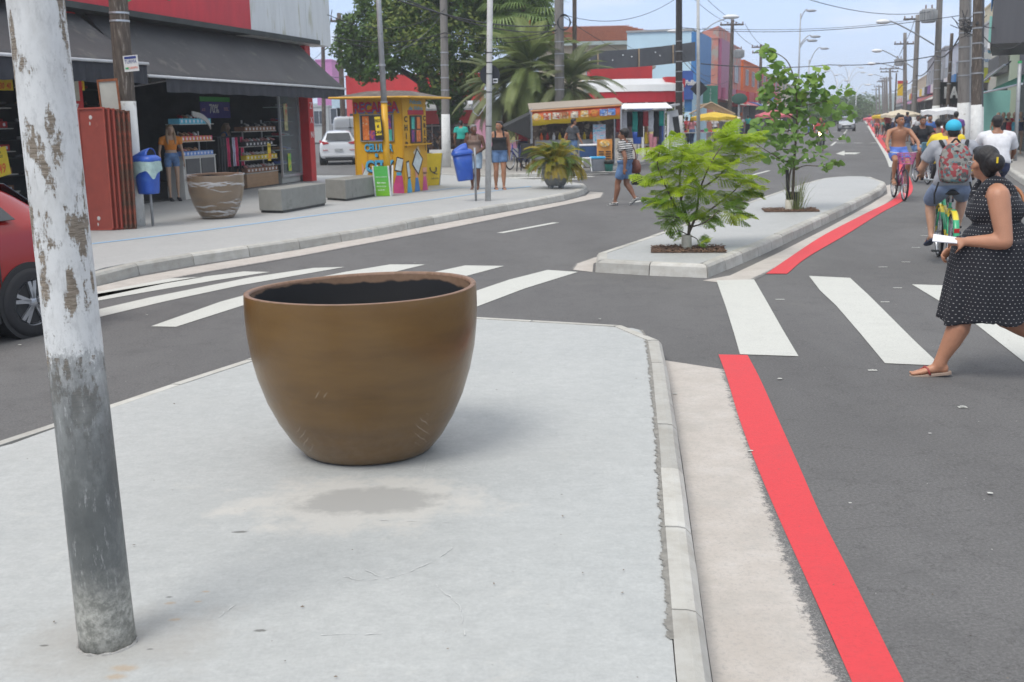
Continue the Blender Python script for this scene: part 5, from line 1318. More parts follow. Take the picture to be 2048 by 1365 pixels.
mb.build('window_frame',mat('grey_frame',(.28,.27,.25),.5),wn)
# right face: serving hatch and painted hands holding phones
rx=V((0,1,0));
def rf(y,z,x=.0):return V((KW+x,y,z))
mb=MB(); mb.box(rf(.72,1.5,.008),(.02,.68,.66)); wn=mb.build('serving_hatch',_M['dark_window'],ks)
for y,z,w,h,ci in((.52,1.65,.16,.28,2),(.84,1.65,.2,.28,0),(.82,1.34,.24,.28,0),(.5,1.34,.16,.28,1)):mb=MB(); mb.box(rf(y,z,.024),(.006,w,h)); mb.build('poster',PC[ci],wn)
mb=MB(); mb.box(rf(.68,1.14,.07),(.16,1.3,.03)); mb.build('hatch_sill',KY,ks)
for i,ch in enumerate('CHIP'):lettering(ch,.19,BLK,rf(.15,1.68-.2*i,.008),(0,1,0),(0,0,1),ks,'lettering',.002,'CENTER',1.3,offset=.006)
for i,ch in enumerate('CRÉDI'):lettering(ch,.17,BLK,rf(1.23,1.7-.18*i,.008),(0,1,0),(0,0,1),ks,'lettering',.002,'CENTER',1.3,offset=.004)
lettering('Película\nde Vidro',.15,BLT,rf(.74,2.1,.008),(0,1,0),(0,0,1),ks,'lettering',.002,'CENTER',1.5)
mb=MB(); mb.box(rf(.74,1.9,.005),(.01,.9,.11)); mb.build('red_band',RD,ks)
GLS=mat('painted_screen',(.55,.62,.62),.4,.2,6); INK=BLK; SKP=mat('painted_skin',(.62,.3,.2),.5)
def flat(poly,m_,parent,face,d=.006,name='painted_shape'):
 mb=MB(); n=len(poly)
 pts=[(V((x,-.006-d,z)) if face=='f' else V((KW+d,x,z))) for x,z in poly]
 mb.add(pts,[tuple(range(n))] if True else[]); return mb.build(name,m_,parent)
def phone(x,z,w,h,a,face):
 def rt_(pts):return[(x+px_*cos(a)-pz_*sin(a),z+px_*sin(a)+pz_*cos(a)) for px_,pz_ in pts]
 flat(rt_([(-w/2,-h/2),(w/2,-h/2),(w/2,h/2),(-w/2,h/2)]),INK,ks,face,.008); flat(rt_([(-w*.4,-h*.42),(w*.4,-h*.42),(w*.4,h*.42),(-w*.4,h*.42)]),GLS,ks,face,.011)
flat([(.93,0),(1.28,0),(1.24,.42),(1.08,.42)],mat('painted_pink',(.55,.07,.22),.5),ks,'f'); flat([(1.09,.42),(1.22,.42),(1.22,.5),(1.09,.5)],BLT,ks,'f',.008); flat([(1.12,.5),(1.22,.5),(1.28,.76),(1.2,.76)],SKP,ks,'f',.008)
phone(1.17,.68,.2,.34,R(-14),'f'); phone(.28,.5,.14,.34,R(-28),'f'); flat([(.17,.34),(.24,.36),(.22,.62),(.17,.74)],SKP,ks,'f')
phone(.74,.72,.46,.5,R(-38),'r'); flat([(.5,.95),(.7,.8),(.92,.95),(.8,1.1)],mat('painted_cream',(.6,.5,.34),.5),ks,'r',.007)
for x0,x1,x2,x3,cm in((.1,.38,.3,.16,BLT),(.52,.84,.74,.6,mat('painted_blue',(.06,.2,.45),.5)),(.98,1.3,1.22,1.06,_M['painted_pink'])):
 flat([(x0,0),(x1,0),(x2,.34),(x3,.34)],cm,ks,'r',.006); flat([(x3,.34),(x2,.34),(x2+.05,.56),(x3-.04,.56)],SKP,ks,'r',.007)
phone(.2,.55,.16,.42,R(10),'r')
lettering('VENDA',.07,BLK,rf(1.15,.4,.012),(0,1,0),(0,0,1),ks,'lettering',.001,'CENTER',1.)
# yellow-footed lamp pole at the kiosk
yb=P(777,391,.15);
q=thing('lamp_post','leaning grey pole painted yellow up to the kiosk roof','pole',yb)
t1=A(768,203,yb.y-.0)-yb; t2=A(757,0,yb.y)-yb
mb=MB(); mb.tube([V((0,0,0)),t1*.5,t1],[.085,.08,.075],14); mb.build('yellow_base',KY,q,smooth=True)
mb=MB(); t3=t1+(t2-t1)*1.6; mb.tube([t1*.98,t1.lerp(t3,.5),t3],[.07,.06,.052],14); mb.build('shaft',GALV,q,smooth=True)
mb=MB(); mb.tube([t1+(t2-t1)*.35,t1+(t2-t1)*.37],.085,14); mb.tube([t1*.985,t1*1.0],.09,14); mb.build('band',GALV,q)
sg=A(757,256,yb.y-.12)
q=thing('hanging_sign','black and yellow hand-lettered board tied to the yellow pole','sign',sg,R(-15)); q.rotation_euler[1]=R(-4)
mb=MB(); mb.box((0,0,0),(.2,.02,.56)); mb.build('board',BLK,q); mb=MB(); mb.box((0,-.012,.04),(.14,.004,.42)); mb.build('yellow_panel',YEL,q)
for i,tx_ in enumerate(('FAÇO','RE','CARGA')):lettering(tx_,.09,BLK,(0,-.016,.13-.13*i),(1,0,0),(0,0,1),q,'lettering',.001,'CENTER',.55,offset=.004)
# A-boards
def aboard(label,base,rz,w,h,m_front,m_frame,texts,grp=None):
 q=thing('a_board_sign',label,'sign',base,rz)
 for sgn,nm in((-1,'front_board'),(1,'rear_board')):
  mb=MB(); rot=Matrix.Rotation(R(12)*-sgn,3,'X'); mb.box((0,sgn*(.24-.105),h/2),(w,.02,h),rot=rot); o=mb.build(nm,m_front if sgn<0 else mat('board_back',(.03,.03,.03),.6),q)
  mb=MB()
  for x in(-w/2,w/2):mb.box((x,sgn*.135,h/2-.02),(.03,.035,h+.05),rot=rot)
  mb.build('frame',m_frame,o)
 for tx_,sz,z,m_ in texts:
  y=-.24+(z)*math.tan(R(12))-.022
  lettering(tx_,sz,m_,(0,y,z),(1,0,0),(0,sin(R(12)),cos(R(12))),q,'lettering',.001,'CENTER')
 return q
gb=P(772,391,.15); m_,t,b=node_mat('green_poster'); s=obj_co(t); sx3=t.nodes.new('ShaderNodeSeparateXYZ'); t.links.new(s,sx3.inputs[0])
t.links.new(ramp(t,sx3.outputs[2],[(.05,(.22,.55,.02)),(.5,(.10,.50,.10))]),b.inputs['Base Color']); b.inputs['Roughness'].default_value=.4; GP=m_
LG=mat('lime_print',(.5,.7,.15),.5)
aboard('green A-board advertising phone credit in front of the yellow kiosk',(gb.x-.02,gb.y-.25,.15),R(-8),.36,.70,GP,WL,[('RECARREGUE AQUI',.035,.6,WL),('CELULAR',.055,.53,LG),('____',.13,.46,WL),('fale mais',.06,.3,WL),('10 12 15 20',.045,.22,WL),('25 30 50',.045,.14,WL)])
yb2=P(860,372,.15)
aboard('yellow A-board with an ice cream cup behind the kiosk',(yb2.x,yb2.y,.15),R(42),.55,.86,YEL,ALU,[('Gelado',.1,.74,BLK),('Q',.34,.34,BLK),('sabores',.08,.18,BLK)])
ab=P(797,383,.15)
q=thing('crate_stool','small yellow box with a grille standing between green board and kiosk','box',(ab.x,ab.y-.1,.15),R(-20))
mb=MB(); mb.box((0,0,.32),(.26,.3,.42)); mb.build('case',KY,q,bevel=.01)
mb=MB(); mb.box((.0,-.155,.22),(.16,.01,.13)); mb.box((.0,-.155,.40),(.16,.01,.13)); tag(mb.build('grille',BLK,q),None,None,None,'stuff')
mb=MB(); [mb.box((x,y,.06),(.03,.03,.12)) for x in(-.1,.1) for y in(-.12,.12)]; tag(mb.build('feet',mat('pale_wood',(.4,.3,.2),.7),q),None,None,None,'stuff')
mb=MB(); mb.box((.04,-.02,.555),(.34,.38,.03)); mb.build('lid',_M['pale_wood'],q)
# potted palm in a ribbed grey pot
pb_=P(1113,378,.15)
q=thing('potted_palm','bushy yellow-green palm in a ribbed grey pot on the pavement tip','potted plant',(pb_.x,pb_.y+.3,.15))
GP2=mat('grey_pot',(.19,.20,.205),.6,.2,5,dirt=(.32,.32,.31),dscale=5,dthr=.6,bump=.2)
mb=MB(); pf=[(.2,.06),(.23,.08),(.30,.2),(.335,.32)]
for k in range(6):z=.33+k*.045; pf+=[(.345,z),(.352,z+.012),(.35,z+.03),(.335,z+.036)]
pf+=[(.36,.61),(.365,.64),(.34,.645),(.33,.58),(.02,.58)]
mb.lathe(pf,40); mb.build('pot',GP2,q,smooth=True)
for k in range(4):mb=MB(); a=pi/4+k*pi/2; mb.box((.18*cos(a),.18*sin(a),.035),(.1,.08,.075),a); mb.build('foot',GP2,q)
def palm_frond(seed,L_=.9,n=22,droop=.6,lw=.016,ll=.26,up=.5,vshape=.5):
 r_=random.Random(seed); mb=MB()
 def pos(t):return V((0,L_*(t-.12*t*t),L_*(up*t-droop*t*t)))
 mb.tube([pos(i/8) for i in range(9)],[.009*(1-.8*i/8)*max(.6,L_) for i in range(9)],4)
 for i in range(n):
  t_=.18+.8*i/(n-1); p=pos(t_); d=(pos(min(1,t_+.03))-pos(t_-.03)).normalized()
  l=ll*(1-.75*abs(t_-.5)**1.3*1.4)*r_.uniform(.85,1.1)
  for sx in(-1,1):
   e=(V((sx,0,0))*.75+d*.75+V((0,0,vshape*.5))).normalized(); q1=p+e*l*.5; q2=p+e*l*.9+V((0,0,-l*.28*droop))+d*l*.08; w=d*lw/2
   mb.quad(p-w,p+w,q1+w*1.2,q1-w*1.2); mb.add([q1-w*1.2,q1+w*1.2,q2],[(0,1,2)])
 return mb
PL=leafmat('potted_palm_leaf',(.12,.16,.015),(.40,.29,.03),trans=.35); PLg=leafmat('potted_palm_leaf_green',(.06,.12,.02),(.16,.22,.04),trans=.3)
rnd=random.Random(3); ps=[palm_frond(k,.8,20,.75,.02,.22,.9).build('frond',PL if k<3 else PLg,q) for k in range(5)]
for i in range(110):
 az=rnd.random()*2*pi; el=rnd.uniform(-.25,1.35); Lk=rnd.uniform(.75,1.12)
 r0=rnd.random()*.15; M_=Matrix.Translation((cos(az+1)*r0,sin(az+1)*r0,.6))@Matrix.Rotation(az,4,'Z')@Matrix.Rotation(el-.55,4,'X')@Matrix.Scale(Lk,4)@Matrix.Rotation(rnd.uniform(-.4,.4),4,'Y')
 if i<5:ps[i].matrix_local=M_
 else:share(ps[rnd.randrange(5)],M_,'frond',q)
# ---------------------------------------------------------------- vehicles
TYRE=mat('tyre_rubber',(.022,.022,.024),.85,.15,20); ALLOY=mat('alloy',(.42,.43,.45),.3,.1,10,metal=.7); CGL=mat('car_glass',(.02,.024,.028),.06,0,spec=.9); TRIM=mat('black_trim',(.018,.018,.019),.6)
TAILR=mat('tail_lamp',(.42,.008,.015),.15,.2,12,spec=.8,coat=.6); HLAMP=mat('head_lamp',(.5,.52,.54),.1,.2,12,spec=.9,coat=.8)
def wheel(parent,p,r=.31,w=.2,rz=0,side=1,spokes=5):
 q=thing_part('wheel',parent,p)
 mb=MB(); mb.T=Matrix.Rotation(pi/2,4,'Y'); mb.lathe([(r*.66,-w/2),(r*.86,-w/2),(r*.97,-w*.42),(r,-w*.25),(r,w*.25),(r*.97,w*.42),(r*.86,w/2),(r*.66,w/2)],40,cap=False); mb.build('tyre',TYRE,q,smooth=True)
 mb=MB(); mb.T=Matrix.Rotation(pi/2,4,'Y')
 mb.lathe([(r*.67,w*.46),(r*.64,w*.40),(r*.60,w*.2),(r*.6,-w*.45)],40,cap=False)
 mb.lathe([(r*.67,-w*.46),(r*.64,-w*.40),(r*.60,-w*.2)],40,cap=False)
 mb.T=None
 for k in range(spokes):
  for da in(-.15,.15):
   a=2*pi*k/spokes+.3; x=w*.42*side
   p0=V((x,cos(a)*r*.12,sin(a)*r*.12)); p1=V((x*.92,cos(a+da)*r*.62,sin(a+da)*r*.62)); t_=V((0,-sin(a),cos(a)))*r*.055; o=V((.02*side,0,0))
   mb.loft([[p0-t_-o,p0+t_-o,p0+t_+o,p0-t_+o],[p1-t_-o,p1+t_-o,p1+t_+o,p1-t_+o]])
 mb.ell((w*.42*side,0,0),(.02,r*.16,r*.16),n=12,m=8)
 mb.build('rim',ALLOY,q,smooth=False)
 mb=MB(); mb.tube([(-.01,0,0),(.01,0,0)],r*.5,24); mb.build('brake_disc',TRIM,q)
 return q
def thing_part(name,parent,p):
 o=bpy.data.objects.new(name,None); COL.objects.link(o); o.parent=parent; o.location=p; o.empty_display_size=.1; return o
def car(name,label,loc,rz,paint,prof,glass,W_=1.68,wb_=(1.25,-1.25),wr=.31,cat='car',group=None,rear=None,roofw=.62,alloy=5):
 """body lofted from side stations: prof = list of (y, z_bottom, z_belt, z_top) from rear to front (+Y = front)"""
 q=thing(name,label,cat,loc,rz,group); hw=W_/2
 mb=MB(); rings=[]
 for y,z0,zb2,zt,k in prof:
  xt=hw*roofw if zt>zb2+.05 else hw*.86*k
  pts=[(hw*.80*k,z0),(hw*.98*k,z0+.09),(hw*k,(z0+zb2)/2),(hw*.965*k,zb2-.07),(hw*.92*k,zb2),(xt*1.06 if zt>zb2+.05 else hw*.8*k,zt-.05*(zt>zb2+.05)),(xt*.85,zt),(xt*.4,zt+.018)]
  rings.append([V((x,y,z)) for x,z in pts]+[V((-x,y,z)) for x,z in pts[::-1]])
 mb.loft(rings); body=mb.build('body',paint,q,smooth=True,sub=2)
 for gname,poly in glass:
  mb=MB(); mb.add([V(p) for p in poly],[tuple(range(len(poly)))]); mb.build(gname,CGL,q,solid=.008)
  if gname=='side_window':mb=MB(); mb.add([V((-p[0],p[1],p[2])) for p in poly],[tuple(range(len(poly)))]); mb.build(gname,CGL,q,solid=.008)
 for y in wb_:
  for sx in(-1,1):
   mb=MB(); mb.T=Matrix.Translation((sx*(hw-.14),y,wr+.01))@Matrix.Rotation(pi/2,4,'Y'); mb.lathe([(wr*1.12,-.144),(wr*1.12,.144)],32); mb.build('wheel_arch',TRIM,q)
   wheel(q,V((sx*(hw-.072),y,wr)),wr,.2,0,sx,alloy)
 mb=MB(); mb.box((0,0,.25),(W_*.8,abs(prof[0][0]-prof[-1][0])*.86,.12)); mb.build('underbody',TRIM,q)
 return q
def paint(name,c):return mat(name,c,.28,.03,3,coat=.9,spec=.5)
# white hatchback seen from behind
wc=P(667,331,0)
prof=[(-1.93,.34,.80,.80,.90),(-1.90,.26,.98,1.0,.97),(-1.80,.24,1.02,1.08,1),(-1.5,.22,1.0,1.43,1),(-.9,.2,.98,1.49,1),(0,.2,.96,1.48,1),(.55,.2,.95,1.30,1),(1.05,.2,.95,.97,1),(1.6,.22,.86,.88,.97),(1.9,.3,.66,.68,.85)]
yw=-1.83
hb=car('parked_car','white hatchback parked with its rear lamps towards us',(wc.x,wc.y+1.9,-.0),R(8),paint('white_paint',(.62,.63,.64)),prof,[('rear_window',[(-.56,-1.93,1.08),(.56,-1.93,1.08),(.48,-1.73,1.39),(-.48,-1.73,1.39)]),('side_window',[(-.80,-1.4,1.03),(-.80,.6,1.02),(-.60,.2,1.38),(-.585,-1.25,1.38)])],W_=1.68)
mb=MB(); mb.box((0,-1.955,.66),(.36,.012,.13)); mb.build('number_plate',mat('plate_grey',(.42,.43,.43),.5),hb); lettering('OAC 3885',.07,BLK,(0,-1.963,.635),(1,0,0),(0,0,1),hb,'lettering',.001,'CENTER')
for sx in(-1,1):
 mb=MB(); mb.loft([[V((sx*x,y,z)) for x,y,z in((.82,-1.75,.94),(.85,-1.6,1.06),(.82,-1.74,1.1))],[V((sx*x,y,z)) for x,y,z in((.66,-1.935,.90),(.68,-1.93,1.03),(.7,-1.88,1.05))],[V((sx*x,y,z)) for x,y,z in((.42,-1.945,.95),(.42,-1.945,.975),(.43,-1.94,.98))]]); mb.build('tail_lamp',TAILR,hb,smooth=False)
 mb=MB(); mb.box((sx*.58,-1.95,.66),(.22,.02,.025)); mb.build('reflector',TAILR,hb)
mb=MB(); mb.box((0,-1.9,.30),(1.2,.12,.1)); mb.build('bumper_insert',TRIM,hb)
mb=MB(); mb.box((0,-1.98,.43),(1.45,.05,.025)); mb.build('bumper_lip',_M['white_paint'],hb,bevel=.01)
# silver van behind it
wc=P(663,322,0)
prof=[(-2.7,.4,1.2,2.0,.93),(-2.66,.3,1.3,2.12,1),(-2.0,.3,1.3,2.16,1),(0,.3,1.3,2.16,1),(1.3,.3,1.3,2.1,1),(1.9,.3,1.25,1.6,1),(2.5,.35,1.0,1.1,.95),(2.7,.45,.8,.85,.85)]
vn=car('parked_van','silver high-roofed van parked behind the white hatchback',(wc.x,wc.y+7,0),R(8),paint('silver_paint',(.36,.37,.385)),prof,[('side_window',[(-.93,-2.2,1.4),(-.93,1.2,1.4),(-.84,1.0,1.85),(-.84,-2.2,1.85)])],W_=1.95,wb_=(1.7,-1.7),wr=.35,cat='van',roofw=.84)
mb=MB(); mb.box((0,-2.72,1.35),(.02,.01,1.5)); mb.box((0,-2.722,1.55),(1.55,.008,.02)); mb.build('door_seam',TRIM,vn); mb=MB(); mb.box((0,-2.73,1.57),(.16,.02,.05)); mb.build('door_handle',TRIM,vn)
wc=P(702,326,0)
dk=car('parked_car','dark car half hidden between the white hatchback and the kiosk',(wc.x+.6,wc.y+5.5,0),R(8),paint('dark_paint',(.03,.032,.036)),[(y,a,b_,c*1.12,k) for y,a,b_,c,k in[(-1.93,.34,.80,.80,.90),(-1.90,.26,.98,1.0,.97),(-1.80,.24,1.02,1.08,1),(-1.5,.22,1.0,1.43,1),(-.9,.2,.98,1.49,1),(0,.2,.96,1.48,1),(.55,.2,.95,1.30,1),(1.05,.2,.95,.97,1),(1.6,.22,.86,.88,.97),(1.9,.3,.66,.68,.85)]],[('rear_window',[(-.52,-1.79,1.2),(.52,-1.79,1.2),(.44,-1.6,1.5),(-.44,-1.6,1.5)])])
# red car at the left edge, rear quarter in view
rw=P(58,672,0); ang=R(180-26)
cs=V((-sin(ang),cos(ang),0)); sdv=V((cos(ang),sin(ang),0))
lc=V((rw.x,rw.y,0))+cs*1.25+sdv*.76
m_,t,b=node_mat('red_car_paint'); s=obj_co(t); b.inputs['Base Color'].default_value=(.30,.007,.006,1); b.inputs['Roughness'].default_value=.25; b.inputs['Coat Weight'].default_value=.4; b.inputs['Coat Roughness'].default_value=.05; RPAINT=m_
prof=[(-1.90,.34,.72,.72,.88),(-1.87,.26,.98,1.0,.95),(-1.72,.22,1.03,1.10,1),(-1.35,.2,1.02,1.36,1),(-.8,.2,1.0,1.46,1),(0,.2,.98,1.46,1),(.6,.2,.97,1.28,1),(1.05,.2,.97,.99,1),(1.7,.22,.86,.88,.97),(2.1,.3,.66,.68,.85)]
rc=car('moving_car','red car cut off by the left edge, its rear wheel in view',lc,ang,RPAINT,prof,[('side_window',[(-.80,-1.2,1.06),(-.80,.6,1.05),(-.60,.2,1.36),(-.585,-1.0,1.36)]),('rear_window',[(-.52,-1.72,1.12),(.52,-1.72,1.12),(.44,-1.42,1.36),(-.44,-1.42,1.36)])],W_=1.70,wb_=(1.3,-1.25),wr=.315,alloy=5)
for sx in(-1,1):
 mb=MB(); mb.box((sx*.853,-.55,.83),(.03,.2,.035)); mb.build('door_handle',RPAINT,rc,bevel=.01)
 mb=MB(); mb.box((sx*.847,-.95,.62),(.006,.012,.66)); mb.box((sx*.847,.2,.62),(.006,.012,.66)); mb.build('door_seam',TRIM,rc)
 mb=MB(); mb.ell((sx*.74,-1.82,.92),(.09,.1,.14),n=12,m=8); mb.build('tail_lamp',TAILR,rc,smooth=True)
 mb=MB(); mb.box((sx*.845,.05,.22),(.03,1.9,.1)); mb.build('sill_trim',TRIM,rc,bevel=.01)
# far grey car coming down the road, plus smaller ones
gc=P(1705,263,0)
prof=[(-1.9,.34,.80,.80,.90),(-1.8,.24,1.0,1.08,1),(-1.3,.22,1.0,1.40,1),(-.6,.2,.98,1.46,1),(.2,.2,.96,1.42,1),(.75,.2,.95,1.15,1),(1.1,.2,.93,.96,1),(1.7,.22,.84,.88,.97),(2.0,.3,.62,.66,.88)]
gc_=car('moving_car','pale grey car driving towards us on the far road',(gc.x,gc.y+2,0),R(180-17),paint('grey_paint',(.34,.37,.41)),prof,[('windscreen',[(-.66,1.1,.98),(.66,1.1,.98),(.5,.42,1.38),(-.5,.42,1.38)])],group='cars on the far road')
for sx in(-1,1):mb=MB(); mb.ell((sx*.62,1.93,.72),(.14,.05,.06),n=10,m=6); mb.build('headlight',HLAMP,gc_,smooth=True)
mb=MB(); mb.box((0,2.0,.52),(.9,.03,.16)); mb.build('grille',TRIM,gc_); mb=MB(); mb.box((0,2.03,.42),(.38,.01,.11)); mb.build('number_plate',_M['plate_grey'],gc_)
for(x,y,c,lb) in((1672,247,(.5,.5,.5),'white car far down the road left of the grey car'),(1655,244,(.05,.05,.055),'dark car far down the road behind the tree'),(1722,238,(.35,.03,.03),'small red car in the far distance')):
 p=P(x,y+3,0); k=dup(gc_,(p.x,p.y,0),R(163),lb)
 for ch in k.children:
  if ch.name.startswith('body'):ch.data=ch.data.copy(); ch.data.materials[0]=paint('paint_%d'%x,c)
# motorbikes
def wheel_bike(parent,p,r,tw,m_rim=ALLOY,spokes=14,name='wheel',sw=.0028):
 q=thing_part(name,parent,p)
 mb=MB(); mb.T=Matrix.Rotation(pi/2,4,'Y'); n=10
 mb.loft([[V(((r-tw/2+tw/2*cos(b_))*cos(a),(r-tw/2+tw/2*cos(b_))*sin(a),tw/2*sin(b_))) for b_ in[2*pi*j/n for j in range(n)]] for a in[2*pi*k/40 for k in range(41)]],cap=False); mb.build('tyre',TYRE,q,smooth=True)
 mb=MB(); mb.T=Matrix.Rotation(pi/2,4,'Y'); mb.lathe([(r-tw*1.0,-tw*.35),(r-tw*1.15,0),(r-tw*1.0,tw*.35)],40,cap=False); mb.lathe([(r-tw*1.0,tw*.35),(r-tw*1.15,0)],40,cap=False); mb.build('rim',m_rim,q,smooth=True)
 mb=MB()
 for k in range(spokes):a=2*pi*k/spokes; mb.tube([(.02*(1 if k%2 else-1),.02*cos(a+.6),.02*sin(a+.6)),(0,(r-tw)*cos(a),(r-tw)*sin(a))],sw,3)
 mb.tube([(-.05,0,0),(.05,0,0)],.022,8); mb.build('spokes',ALLOY,q)
 return q
def motorbike(label,loc,rz,col,group='motorbikes parked beside the white car',lit=False):
 q=thing('motorbike',label,'motorbike',loc,rz,group)
 wheel_bike(q,V((0,.62,.3)),.3,.08,spokes=8,sw=.006); wheel_bike(q,V((0,-.6,.3)),.3,.09,spokes=8,sw=.006)
 mb=MB(); mb.ell((0,.12,.82),(.13,.26,.13)); mb.build('tank',paint('bike_paint_%02x'%int(col[0]*99),col),q,smooth=True)
 mb=MB(); mb.box((0,-.38,.80),(.2,.62,.09),rot=Matrix.Rotation(R(4),3,'X')); mb.build('saddle',TRIM,q,bevel=.03)
 mb=MB(); mb.box((0,0,.45),(.26,.5,.36)); mb.build('engine',mat('engine_grey',(.12,.12,.125),.4,.3,20,metal=.5),q,bevel=.05)
 mb=MB(); [mb.tube([(x,.62,.3),(x*.8,.42,.98)],.02,8) for x in(-.08,.08)]; mb.tube([(-.34,.3,1.06),(-.1,.42,1.0),(.1,.42,1.0),(.34,.3,1.06)],.014,8); mb.build('fork',ALLOY,q,smooth=True)
 mb=MB(); mb.ell((0,.52,.92),(.1,.08,.1)); mb.build('headlight',mat('lit_lamp',(1,.72,.38),.2,0,emit=9) if lit else HLAMP,q,smooth=True)
 mb=MB(); mb.tube([(.14,.2,.3),(.16,-.3,.34),(.18,-.75,.45)],.04,8); mb.build('exhaust',ALLOY,q,smooth=True)
 mb=MB(); mb.box((0,-.78,.72),(.16,.2,.1)); mb.build('tail_lamp',TAILR,q,bevel=.02)
 return q
for i,(x,y,c) in enumerate(((712,326,(.3,.02,.03)),(722,329,(.25,.02,.02)),(706,322,(.06,.06,.065)),(730,333,(.3,.35,.3)))):
 p=P(x,y,0); motorbike(['dark red motorbike parked right behind the white hatchback','red motorbike beside the kiosk','black motorbike behind the red ones','pale green scooter next to the kiosk wall'][i],(p.x,p.y+.5,0),R(8+i*6),c)
# ---------------------------------------------------------------- big tree, palms, park behind the corner
def crown(parent,blobs,m_,n_per,leaf,seed,name='crown',flat=.8):
 """leaf faces spread through several lumps; blobs = (centre, (rx, ry, rz))"""
 r_=random.Random(seed); mb=MB()
 for(c,rr) in blobs:
  c=V(c); nn=int(n_per*rr[0]*rr[2])
  for k in range(nn):
   while True:
    d=V((r_.gauss(0,1),r_.gauss(0,1),r_.gauss(0,1)))
    if d.length>.1:break
   d.normalize(); q=r_.uniform(.55,1.06)**.5
   lump=1+.22*sin(d.x*7+seed+c.x)*sin(d.z*6+c.z)+.12*sin(d.y*13+d.x*11)
   p=c+V((d.x*rr[0],d.y*rr[1],d.z*rr[2]))*q*lump
   up=(d*.6+V((r_.gauss(0,.5),r_.gauss(0,.5),.7+r_.gauss(0,.4)))).normalized(); a=up.orthogonal().normalized(); a=Matrix.Rotation(r_.random()*6.3,3,up)@a; b=up.cross(a)
   l=leaf*r_.uniform(.6,1.3); mb.add([p-a*l,p+b*l*.45+up*l*.1,p+a*l,p-b*l*.45+up*l*.1],[(0,1,2,3)])
 o=mb.build(name,m_,parent); tag(o,None,None,None,'stuff') if name!='crown' else None
 return o
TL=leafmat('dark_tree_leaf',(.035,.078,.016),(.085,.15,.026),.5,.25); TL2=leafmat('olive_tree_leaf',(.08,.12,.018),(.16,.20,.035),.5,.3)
YT=52.
def TA(x,y,Y=YT):return A(x,y,Y)
c0=TA(890,320); c0.z=.12
bt=thing('big_tree','large dark green shade tree behind the yellow kiosk','tree',c0)
def loc_(x,y,Y=YT):return A(x,y,Y)-c0
mb=MB()
def limb2(mb,pts,r0,r1,n=9):
 p=spline(pts,5); mb.tube(p,[r0+(r1-r0)*i/(len(p)-1) for i in range(len(p))],n)
limb2(mb,[V((0,0,0)),loc_(893,260),loc_(880,200),loc_(860,140),loc_(830,80)],.38,.14)
limb2(mb,[loc_(893,262),loc_(915,200),loc_(940,140),loc_(980,70)],.28,.1)
limb2(mb,[loc_(885,215),loc_(840,165),loc_(780,130),loc_(730,110)],.2,.07)
limb2(mb,[loc_(880,205),loc_(895,130),loc_(890,40)],.22,.08)
mb.build('trunk',mat('big_bark',(.06,.05,.04),.9,.35,12,bump=.8),bt,smooth=True)
bl_=[]
for(x,y,rx_,rz_,dy) in((700,95,34,45,0),(715,130,28,28,1),(740,60,48,50,0),(770,10,60,60,1),(790,90,52,48,-1),(840,40,60,60,0),(860,110,50,42,-1.5),(900,-10,90,70,1),(930,90,60,52,0),(880,170,40,40,-1),(930,160,40,36,0),(1000,20,70,60,1.5),(960,-30,110,60,2),(1050,30,60,50,2),(770,140,36,22,-1),(905,215,26,30,-.5),(730,150,20,16,0),(690,60,20,24,0)):
 k=YT/F; bl_.append((loc_(x,y)+V((0,dy,0)),(rx_*k,rx_*k*.9,rz_*k)))
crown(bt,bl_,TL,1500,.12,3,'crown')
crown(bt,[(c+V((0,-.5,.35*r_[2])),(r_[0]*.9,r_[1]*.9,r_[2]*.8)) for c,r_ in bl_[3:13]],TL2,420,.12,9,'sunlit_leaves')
# fan palm and feather palms
PALM=leafmat('palm_leaf',(.12,.17,.055),(.25,.29,.10),.5,.35); PALM2=leafmat('palm_leaf_dusty',(.11,.15,.065),(.22,.24,.11),.5,.35); FAN=leafmat('fan_leaf',(.11,.19,.05),(.22,.30,.09),.5,.3); BEARD=mat('dead_fronds',(.16,.10,.05),.9,.4,20)
def fan_leaf(seed,r0=1.0):
 r_=random.Random(seed); mb=MB(); mb.tube([(0,0,0),(0,.8*r0,.12)],.018,5); n=26
 for k in range(n):
  a=R(-115+230*k/(n-1)); d=V((sin(a),cos(a),0)); L_=r0*(.85+.15*cos(a))*r_.uniform(.9,1.05); w=V((cos(a),-sin(a),0))*.035*r0
  b_=V((0,.8*r0,.12)); p1=b_+d*L_*.6+V((0,0,.02)); p2=b_+d*L_*.95+V((0,0,-.32*L_))
  mb.add([b_,p1-w,p1+w],[(0,1,2)]); mb.add([p1-w,p1+w,p2],[(0,1,2)])
 return mb
def palm(label,base,H_,r,fr,n,seed,sc=1.,elr=(-.7,1.2),trunk_m=BARK,beard=False,cat='palm tree'):
 q=thing('palm_tree',label,cat,base); r_=random.Random(seed)
 mb=MB(); mb.tube([(0,0,0),(.03,0,H_*.5),(0,0,H_)],[r*1.25,r,r*.9],12); mb.build('trunk',trunk_m,q,smooth=True)
 if beard:crown(q,[((0,0,H_-.9),(.5,.5,.9))],BEARD,900,.18,seed,'dead_fronds')
 pr=[f.build('frond',m__,q) for f,m__ in fr]
 for i in range(n):
  az=i*2.399+r_.uniform(-.3,.3); el=elr[0]+(elr[1]-elr[0])*(i/n)+r_.uniform(-.12,.12)
  M_=Matrix.Translation((0,0,H_+.1*sin(el)))@Matrix.Rotation(az,4,'Z')@Matrix.Rotation(el,4,'X')@Matrix.Scale(sc*r_.uniform(.85,1.1),4)
  if i<len(pr):pr[i].matrix_local=M_
  else:share(pr[r_.randrange(len(pr))],M_,'frond',q)
 return q
ff=lambda ml,m__,L_=2.3:[(palm_frond(k,L_,60,.62,.022,.60,.42,-.3),m__) for k in range(3)]
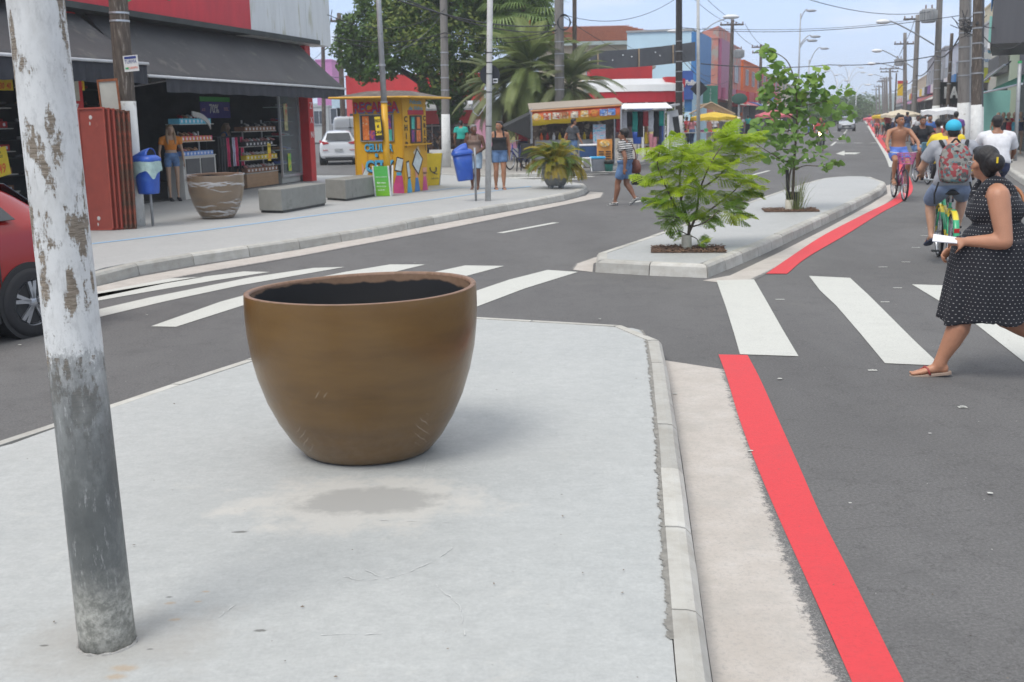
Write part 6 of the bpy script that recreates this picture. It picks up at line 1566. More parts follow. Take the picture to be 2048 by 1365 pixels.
b=A(1048,320,49); palm('tall fan palm with pale fan leaves behind the white corner pole',(b.x,49,.12),A(1040,30,49).z,.2,[(fan_leaf(k),FAN) for k in range(3)],54,4,1.25,(-1.25,1.2),beard=True)
b=A(1062,320,46); palm('drooping feather palm rising behind the food stall banner',(b.x,46,.12),A(1062,150,46).z,.12,ff(2.7,PALM),64,6,1.12,(-1.1,1.25))
b=A(1010,320,47); palm('low feather palm to the left behind the women walking',(b.x,47,.12),A(1005,190,47).z,.1,ff(2.4,PALM2,2.3),50,8,1.0,(-1.0,1.15))
b=A(1140,320,45); palm('low dusty feather palm above the right of the food stall banner',(b.x,45,.12),A(1150,180,45).z,.1,ff(2.4,PALM2,2.3),50,11,1.0,(-1.0,1.15))
# low planting bed with hedge behind the white-footed pole
bed=thing('planting_bed','low pale wall with red-leaved shrubs under the big tree','planter bed',(A(975,300,50).x,50,.12))
mb=MB(); mb.box((0,0,.22),(5.2,.3,.44)); mb.build('low_wall',PW,bed);
crown(bed,[((x,1.0,.8),(1.0,.6,.55)) for x in(-1.9,-1.0,0,1.2,2.0)],leafmat('red_shrub',(.10,.02,.03),(.06,.09,.02)),500,.12,5,'foliage')
# hand-painted mural wall behind the stall
mw=A(1075,300,50)
q=thing('mural_wall','low wall painted pink, yellow and blue behind the parked bicycle','wall',(mw.x,50,.12),R(-4))
hm=A(1075,237,50).z-.12
mb=MB(); mb.box((0,0,hm/2),(5.6,.16,hm)); mb.build('wall',mat('mural_pink',(.62,.30,.42),.7,.1,2),q)
flatm=lambda poly,m__,y=-.086:(lambda mb:(mb.add([(x,y,z) for x,z in poly],[tuple(range(len(poly)))]),mb.build('painted_shape',m__,q)))(MB())
flatm([(-1.5,hm*.35),(-1.2,hm*.98),(.2,hm*.98),(.6,hm*.6),(-.4,hm*.5)],mat('mural_yellow',(.62,.56,.25),.7))
flatm([(.2,hm*.98),(1.8,hm*.98),(1.9,hm*.5),(1.0,hm*.72)],_M['mural_yellow'],-.087)
flatm([(-.9,hm*.25),(.5,hm*.22),(.5,hm*.9),(-.7,hm*.95)],mat('mural_blue',(.05,.19,.36),.7),-.09)
lettering('Lavanderia',.34,WL,(-.2,-.095,hm*.52),(1,0,0),(0,0,1),q,'lettering',.001,'CENTER',.8,shear=.2)
lettering('TRATAMOS BEM',.17,WL,(-.2,-.095,hm*.32),(1,0,0),(0,0,1),q,'lettering',.001,'CENTER',.8)
# ---------------------------------------------------------------- buildings
WIND=mat('building_window',(.035,.042,.05),.12,.3,1,spec=.8); SHUT=mat('roller_shutter',(.14,.135,.135),.6,.1,8)
def block(label,c,rz,L_,D_,H_,m_,name='building',cat='building',z0=.1,parapet=None,inner=1):
 """corner c nearest the camera, +X along the street, body to local +Y*inner"""
 q=thing(name,label,cat,(c[0],c[1],z0),rz)
 mb=MB(); mb.box((L_/2,inner*D_/2,H_/2),(L_,D_,H_)); mb.build('wall',m_,q)
 mb=MB(); mb.box((L_/2,inner*D_/2,H_+.06),(L_+.1,D_+.1,.14)); mb.build('parapet',parapet or m_,q)
 return q
def win(q,x,y,z,w,h,axis='x',sgn=-1,m_=WIND,frame=True,name='window'):
 """window on local plane; axis 'x' = facade along X at y ; 'y' = end wall at x"""
 d=(w,.1,h) if axis=='x' else(.1,w,h)
 mb=MB(); mb.box((x,y,z),d); f=mb.build(name,m_,q)
 if frame:
  mb=MB(); t_=.06; o=sgn*.03
  for s_ in(-1,1):
   if axis=='x':mb.box((x+s_*(w/2+t_/2),y+o,z),(t_,.12,h+t_*2)); mb.box((x,y+o,z+s_*(h/2+t_/2)),(w,.12,t_))
   else:mb.box((x+o,y+s_*(w/2+t_/2),z),(.12,t_,h+t_*2)); mb.box((x+o,y,z+s_*(h/2+t_/2)),(.12,w,t_))
  if axis=='x':mb.box((x,y+o,z),(.04,.11,h))
  else:mb.box((x+o,y,z),(.11,.04,h))
  mb.build('frame',ALU,f)
 return f
STR=math.atan2(.954,.30)
# red building behind the big tree
REDB=mat('red_render',(.50,.03,.035),.7,.1,1.5); PINKB=mat('pale_red_render',(.52,.09,.09),.75,.1,1.5); PINKW=mat('salmon_wall',(.52,.22,.18),.85,.18,.8,dirt=(.36,.33,.30),dscale=.55,dthr=.52)
a=A(700,345,62); b=A(965,300,62); w=b.x-a.x; H_=A(760,150,62).z
q=thing('building','bright red building with dark shopfront windows behind the kiosk and tree','building',(a.x,62,0));
mb=MB(); mb.box((w/2,4,H_*.38+H_*.62/2),(w,8,H_*.62)); mb.build('upper_wall',REDB,q)
mb=MB(); mb.box((w*.09,4,H_*.19),(w*.18,7.9,H_*.38)); mb.box((w*.6,5,H_*.19),(w*.8,6,H_*.378)); mb.build('lower_wall',mat('dark_front',(.02,.022,.03),.4),q)
mb=MB(); mb.box((w*.09,-.02,H_*.35),(w*.18,.1,H_*.7)); mb.build('pilaster',PINKB,q)
for x in(.04,.08,.12):win(q,w*x,-.08,1.4,.28,1.8,frame=False)
mb=MB(); mb.box((w*.62,-1.2,H_*.58),(w*.75,2.6,.16)); mb.box((w*.62,-2.4,H_*.60),(w*.75,.12,.5)); mb.build('canopy',mat('white_canopy',(.5,.5,.49),.6),q)
for k in range(6):mb=MB(); mb.box((w*(.25+.12*k),1.9,1.4),(.08,.1,2.6)); mb.build('mullion',WL,q)
mb=MB(); mb.box((w*.6,1.88,1.55),(w*.78,.08,.08)); mb.build('transom',WL,q)
# small buildings beyond the side street (between shop and tree)
for(x0,x1,yt,Y,m_,lb) in((668,700,195,85,mat('pale_blue_wall',(.45,.58,.66),.8),'pale blue house at the end of the side street'),(640,672,122,110,mat('magenta_wall',(.5,.2,.42),.8),'magenta-topped building at the end of the side street'),(600,660,215,100,mat('grey_wall',(.4,.42,.42),.8),'low grey house glimpsed past the shoe shop'),(690,718,210,90,mat('cream_wall',(.5,.46,.38),.8),'cream house front beside the red building')):
 a=A(x0,300,Y); b=A(x1,300,Y); q=block(lb,(a.x,Y),0,b.x-a.x,6,A(x0,yt,Y).z-.1,m_); w=b.x-a.x
 for k in range(2):win(q,w*(.3+.4*k),-.02,2.2,.9,1.1)
# terracotta-roofed house
YH=80.; a=A(1085,250,YH); b=A(1262,250,YH); w=b.x-a.x; zE=A(1200,84,YH).z; zR=A(1200,44,YH).z
q=thing('house','beige house with a terracotta tiled roof behind the palms','house',(a.x,YH,0))
BEI=mat('beige_wall',(.50,.42,.31),.85,.08,1)
mb=MB(); mb.box((w/2+1.5,4,zE/2),(w+3,8,zE)); mb.build('wall',BEI,q)
m_,t,bb=node_mat('roof_tile'); s=obj_co(t)
c=ramp(t,noise(t,s,5,9,.8),[(.3,(.15,.05,.03)),(.5,(.30,.095,.05)),(.7,(.42,.2,.12))]); t.links.new(c,bb.inputs['Base Color']); bb.inputs['Roughness'].default_value=.9; RT=m_
mb=MB(); x0,x1=-.6,w+3.6; nn=92; rows=12; dz=zR-zE; dy=4.4
for k in range(nn):
 for r_ in range(rows):
  xa=x0+(x1-x0)*k/nn; xb=xa+(x1-x0)/nn*.92; t0,t1=r_/rows,(r_+1)/rows+.02
  if xb>x1-(t0)*3.6:continue
  ya,yb_=-.5+dy*t0,-.5+dy*t1; za,zb_=zE+dz*t0+.07+random.uniform(-.015,.015),zE+dz*t1+.02; xm=(xa+xb)/2
  mb.add([(xa,ya,za-.05),(xm,ya,za+.03),(xb,ya,za-.05),(xb,yb_,zb_-.05),(xm,yb_,zb_+.03),(xa,yb_,zb_-.05)],[(0,1,4,5),(1,2,3,4)])
o=mb.build('roof_tiles',RT,q); tag(o,None,None,None,'stuff')
mb=MB(); mb.loft([[V((x0,-.45,zE)),V((x1,-.45,zE)),V((x1,8.5,zE)),V((x0,8.5,zE))],[V((x0,dy-.5,zR)),V((x1-3.6,dy-.5,zR)),V((x1-3.6,dy-.3,zR)),V((x0,dy-.3,zR))]]); mb.build('roof',mat('roof_under',(.2,.08,.05),.9),q)
mb=MB(); mb.box(((x0+x1)/2,-.5,zE-.12),(x1-x0,.2,.26)); mb.build('gutter',mat('grey_green_trim',(.33,.38,.36),.6),q)
win(q,w*.35,-.03,zE-1.7,1.0,1.1); win(q,w*.62,-.03,zE-1.75,1.5,.9)
# light blue building with side wall to us and blue signs
LB=mat('light_blue_wall',(.46,.64,.74),.8,.05,1); BLUES=mat('blue_fascia',(.04,.18,.42),.5,.1,2)
Y=72.; a=A(1252,300,Y); a2=A(1200,300,Y-1.5); b=A(1380,300,Y); H_=A(1300,62,Y).z-.1; w=b.x-a.x
q=thing('building','light blue building with a large blank side wall','building',(b.x,Y,.1),STR)
D_=w/sin(STR-0.0)
mb=MB(); th_=STR-pi/2
mb.box((4,w/2,H_/2),(8,w,H_)); mb.build('wall',LB,q)
mb=MB(); mb.box((4.1,w/2,H_+.05),(8.4,w+.1,.12)); mb.build('parapet',mat('grey_cap',(.3,.32,.33),.8),q)
mb=MB(); mb.box((3.0,-.25,H_*.52+H_*.24),(6,.5,H_*.44)); mb.build('blue_sign',BLUES,q)
mb=MB(); mb.box((-.25,w+1.0,H_*.28),(.3,3.0,H_*.62)); mb.build('lower_wing',LB,q)
sq_=A(1385,210,Y-3)
q2=thing('shop_sign','dark blue shop sign with a red F and white lettering beside the black pole','sign',A(1362,200,66),R(12))
h1=(A(1362,142,66)-A(1362,200,66)).z; w1=(A(1385,142,66)-A(1362,142,66)).x
mb=MB(); mb.box((w1/2,0,h1/2),(w1*1.15,.12,h1)); mb.build('board',mat('deep_blue_sign',(.04,.10,.36),.5,.25,2),q2)
mb=MB(); mb.box((w1*.2,-.08,h1*.58),(w1*.22,.06,h1*.3)); mb.build('red_mark',RD,q2); lettering('Pollino',.42,WL,(w1*.28,-.1,h1*.5),(1,0,0),(0,0,1),q2,'lettering',.02,'LEFT',.7,offset=.01,shear=.3)
mb=MB(); mb.box((w1/2,.1,-.35),(w1*1.1,.1,.7)); mb.build('lower_board',BLUES,q2)
# curved corner shop: red band and pale roof
Y=60.; a=A(1185,300,Y); b=A(1345,300,Y); zt=A(1280,158,Y).z; zm=A(1280,185,Y).z; zl=A(1280,206,Y).z; w=b.x-a.x
q=thing('building','low corner shop with pale roof edge, red band and large windows','building',(a.x,Y,.1)); n=14
def arc_(r_off):return[(w*.5-w*.62*cos(R(8)+R(164)*k/n)*1.0,-1.6*sin(R(8)+R(164)*k/n)-r_off) for k in range(n+1)]
def band(z0,z1,off,m_,nm):
 mb=MB(); o_=arc_(off); rings=[[V((x,y,z0-.1)),V((x,y,z1-.1)),V((x,y+.4,z1-.1)),V((x,y+.4,z0-.1))] for x,y in o_]; mb.loft(rings); return mb.build(nm,m_,q)
band(zl,zm,.3,mat('red_band',(.50,.015,.03),.5,.06,2),'red_band')
o_=arc_(.35); o2=[(x,y+2.2) for x,y in o_]
mb=MB(); mb.loft([[V((x,y,zm-.09)) for x,y in o_],[V((x,y+.2,zm+.25)) for x,y in o_],[V((x*1,y+1.8,zt-.1)) for x,y in o_]],cap=False,closed=False); mb.build('pale_roof',mat('pale_roof',(.55,.56,.57),.5,.05,1),q)
band(.0,zl,-.1,mat('dark_glazing',(.045,.03,.035),.2,.5,.7,spec=.7),'glazing')
band(.0,.75,0,mat('cream_base',(.45,.43,.38),.8),'plinth')
for x,y in arc_(.02)[::2]:mb=MB(); mb.box((x,y,zl/2),(.14,.1,zl)); mb.build('mullion',WL,q)
mb=MB(); mb.box((w*.5,1.5,1.3),(w*.9,1.5,2.4)); mb.build('inner_core',DARK,q)
mb=MB(); mb.box((w*.5-.4,3.2,zt*.5+.4),(w*.8,2,zt+1.1)); mb.build('red_upper',REDB,q)
mb=MB(); mb.box((w*.98,-.3,zm+.15),(.9,1.0,1.0)); mb.build('red_sign_box',REDB,q); mb=MB(); mb.box((w*.98,-.85,zm-.9),(.55,.08,.8)); mb.build('white_sign',WL,q)
# left row of shops running into the distance
def rowL(Y):return 11.9+.314*(Y-72)
def frontL(x):return x
specs=[(84,100,None,80,PINKW,'weathered salmon building with a tall blank gable','magenta'),(102,120,None,125,mat('orange_block',(.60,.13,.02),.7,.06,1),'orange and red shop building with a dark roller shutter','red'),(121,150,None,148,PINKB,'reddish shop row beyond the orange building','red'),(152,185,None,168,BEI,'beige low shops far down the left side','white'),(187,240,None,178,mat('mid_grey_wall',(.33,.33,.33),.8,.1,1),'grey low buildings in the far distance on the left','blue')]
for Y0,Y1,_,ytop,m_,lb,sg in specs:
 cx=rowL(Y0); px_=1024+F*cx/Y0; Hh=A(min(px_,1500),ytop,Y0).z
 q=block(lb,(cx,Y0),STR,(Y1-Y0)*1.04,9+(4 if Y0<90 else 0),Hh,m_,inner=1)
 Ls=(Y1-Y0)*1.04
 sm_={'magenta':mat('magenta_sign',(.32,.09,.17),.5),'red':mat('red_sign',(.52,.03,.03),.5),'white':WL,'blue':BLUES}[sg]
 nsh=max(2,int(Ls/6))
 for k in range(nsh):
  xx=Ls*(k+.5)/nsh; ww=Ls/nsh*.9
  win(q,xx,-.02,1.4,ww,2.6,m_=DARK if k%2 else SHUT,frame=False,name='shop_opening')
  mb=MB(); mb.box((xx,-.3,3.3),(ww,.5,.9)); mb.build('shop_fascia',[sm_,YEL,REDB,WL,BLUES][(k*3+int(Y0))%5] if k else sm_,q)
  if Hh>5.5:win(q,xx,-.02,5.1,ww*.35,1.3)
  mb=MB(); mb.loft([[V((xx-ww/2,-.1,3.0)),V((xx+ww/2,-.1,3.0)),V((xx+ww/2,-.1,3.04)),V((xx-ww/2,-.1,3.04))],[V((xx-ww/2,-1.7,2.45)),V((xx+ww/2,-1.7,2.45)),V((xx+ww/2,-1.7,2.49)),V((xx-ww/2,-1.7,2.49))]]); mb.build('awning',[mat('awning_cream',(.5,.48,.42),.8),mat('awning_pink',(.5,.14,.16),.8),mat('awning_blue',(.06,.1,.32),.8),mat('awning_white',(.55,.55,.55),.8)][(k+int(Y0))%4],q)
 if Y0==84:
  mb=MB(); mb.loft([[V((-.02,0,Hh)),V((-.02,5,Hh)),V((Ls*.5,5,Hh)),V((Ls*.5,0,Hh))],[V((-.02,0,Hh+.9)),V((-.02,1.2,Hh+.5)),V((Ls*.5,1.2,Hh+.5)),V((Ls*.5,0,Hh+.9))]]); mb.build('gable_peak',PINKW,q)
  mb=MB(); mb.box((3,-.12,Hh*.7),(5.8,.25,Hh*.6)); mb.build('magenta_panel',sm_,q)
 if Y0==102:
  mb=MB(); mb.box((-.1,3.0,Hh*.72),(.2,3.6,Hh*.5)); s_=mb.build('red_sign_wall',REDB,q)
  p_=q.matrix_basis
  for i,ch in enumerate('MODAS'):lettering(ch,.8,WL,(-.22,3.0,Hh*.88-.62*i),(0,-1,0),(0,0,1),q,'lettering',.01,'CENTER')
  mb=MB(); mb.box((-.06,.9,Hh*.45),(.16,1.8,Hh*.3)); mb.build('roller_shutter',SHUT,q)
# green shop sign wall and round red cafe sign at street level on the left
gs=A(1405,260,76); gz0=A(1405,212,76).z; gz1=A(1405,172,76).z; ww=(A(1434,200,76)-A(1405,200,76)).x
q=thing('shop_sign','green shop sign panel with small white vertical lettering','sign',(gs.x,76,gz0)); mb=MB(); mb.box((ww/2,0,(gz1-gz0)/2),(ww,.15,gz1-gz0)); mb.build('board',mat('green_board',(.06,.24,.15),.6,.15,2),q)
for i,ch in enumerate('lojas'):lettering(ch,.26,WL,(ww*.5,-.09,(gz1-gz0)*.72-.21*i),(1,0,0),(0,0,1),q,'lettering',.003,'CENTER')
gs=A(1462,240,88); z0_=A(1462,214,88).z; z1_=A(1462,190,88).z; ww=(A(1490,200,88)-A(1460,200,88)).x
q=thing('shop_sign','red shop sign with a white oval in the left row','sign',(gs.x,88,z0_)); mb=MB(); mb.box((ww/2,0,(z1_-z0_)/2),(ww,.2,z1_-z0_)); mb.build('board',_M['red_sign'],q)
mb=MB(); mb.ell((ww/2,-.1,(z1_-z0_)/2),(ww*.42,.04,(z1_-z0_)*.3)); mb.build('white_oval',WL,q)
# hanging dark banner across, left of the lamp post
ba,bb_=A(1150,105,46),A(1391,84,56); bc,bd_=A(1391,122,56),A(1150,140,46)
q=thing('street_banner','long dark grey cloth banner stretched between two poles','banner',ba)
mb=MB(); n=40
mb.loft([[(ba.lerp(bb_,i/n)).lerp(bd_.lerp(bc,i/n),j/6)-ba+V((0,.03*sin(i*.5+j*.5)+.02*sin(i*.31*j),(-.08*sin(pi*i/n)))) for j in range(7)] for i in range(n+1)],cap=False,closed=False)
mb.build('cloth',mat('banner_cloth',(.115,.118,.125),.8,.1,2),q,smooth=True)
for t_ in(.16,.48,.78):
 p0=ba.lerp(bb_,t_)-ba+V((0,-.12,-.08*sin(pi*t_))); p1=bd_.lerp(bc,t_)-ba+V((0,-.12,-.08*sin(pi*t_))); mb=MB(); mb.tube([p0,p1],.035,6); mb.build('batten',_M['pale_wood'],q)
mb=MB(); mb.tube([V((0,0,.1)),bd_-ba],.04,6); mb.build('end_rod',ALU,q)
for u,v_ in((.1,.5),(.27,.55),(.35,.3),(.42,.42),(.62,.3),(.66,.5)):
 p0=(ba.lerp(bb_,u)).lerp(bd_.lerp(bc,u),v_)-ba+V((0,-.13,-.08*sin(pi*u))); mb=MB(); mb.ell(p0,(.035,.01,.03),n=8,m=5); mb.build('hole_patch',WL,q)
# right-hand row
def rowR(Y):return kerbR(Y)+2.5
DG=mat('dark_grey_cladding',(.075,.075,.082),.6,.12,2,stretch=(3,3,.2)); WB_=mat('dirty_white_wall',(.52,.51,.49),.8,.1,1,dirt=(.34,.33,.30),dscale=1.4,dthr=.6); SAGE=mat('sage_wall',(.40,.46,.36),.8,.1,1); CRM=mat('cream_block',(.56,.49,.33),.8,.12,1,dirt=(.4,.3,.2),dscale=1.5,dthr=.6)
MINT=mat('mint_wall',(.28,.60,.54),.7,.08,1)
sR=math.atan2(.945,.375)
def blockR(lb,Y0,Y1,H_,m_,D_=10,x0=None,awn=None,sign=None,signm=None,up=True,opening=True,setb=0.):
 cx=(rowR(Y0) if x0 is None else x0)+setb; a_=math.atan2(Y1-Y0,(rowR(Y1)-rowR(Y0)))
 L_=math.hypot(Y1-Y0,rowR(Y1)-rowR(Y0)); q=block(lb,(cx,Y0),a_,L_,D_,H_,m_,inner=-1)
 n=max(1,int(L_/5.5))
 for k in range(n):
  xx=L_*(k+.5)/n; ww=L_/n*.88
  if opening:win(q,xx,.02,1.45,ww,2.7,sgn=1,m_=DARK,frame=False,name='shop_opening')
  if up and H_>5:win(q,xx,.02,H_-1.9,ww*.4,1.3,sgn=1)
  if awn:mb=MB(); mb.loft([[V((xx-ww/2,.1,3.3)),V((xx+ww/2,.1,3.3)),V((xx+ww/2,.1,3.34)),V((xx-ww/2,.1,3.34))],[V((xx-ww/2,1.5,2.6)),V((xx+ww/2,1.5,2.6)),V((xx+ww/2,1.5,2.64)),V((xx-ww/2,1.5,2.64))]]); mb.build('awning',awn[k%len(awn)],q)
  if signm:mb=MB(); mb.box((xx,.25,3.8),(ww,.4,.8)); mb.build('shop_fascia',signm[k%len(signm)],q)
 return q,L_
q,L_=blockR('dark grey clad building with a white strip over a shop with mannequins',41,50,8.2,DG,up=False,setb=.6)
GAW=mat('grey_awning',(.11,.11,.11),.8,.15,3); GRA=mat('green_awning',(.04,.26,.15),.7,.1,3)
# projecting dark sign box with its white lower edge
bx0,bx1=A(1985,60,42),A(2015,60,42)
q2=thing('shop_sign_box','big projecting dark grey sign box with a pale lower strip','sign',A(1984,112,42.5),R(66))
hz=A(1984,22,42.5).z-A(1984,112,42.5).z;
mb=MB(); mb.loft([[V((0,0,0)),V((0,-2.5,0)),V((-4.5,-2.5,.2)),V((-4.5,0,.2))],[V((0,0,hz)),V((0,-2.5,hz)),V((-4.5,-2.5,hz+1.5)),V((-4.5,0,hz+1.5))]]); mb.build('box',DG,q2)
mb=MB(); mb.box((-2.2,.06,.16),(4.4,.08,.2)); mb.build('pale_strip',WL,q2)
mb=MB(); mb.box((-2.2,.06,hz*.45),(1.2,.08,.9)); mb.build('white_panel',WL,q2); mb=MB(); mb.box((-2.9,.07,hz*.45),(.5,.08,.95)); mb.build('green_panel',MINT,q2); mb=MB(); mb.box((-2.2,.07,hz*.45-.62),(1.4,.08,.16)); mb.build('teal_line',BLT,q2)
mb=MB(); mb.ell((-2.0,.08,hz*.45+1.2),(.28,.04,.5)); mb.build('blue_emblem',BLUES,q2)
# awnings of the right shop
def slope_awning(lb,pts,m_):
 pts=[V(p) for p in pts]; q=thing('awning',lb,'awning',pts[0]); mb=MB(); pp=[p-pts[0] for p in pts]; n_=10
 mb.loft([[pp[0].lerp(pp[1],i/n_).lerp(pp[3].lerp(pp[2],i/n_),j/4)+V((0,0,-.05*sin(pi*j/4))) for j in range(5)] for i in range(n_+1)],cap=False,closed=False); mb.build('canvas',m_,q,smooth=True,solid=.03)
 mb=MB(); mb.tube([pp[3],pp[2]],.04,6); mb.build('bar',ALU,q)
slope_awning('dark grey sloping awning under the dark sign box',[A(1974,150,50),A(2023,122,42),A(2010,130,40.5),A(1961,168,48)],GAW)
slope_awning('green and white awning over the mannequins on the right',[A(1990,176,47),A(2048,150,40),A(2044,168,38.5),A(1968,186,45)],GRA)
mw2=A(1962,235,49); q=thing('side_wall','mint green wall panel between the pole and the clothes shop','wall',(mw2.x,49,.1),0); hh=A(1962,182,49).z-.1; mb=MB(); mb.box((.6,.2,hh/2),(1.35,.2,hh)); mb.build('panel',MINT,q)
blockR('sage green building behind the twin poles',51,58,6.4,SAGE,signm=[GAW],setb=.3)
blockR('white two-storey building with a black fascia',59,76,6.3,WB_,awn=[GAW,mat('awning_blue2',(.05,.15,.4),.8)],signm=[BLK])
q,_=blockR('cream upper block standing above the white building',63,72,7.9,CRM,x0=rowR(63)+.8,up=False,opening=False)
rp=A(1870,205,58.5); q=thing('shop_sign','black fascia sign with white letters RAEL','sign',(rp.x,57.8,rp.z),R(28)); mb=MB(); mb.box((1.3,0,.45),(2.9,.2,1.1)); mb.build('board',BLK,q); lettering('RAEL',.8,WL,(.1,-.12,.2),(1,0,0),(0,0,1),q,'lettering',.02,offset=.02)
yp_=A(1898,170,62); q=thing('shop_sign','white and yellow hanging shop sign on the white building','sign',(yp_.x,58.6,yp_.z),R(26)); mb=MB(); mb.box((.9,0,1.15),(1.8,.1,.75)); mb.build('white_half',WL,q); mb=MB(); mb.box((.9,0,.38),(1.8,.1,.75)); mb.build('yellow_half',mat('lime_sign',(.5,.52,.05),.6),q)
mb=MB(); mb.ell((1.2,-.06,.35),(.35,.03,.25)); mb.build('orange_fruit',ORP,q); lettering('Frutas',.3,BLUES,(.3,-.07,1.05),(1,0,0),(0,0,1),q,'lettering',.004)
blockR('white and blue shop building beyond the white one',77,95,6.4,mat('blue_white_wall',(.48,.52,.58),.8,.1,1),awn=[mat('awning_cream2',(.5,.48,.42),.8)],signm=[BLUES,WL,BLK])
blockR('grey shop row on the right',96,125,7.0,mat('grey_row',(.30,.30,.31),.8,.15,1),awn=[GAW,REDB],signm=[BLK,WL,mat('violet_sign',(.2,.08,.3),.6)])
blockR('beige far row on the right',126,170,5.6,BEI,awn=[REDB,BLUES],signm=[YEL,WL,REDB])
blockR('pale distant row at the end of the street',172,260,5.0,WB_,signm=[WL,REDB])
ys=A(1797,192,118); q=thing('shop_sign','tall yellow and red sign down the right row','sign',(ys.x,118,ys.z)); hh=A(1797,162,118).z-ys.z; mb=MB(); mb.box((.35,0,hh*.4),(.9,.3,hh*.8)); mb.build('yellow_part',YEL,q); mb=MB(); mb.box((.35,0,hh*.9),(.95,.3,hh*.2)); mb.build('red_part',REDB,q)
# distant trees, hills
for i,(x,yt,Y,r_) in enumerate(((1660,195,190,5),(1640,185,170,4.5),(1690,186,230,6),(1715,178,260,5),(1620,190,165,4),(1745,205,300,5),(1605,180,150,3.5),(1700,200,200,3.5))):
 p=A(x,230,Y); q=thing('distant_tree',['round dark tree far down the left side','dark tree behind the lamp posts','broad tree in the far distance','spreading palm-like tree at the end of the road','small dark tree beyond the left shops','low green tree near the hills','narrow tree above the left shops','low dense tree by the far lamp posts'][i],'tree',(p.x,Y,0))
 H_=A(x,yt,Y).z; mb=MB(); mb.tube([(0,0,0),(.1,0,H_*.7)],[.3,.15],7); mb.build('trunk',BARK,q)
 crown(q,[((random.uniform(-1,1)*r_*.5,random.uniform(-1,1)*r_*.5,H_-r_*.45-random.random()*2),(r_*.6,r_*.6,r_*.42)) for k in range(5)],TL,46,.4,i+20,'crown')
m_,t,bb=node_mat('hill_green'); s=obj_co(t); t.links.new(ramp(t,noise(t,s,.02,8,.7),[(.3,(.03,.06,.035)),(.7,(.06,.10,.05))]),bb.inputs['Base Color']); bb.inputs['Roughness'].default_value=1
mb=MB(); n=60; y0_=900
front=[]; ridge=[]; back=[]
for i in range(n+1):
 x=-700+1800*i/n; h=15+3*sin(i*.37+1)+2*sin(i*.9)+1*sin(i*2.1)
 front.append(V((x,y0_-120,-.5))); ridge.append(V((x,y0_,max(8,h)))); back.append(V((x,y0_+150,-.5)))
mb.loft([front,[a.lerp(b,.6)+V((0,0,6)) for a,b in zip(front,ridge)],ridge,back],cap=False,closed=False)
o=mb.build('hills',m_,None,smooth=True); tag(o,'low bluish wooded hills on the horizon',None,None,'structure')
# ---------------------------------------------------------------- cloth patterns
def patt(name,base,spot,kind,sc,thr=.5):
 m_,t,b=node_mat(name); s=obj_co(t)
 if kind=='dots':
  v=t.nodes.new('ShaderNodeTexVoronoi'); v.inputs['Scale'].default_value=sc; v.inputs['Randomness'].default_value=.22; t.links.new(s,v.inputs[0]); f_=math_(t,'LESS_THAN',v.outputs['Distance'],thr)
 elif kind=='stripes':
  x_=t.nodes.new('ShaderNodeSeparateXYZ'); t.links.new(s,x_.inputs[0]); z=math_(t,'ADD',x_.outputs[2],math_(t,'MULTIPLY',noise(t,s,5,3),.03)); f_=math_(t,'GREATER_THAN',math_(t,'SINE',math_(t,'MULTIPLY',z,sc)),thr)
 else:
  v=t.nodes.new('ShaderNodeTexVoronoi'); v.inputs['Scale'].default_value=sc; t.links.new(s,v.inputs[0])
  q=t.nodes.new('ShaderNodeSeparateColor'); t.links.new(v.outputs['Color'],q.inputs[0]); c=ramp(t,q.outputs[0],[(0,base),(.30,spot),(.45,(.24,.24,.22)),(.74,(.10,.19,.21)),(.85,(.08,.08,.08)),(1,(.4,.4,.38))])
  for n_ in t.nodes:
   if n_.type=='VALTORGB':n_.color_ramp.interpolation='CONSTANT'
  t.links.new(c,b.inputs['Base Color']); b.inputs['Roughness'].default_value=.9; return m_
 t.links.new(mix(t,f_,mix(t,noise(t,s,8,5),tuple(x*.8 for x in base),tuple(x*1.2 for x in base)),spot),b.inputs['Base Color']); b.inputs['Roughness'].default_value=.85
 bump(t,b,noise(t,s,9,6,.6),.35,.02); return m_
m_,t,b=node_mat('dotted_dress_cloth'); s=obj_co(t); x_=t.nodes.new('ShaderNodeSeparateXYZ'); t.links.new(s,x_.inputs[0])
ang_=math_(t,'MULTIPLY',math_(t,'ARCTAN2',math_(t,'ADD',x_.outputs[1],.02),x_.outputs[0]),54/(2*pi)); zz=math_(t,'ADD',math_(t,'MULTIPLY',x_.outputs[2],38),math_(t,'MULTIPLY',math_(t,'SUBTRACT',noise(t,s,3,2),.5),1.5)); row=math_(t,'FLOOR',zz)
fu=math_(t,'SUBTRACT',math_(t,'FRACT',math_(t,'ADD',ang_,math_(t,'MULTIPLY',row,.5))),.5); fv=math_(t,'SUBTRACT',math_(t,'FRACT',zz),.5)
dd_=math_(t,'SQRT',math_(t,'ADD',math_(t,'MULTIPLY',fu,fu),math_(t,'MULTIPLY',math_(t,'MULTIPLY',fv,fv),1.6)))
t.links.new(mix(t,math_(t,'LESS_THAN',dd_,.14),mix(t,noise(t,s,8,5),(.008,.009,.014),(.015,.016,.022)),(.34,.33,.33)),b.inputs['Base Color']); b.inputs['Roughness'].default_value=.85; bump(t,b,noise(t,s,9,6,.6),.35,.02); DOTS=m_
STRP=patt('striped_shirt_cloth',(.02,.02,.024),(.58,.57,.55),'stripes',150,.15); PACKM=patt('patterned_backpack',(.26,.05,.055),(.20,.19,.17),'cells',30)
def cl(n,c,v=.15):return mat('cloth_'+n,c,.88,v,9,bump=.35,bscale=12)
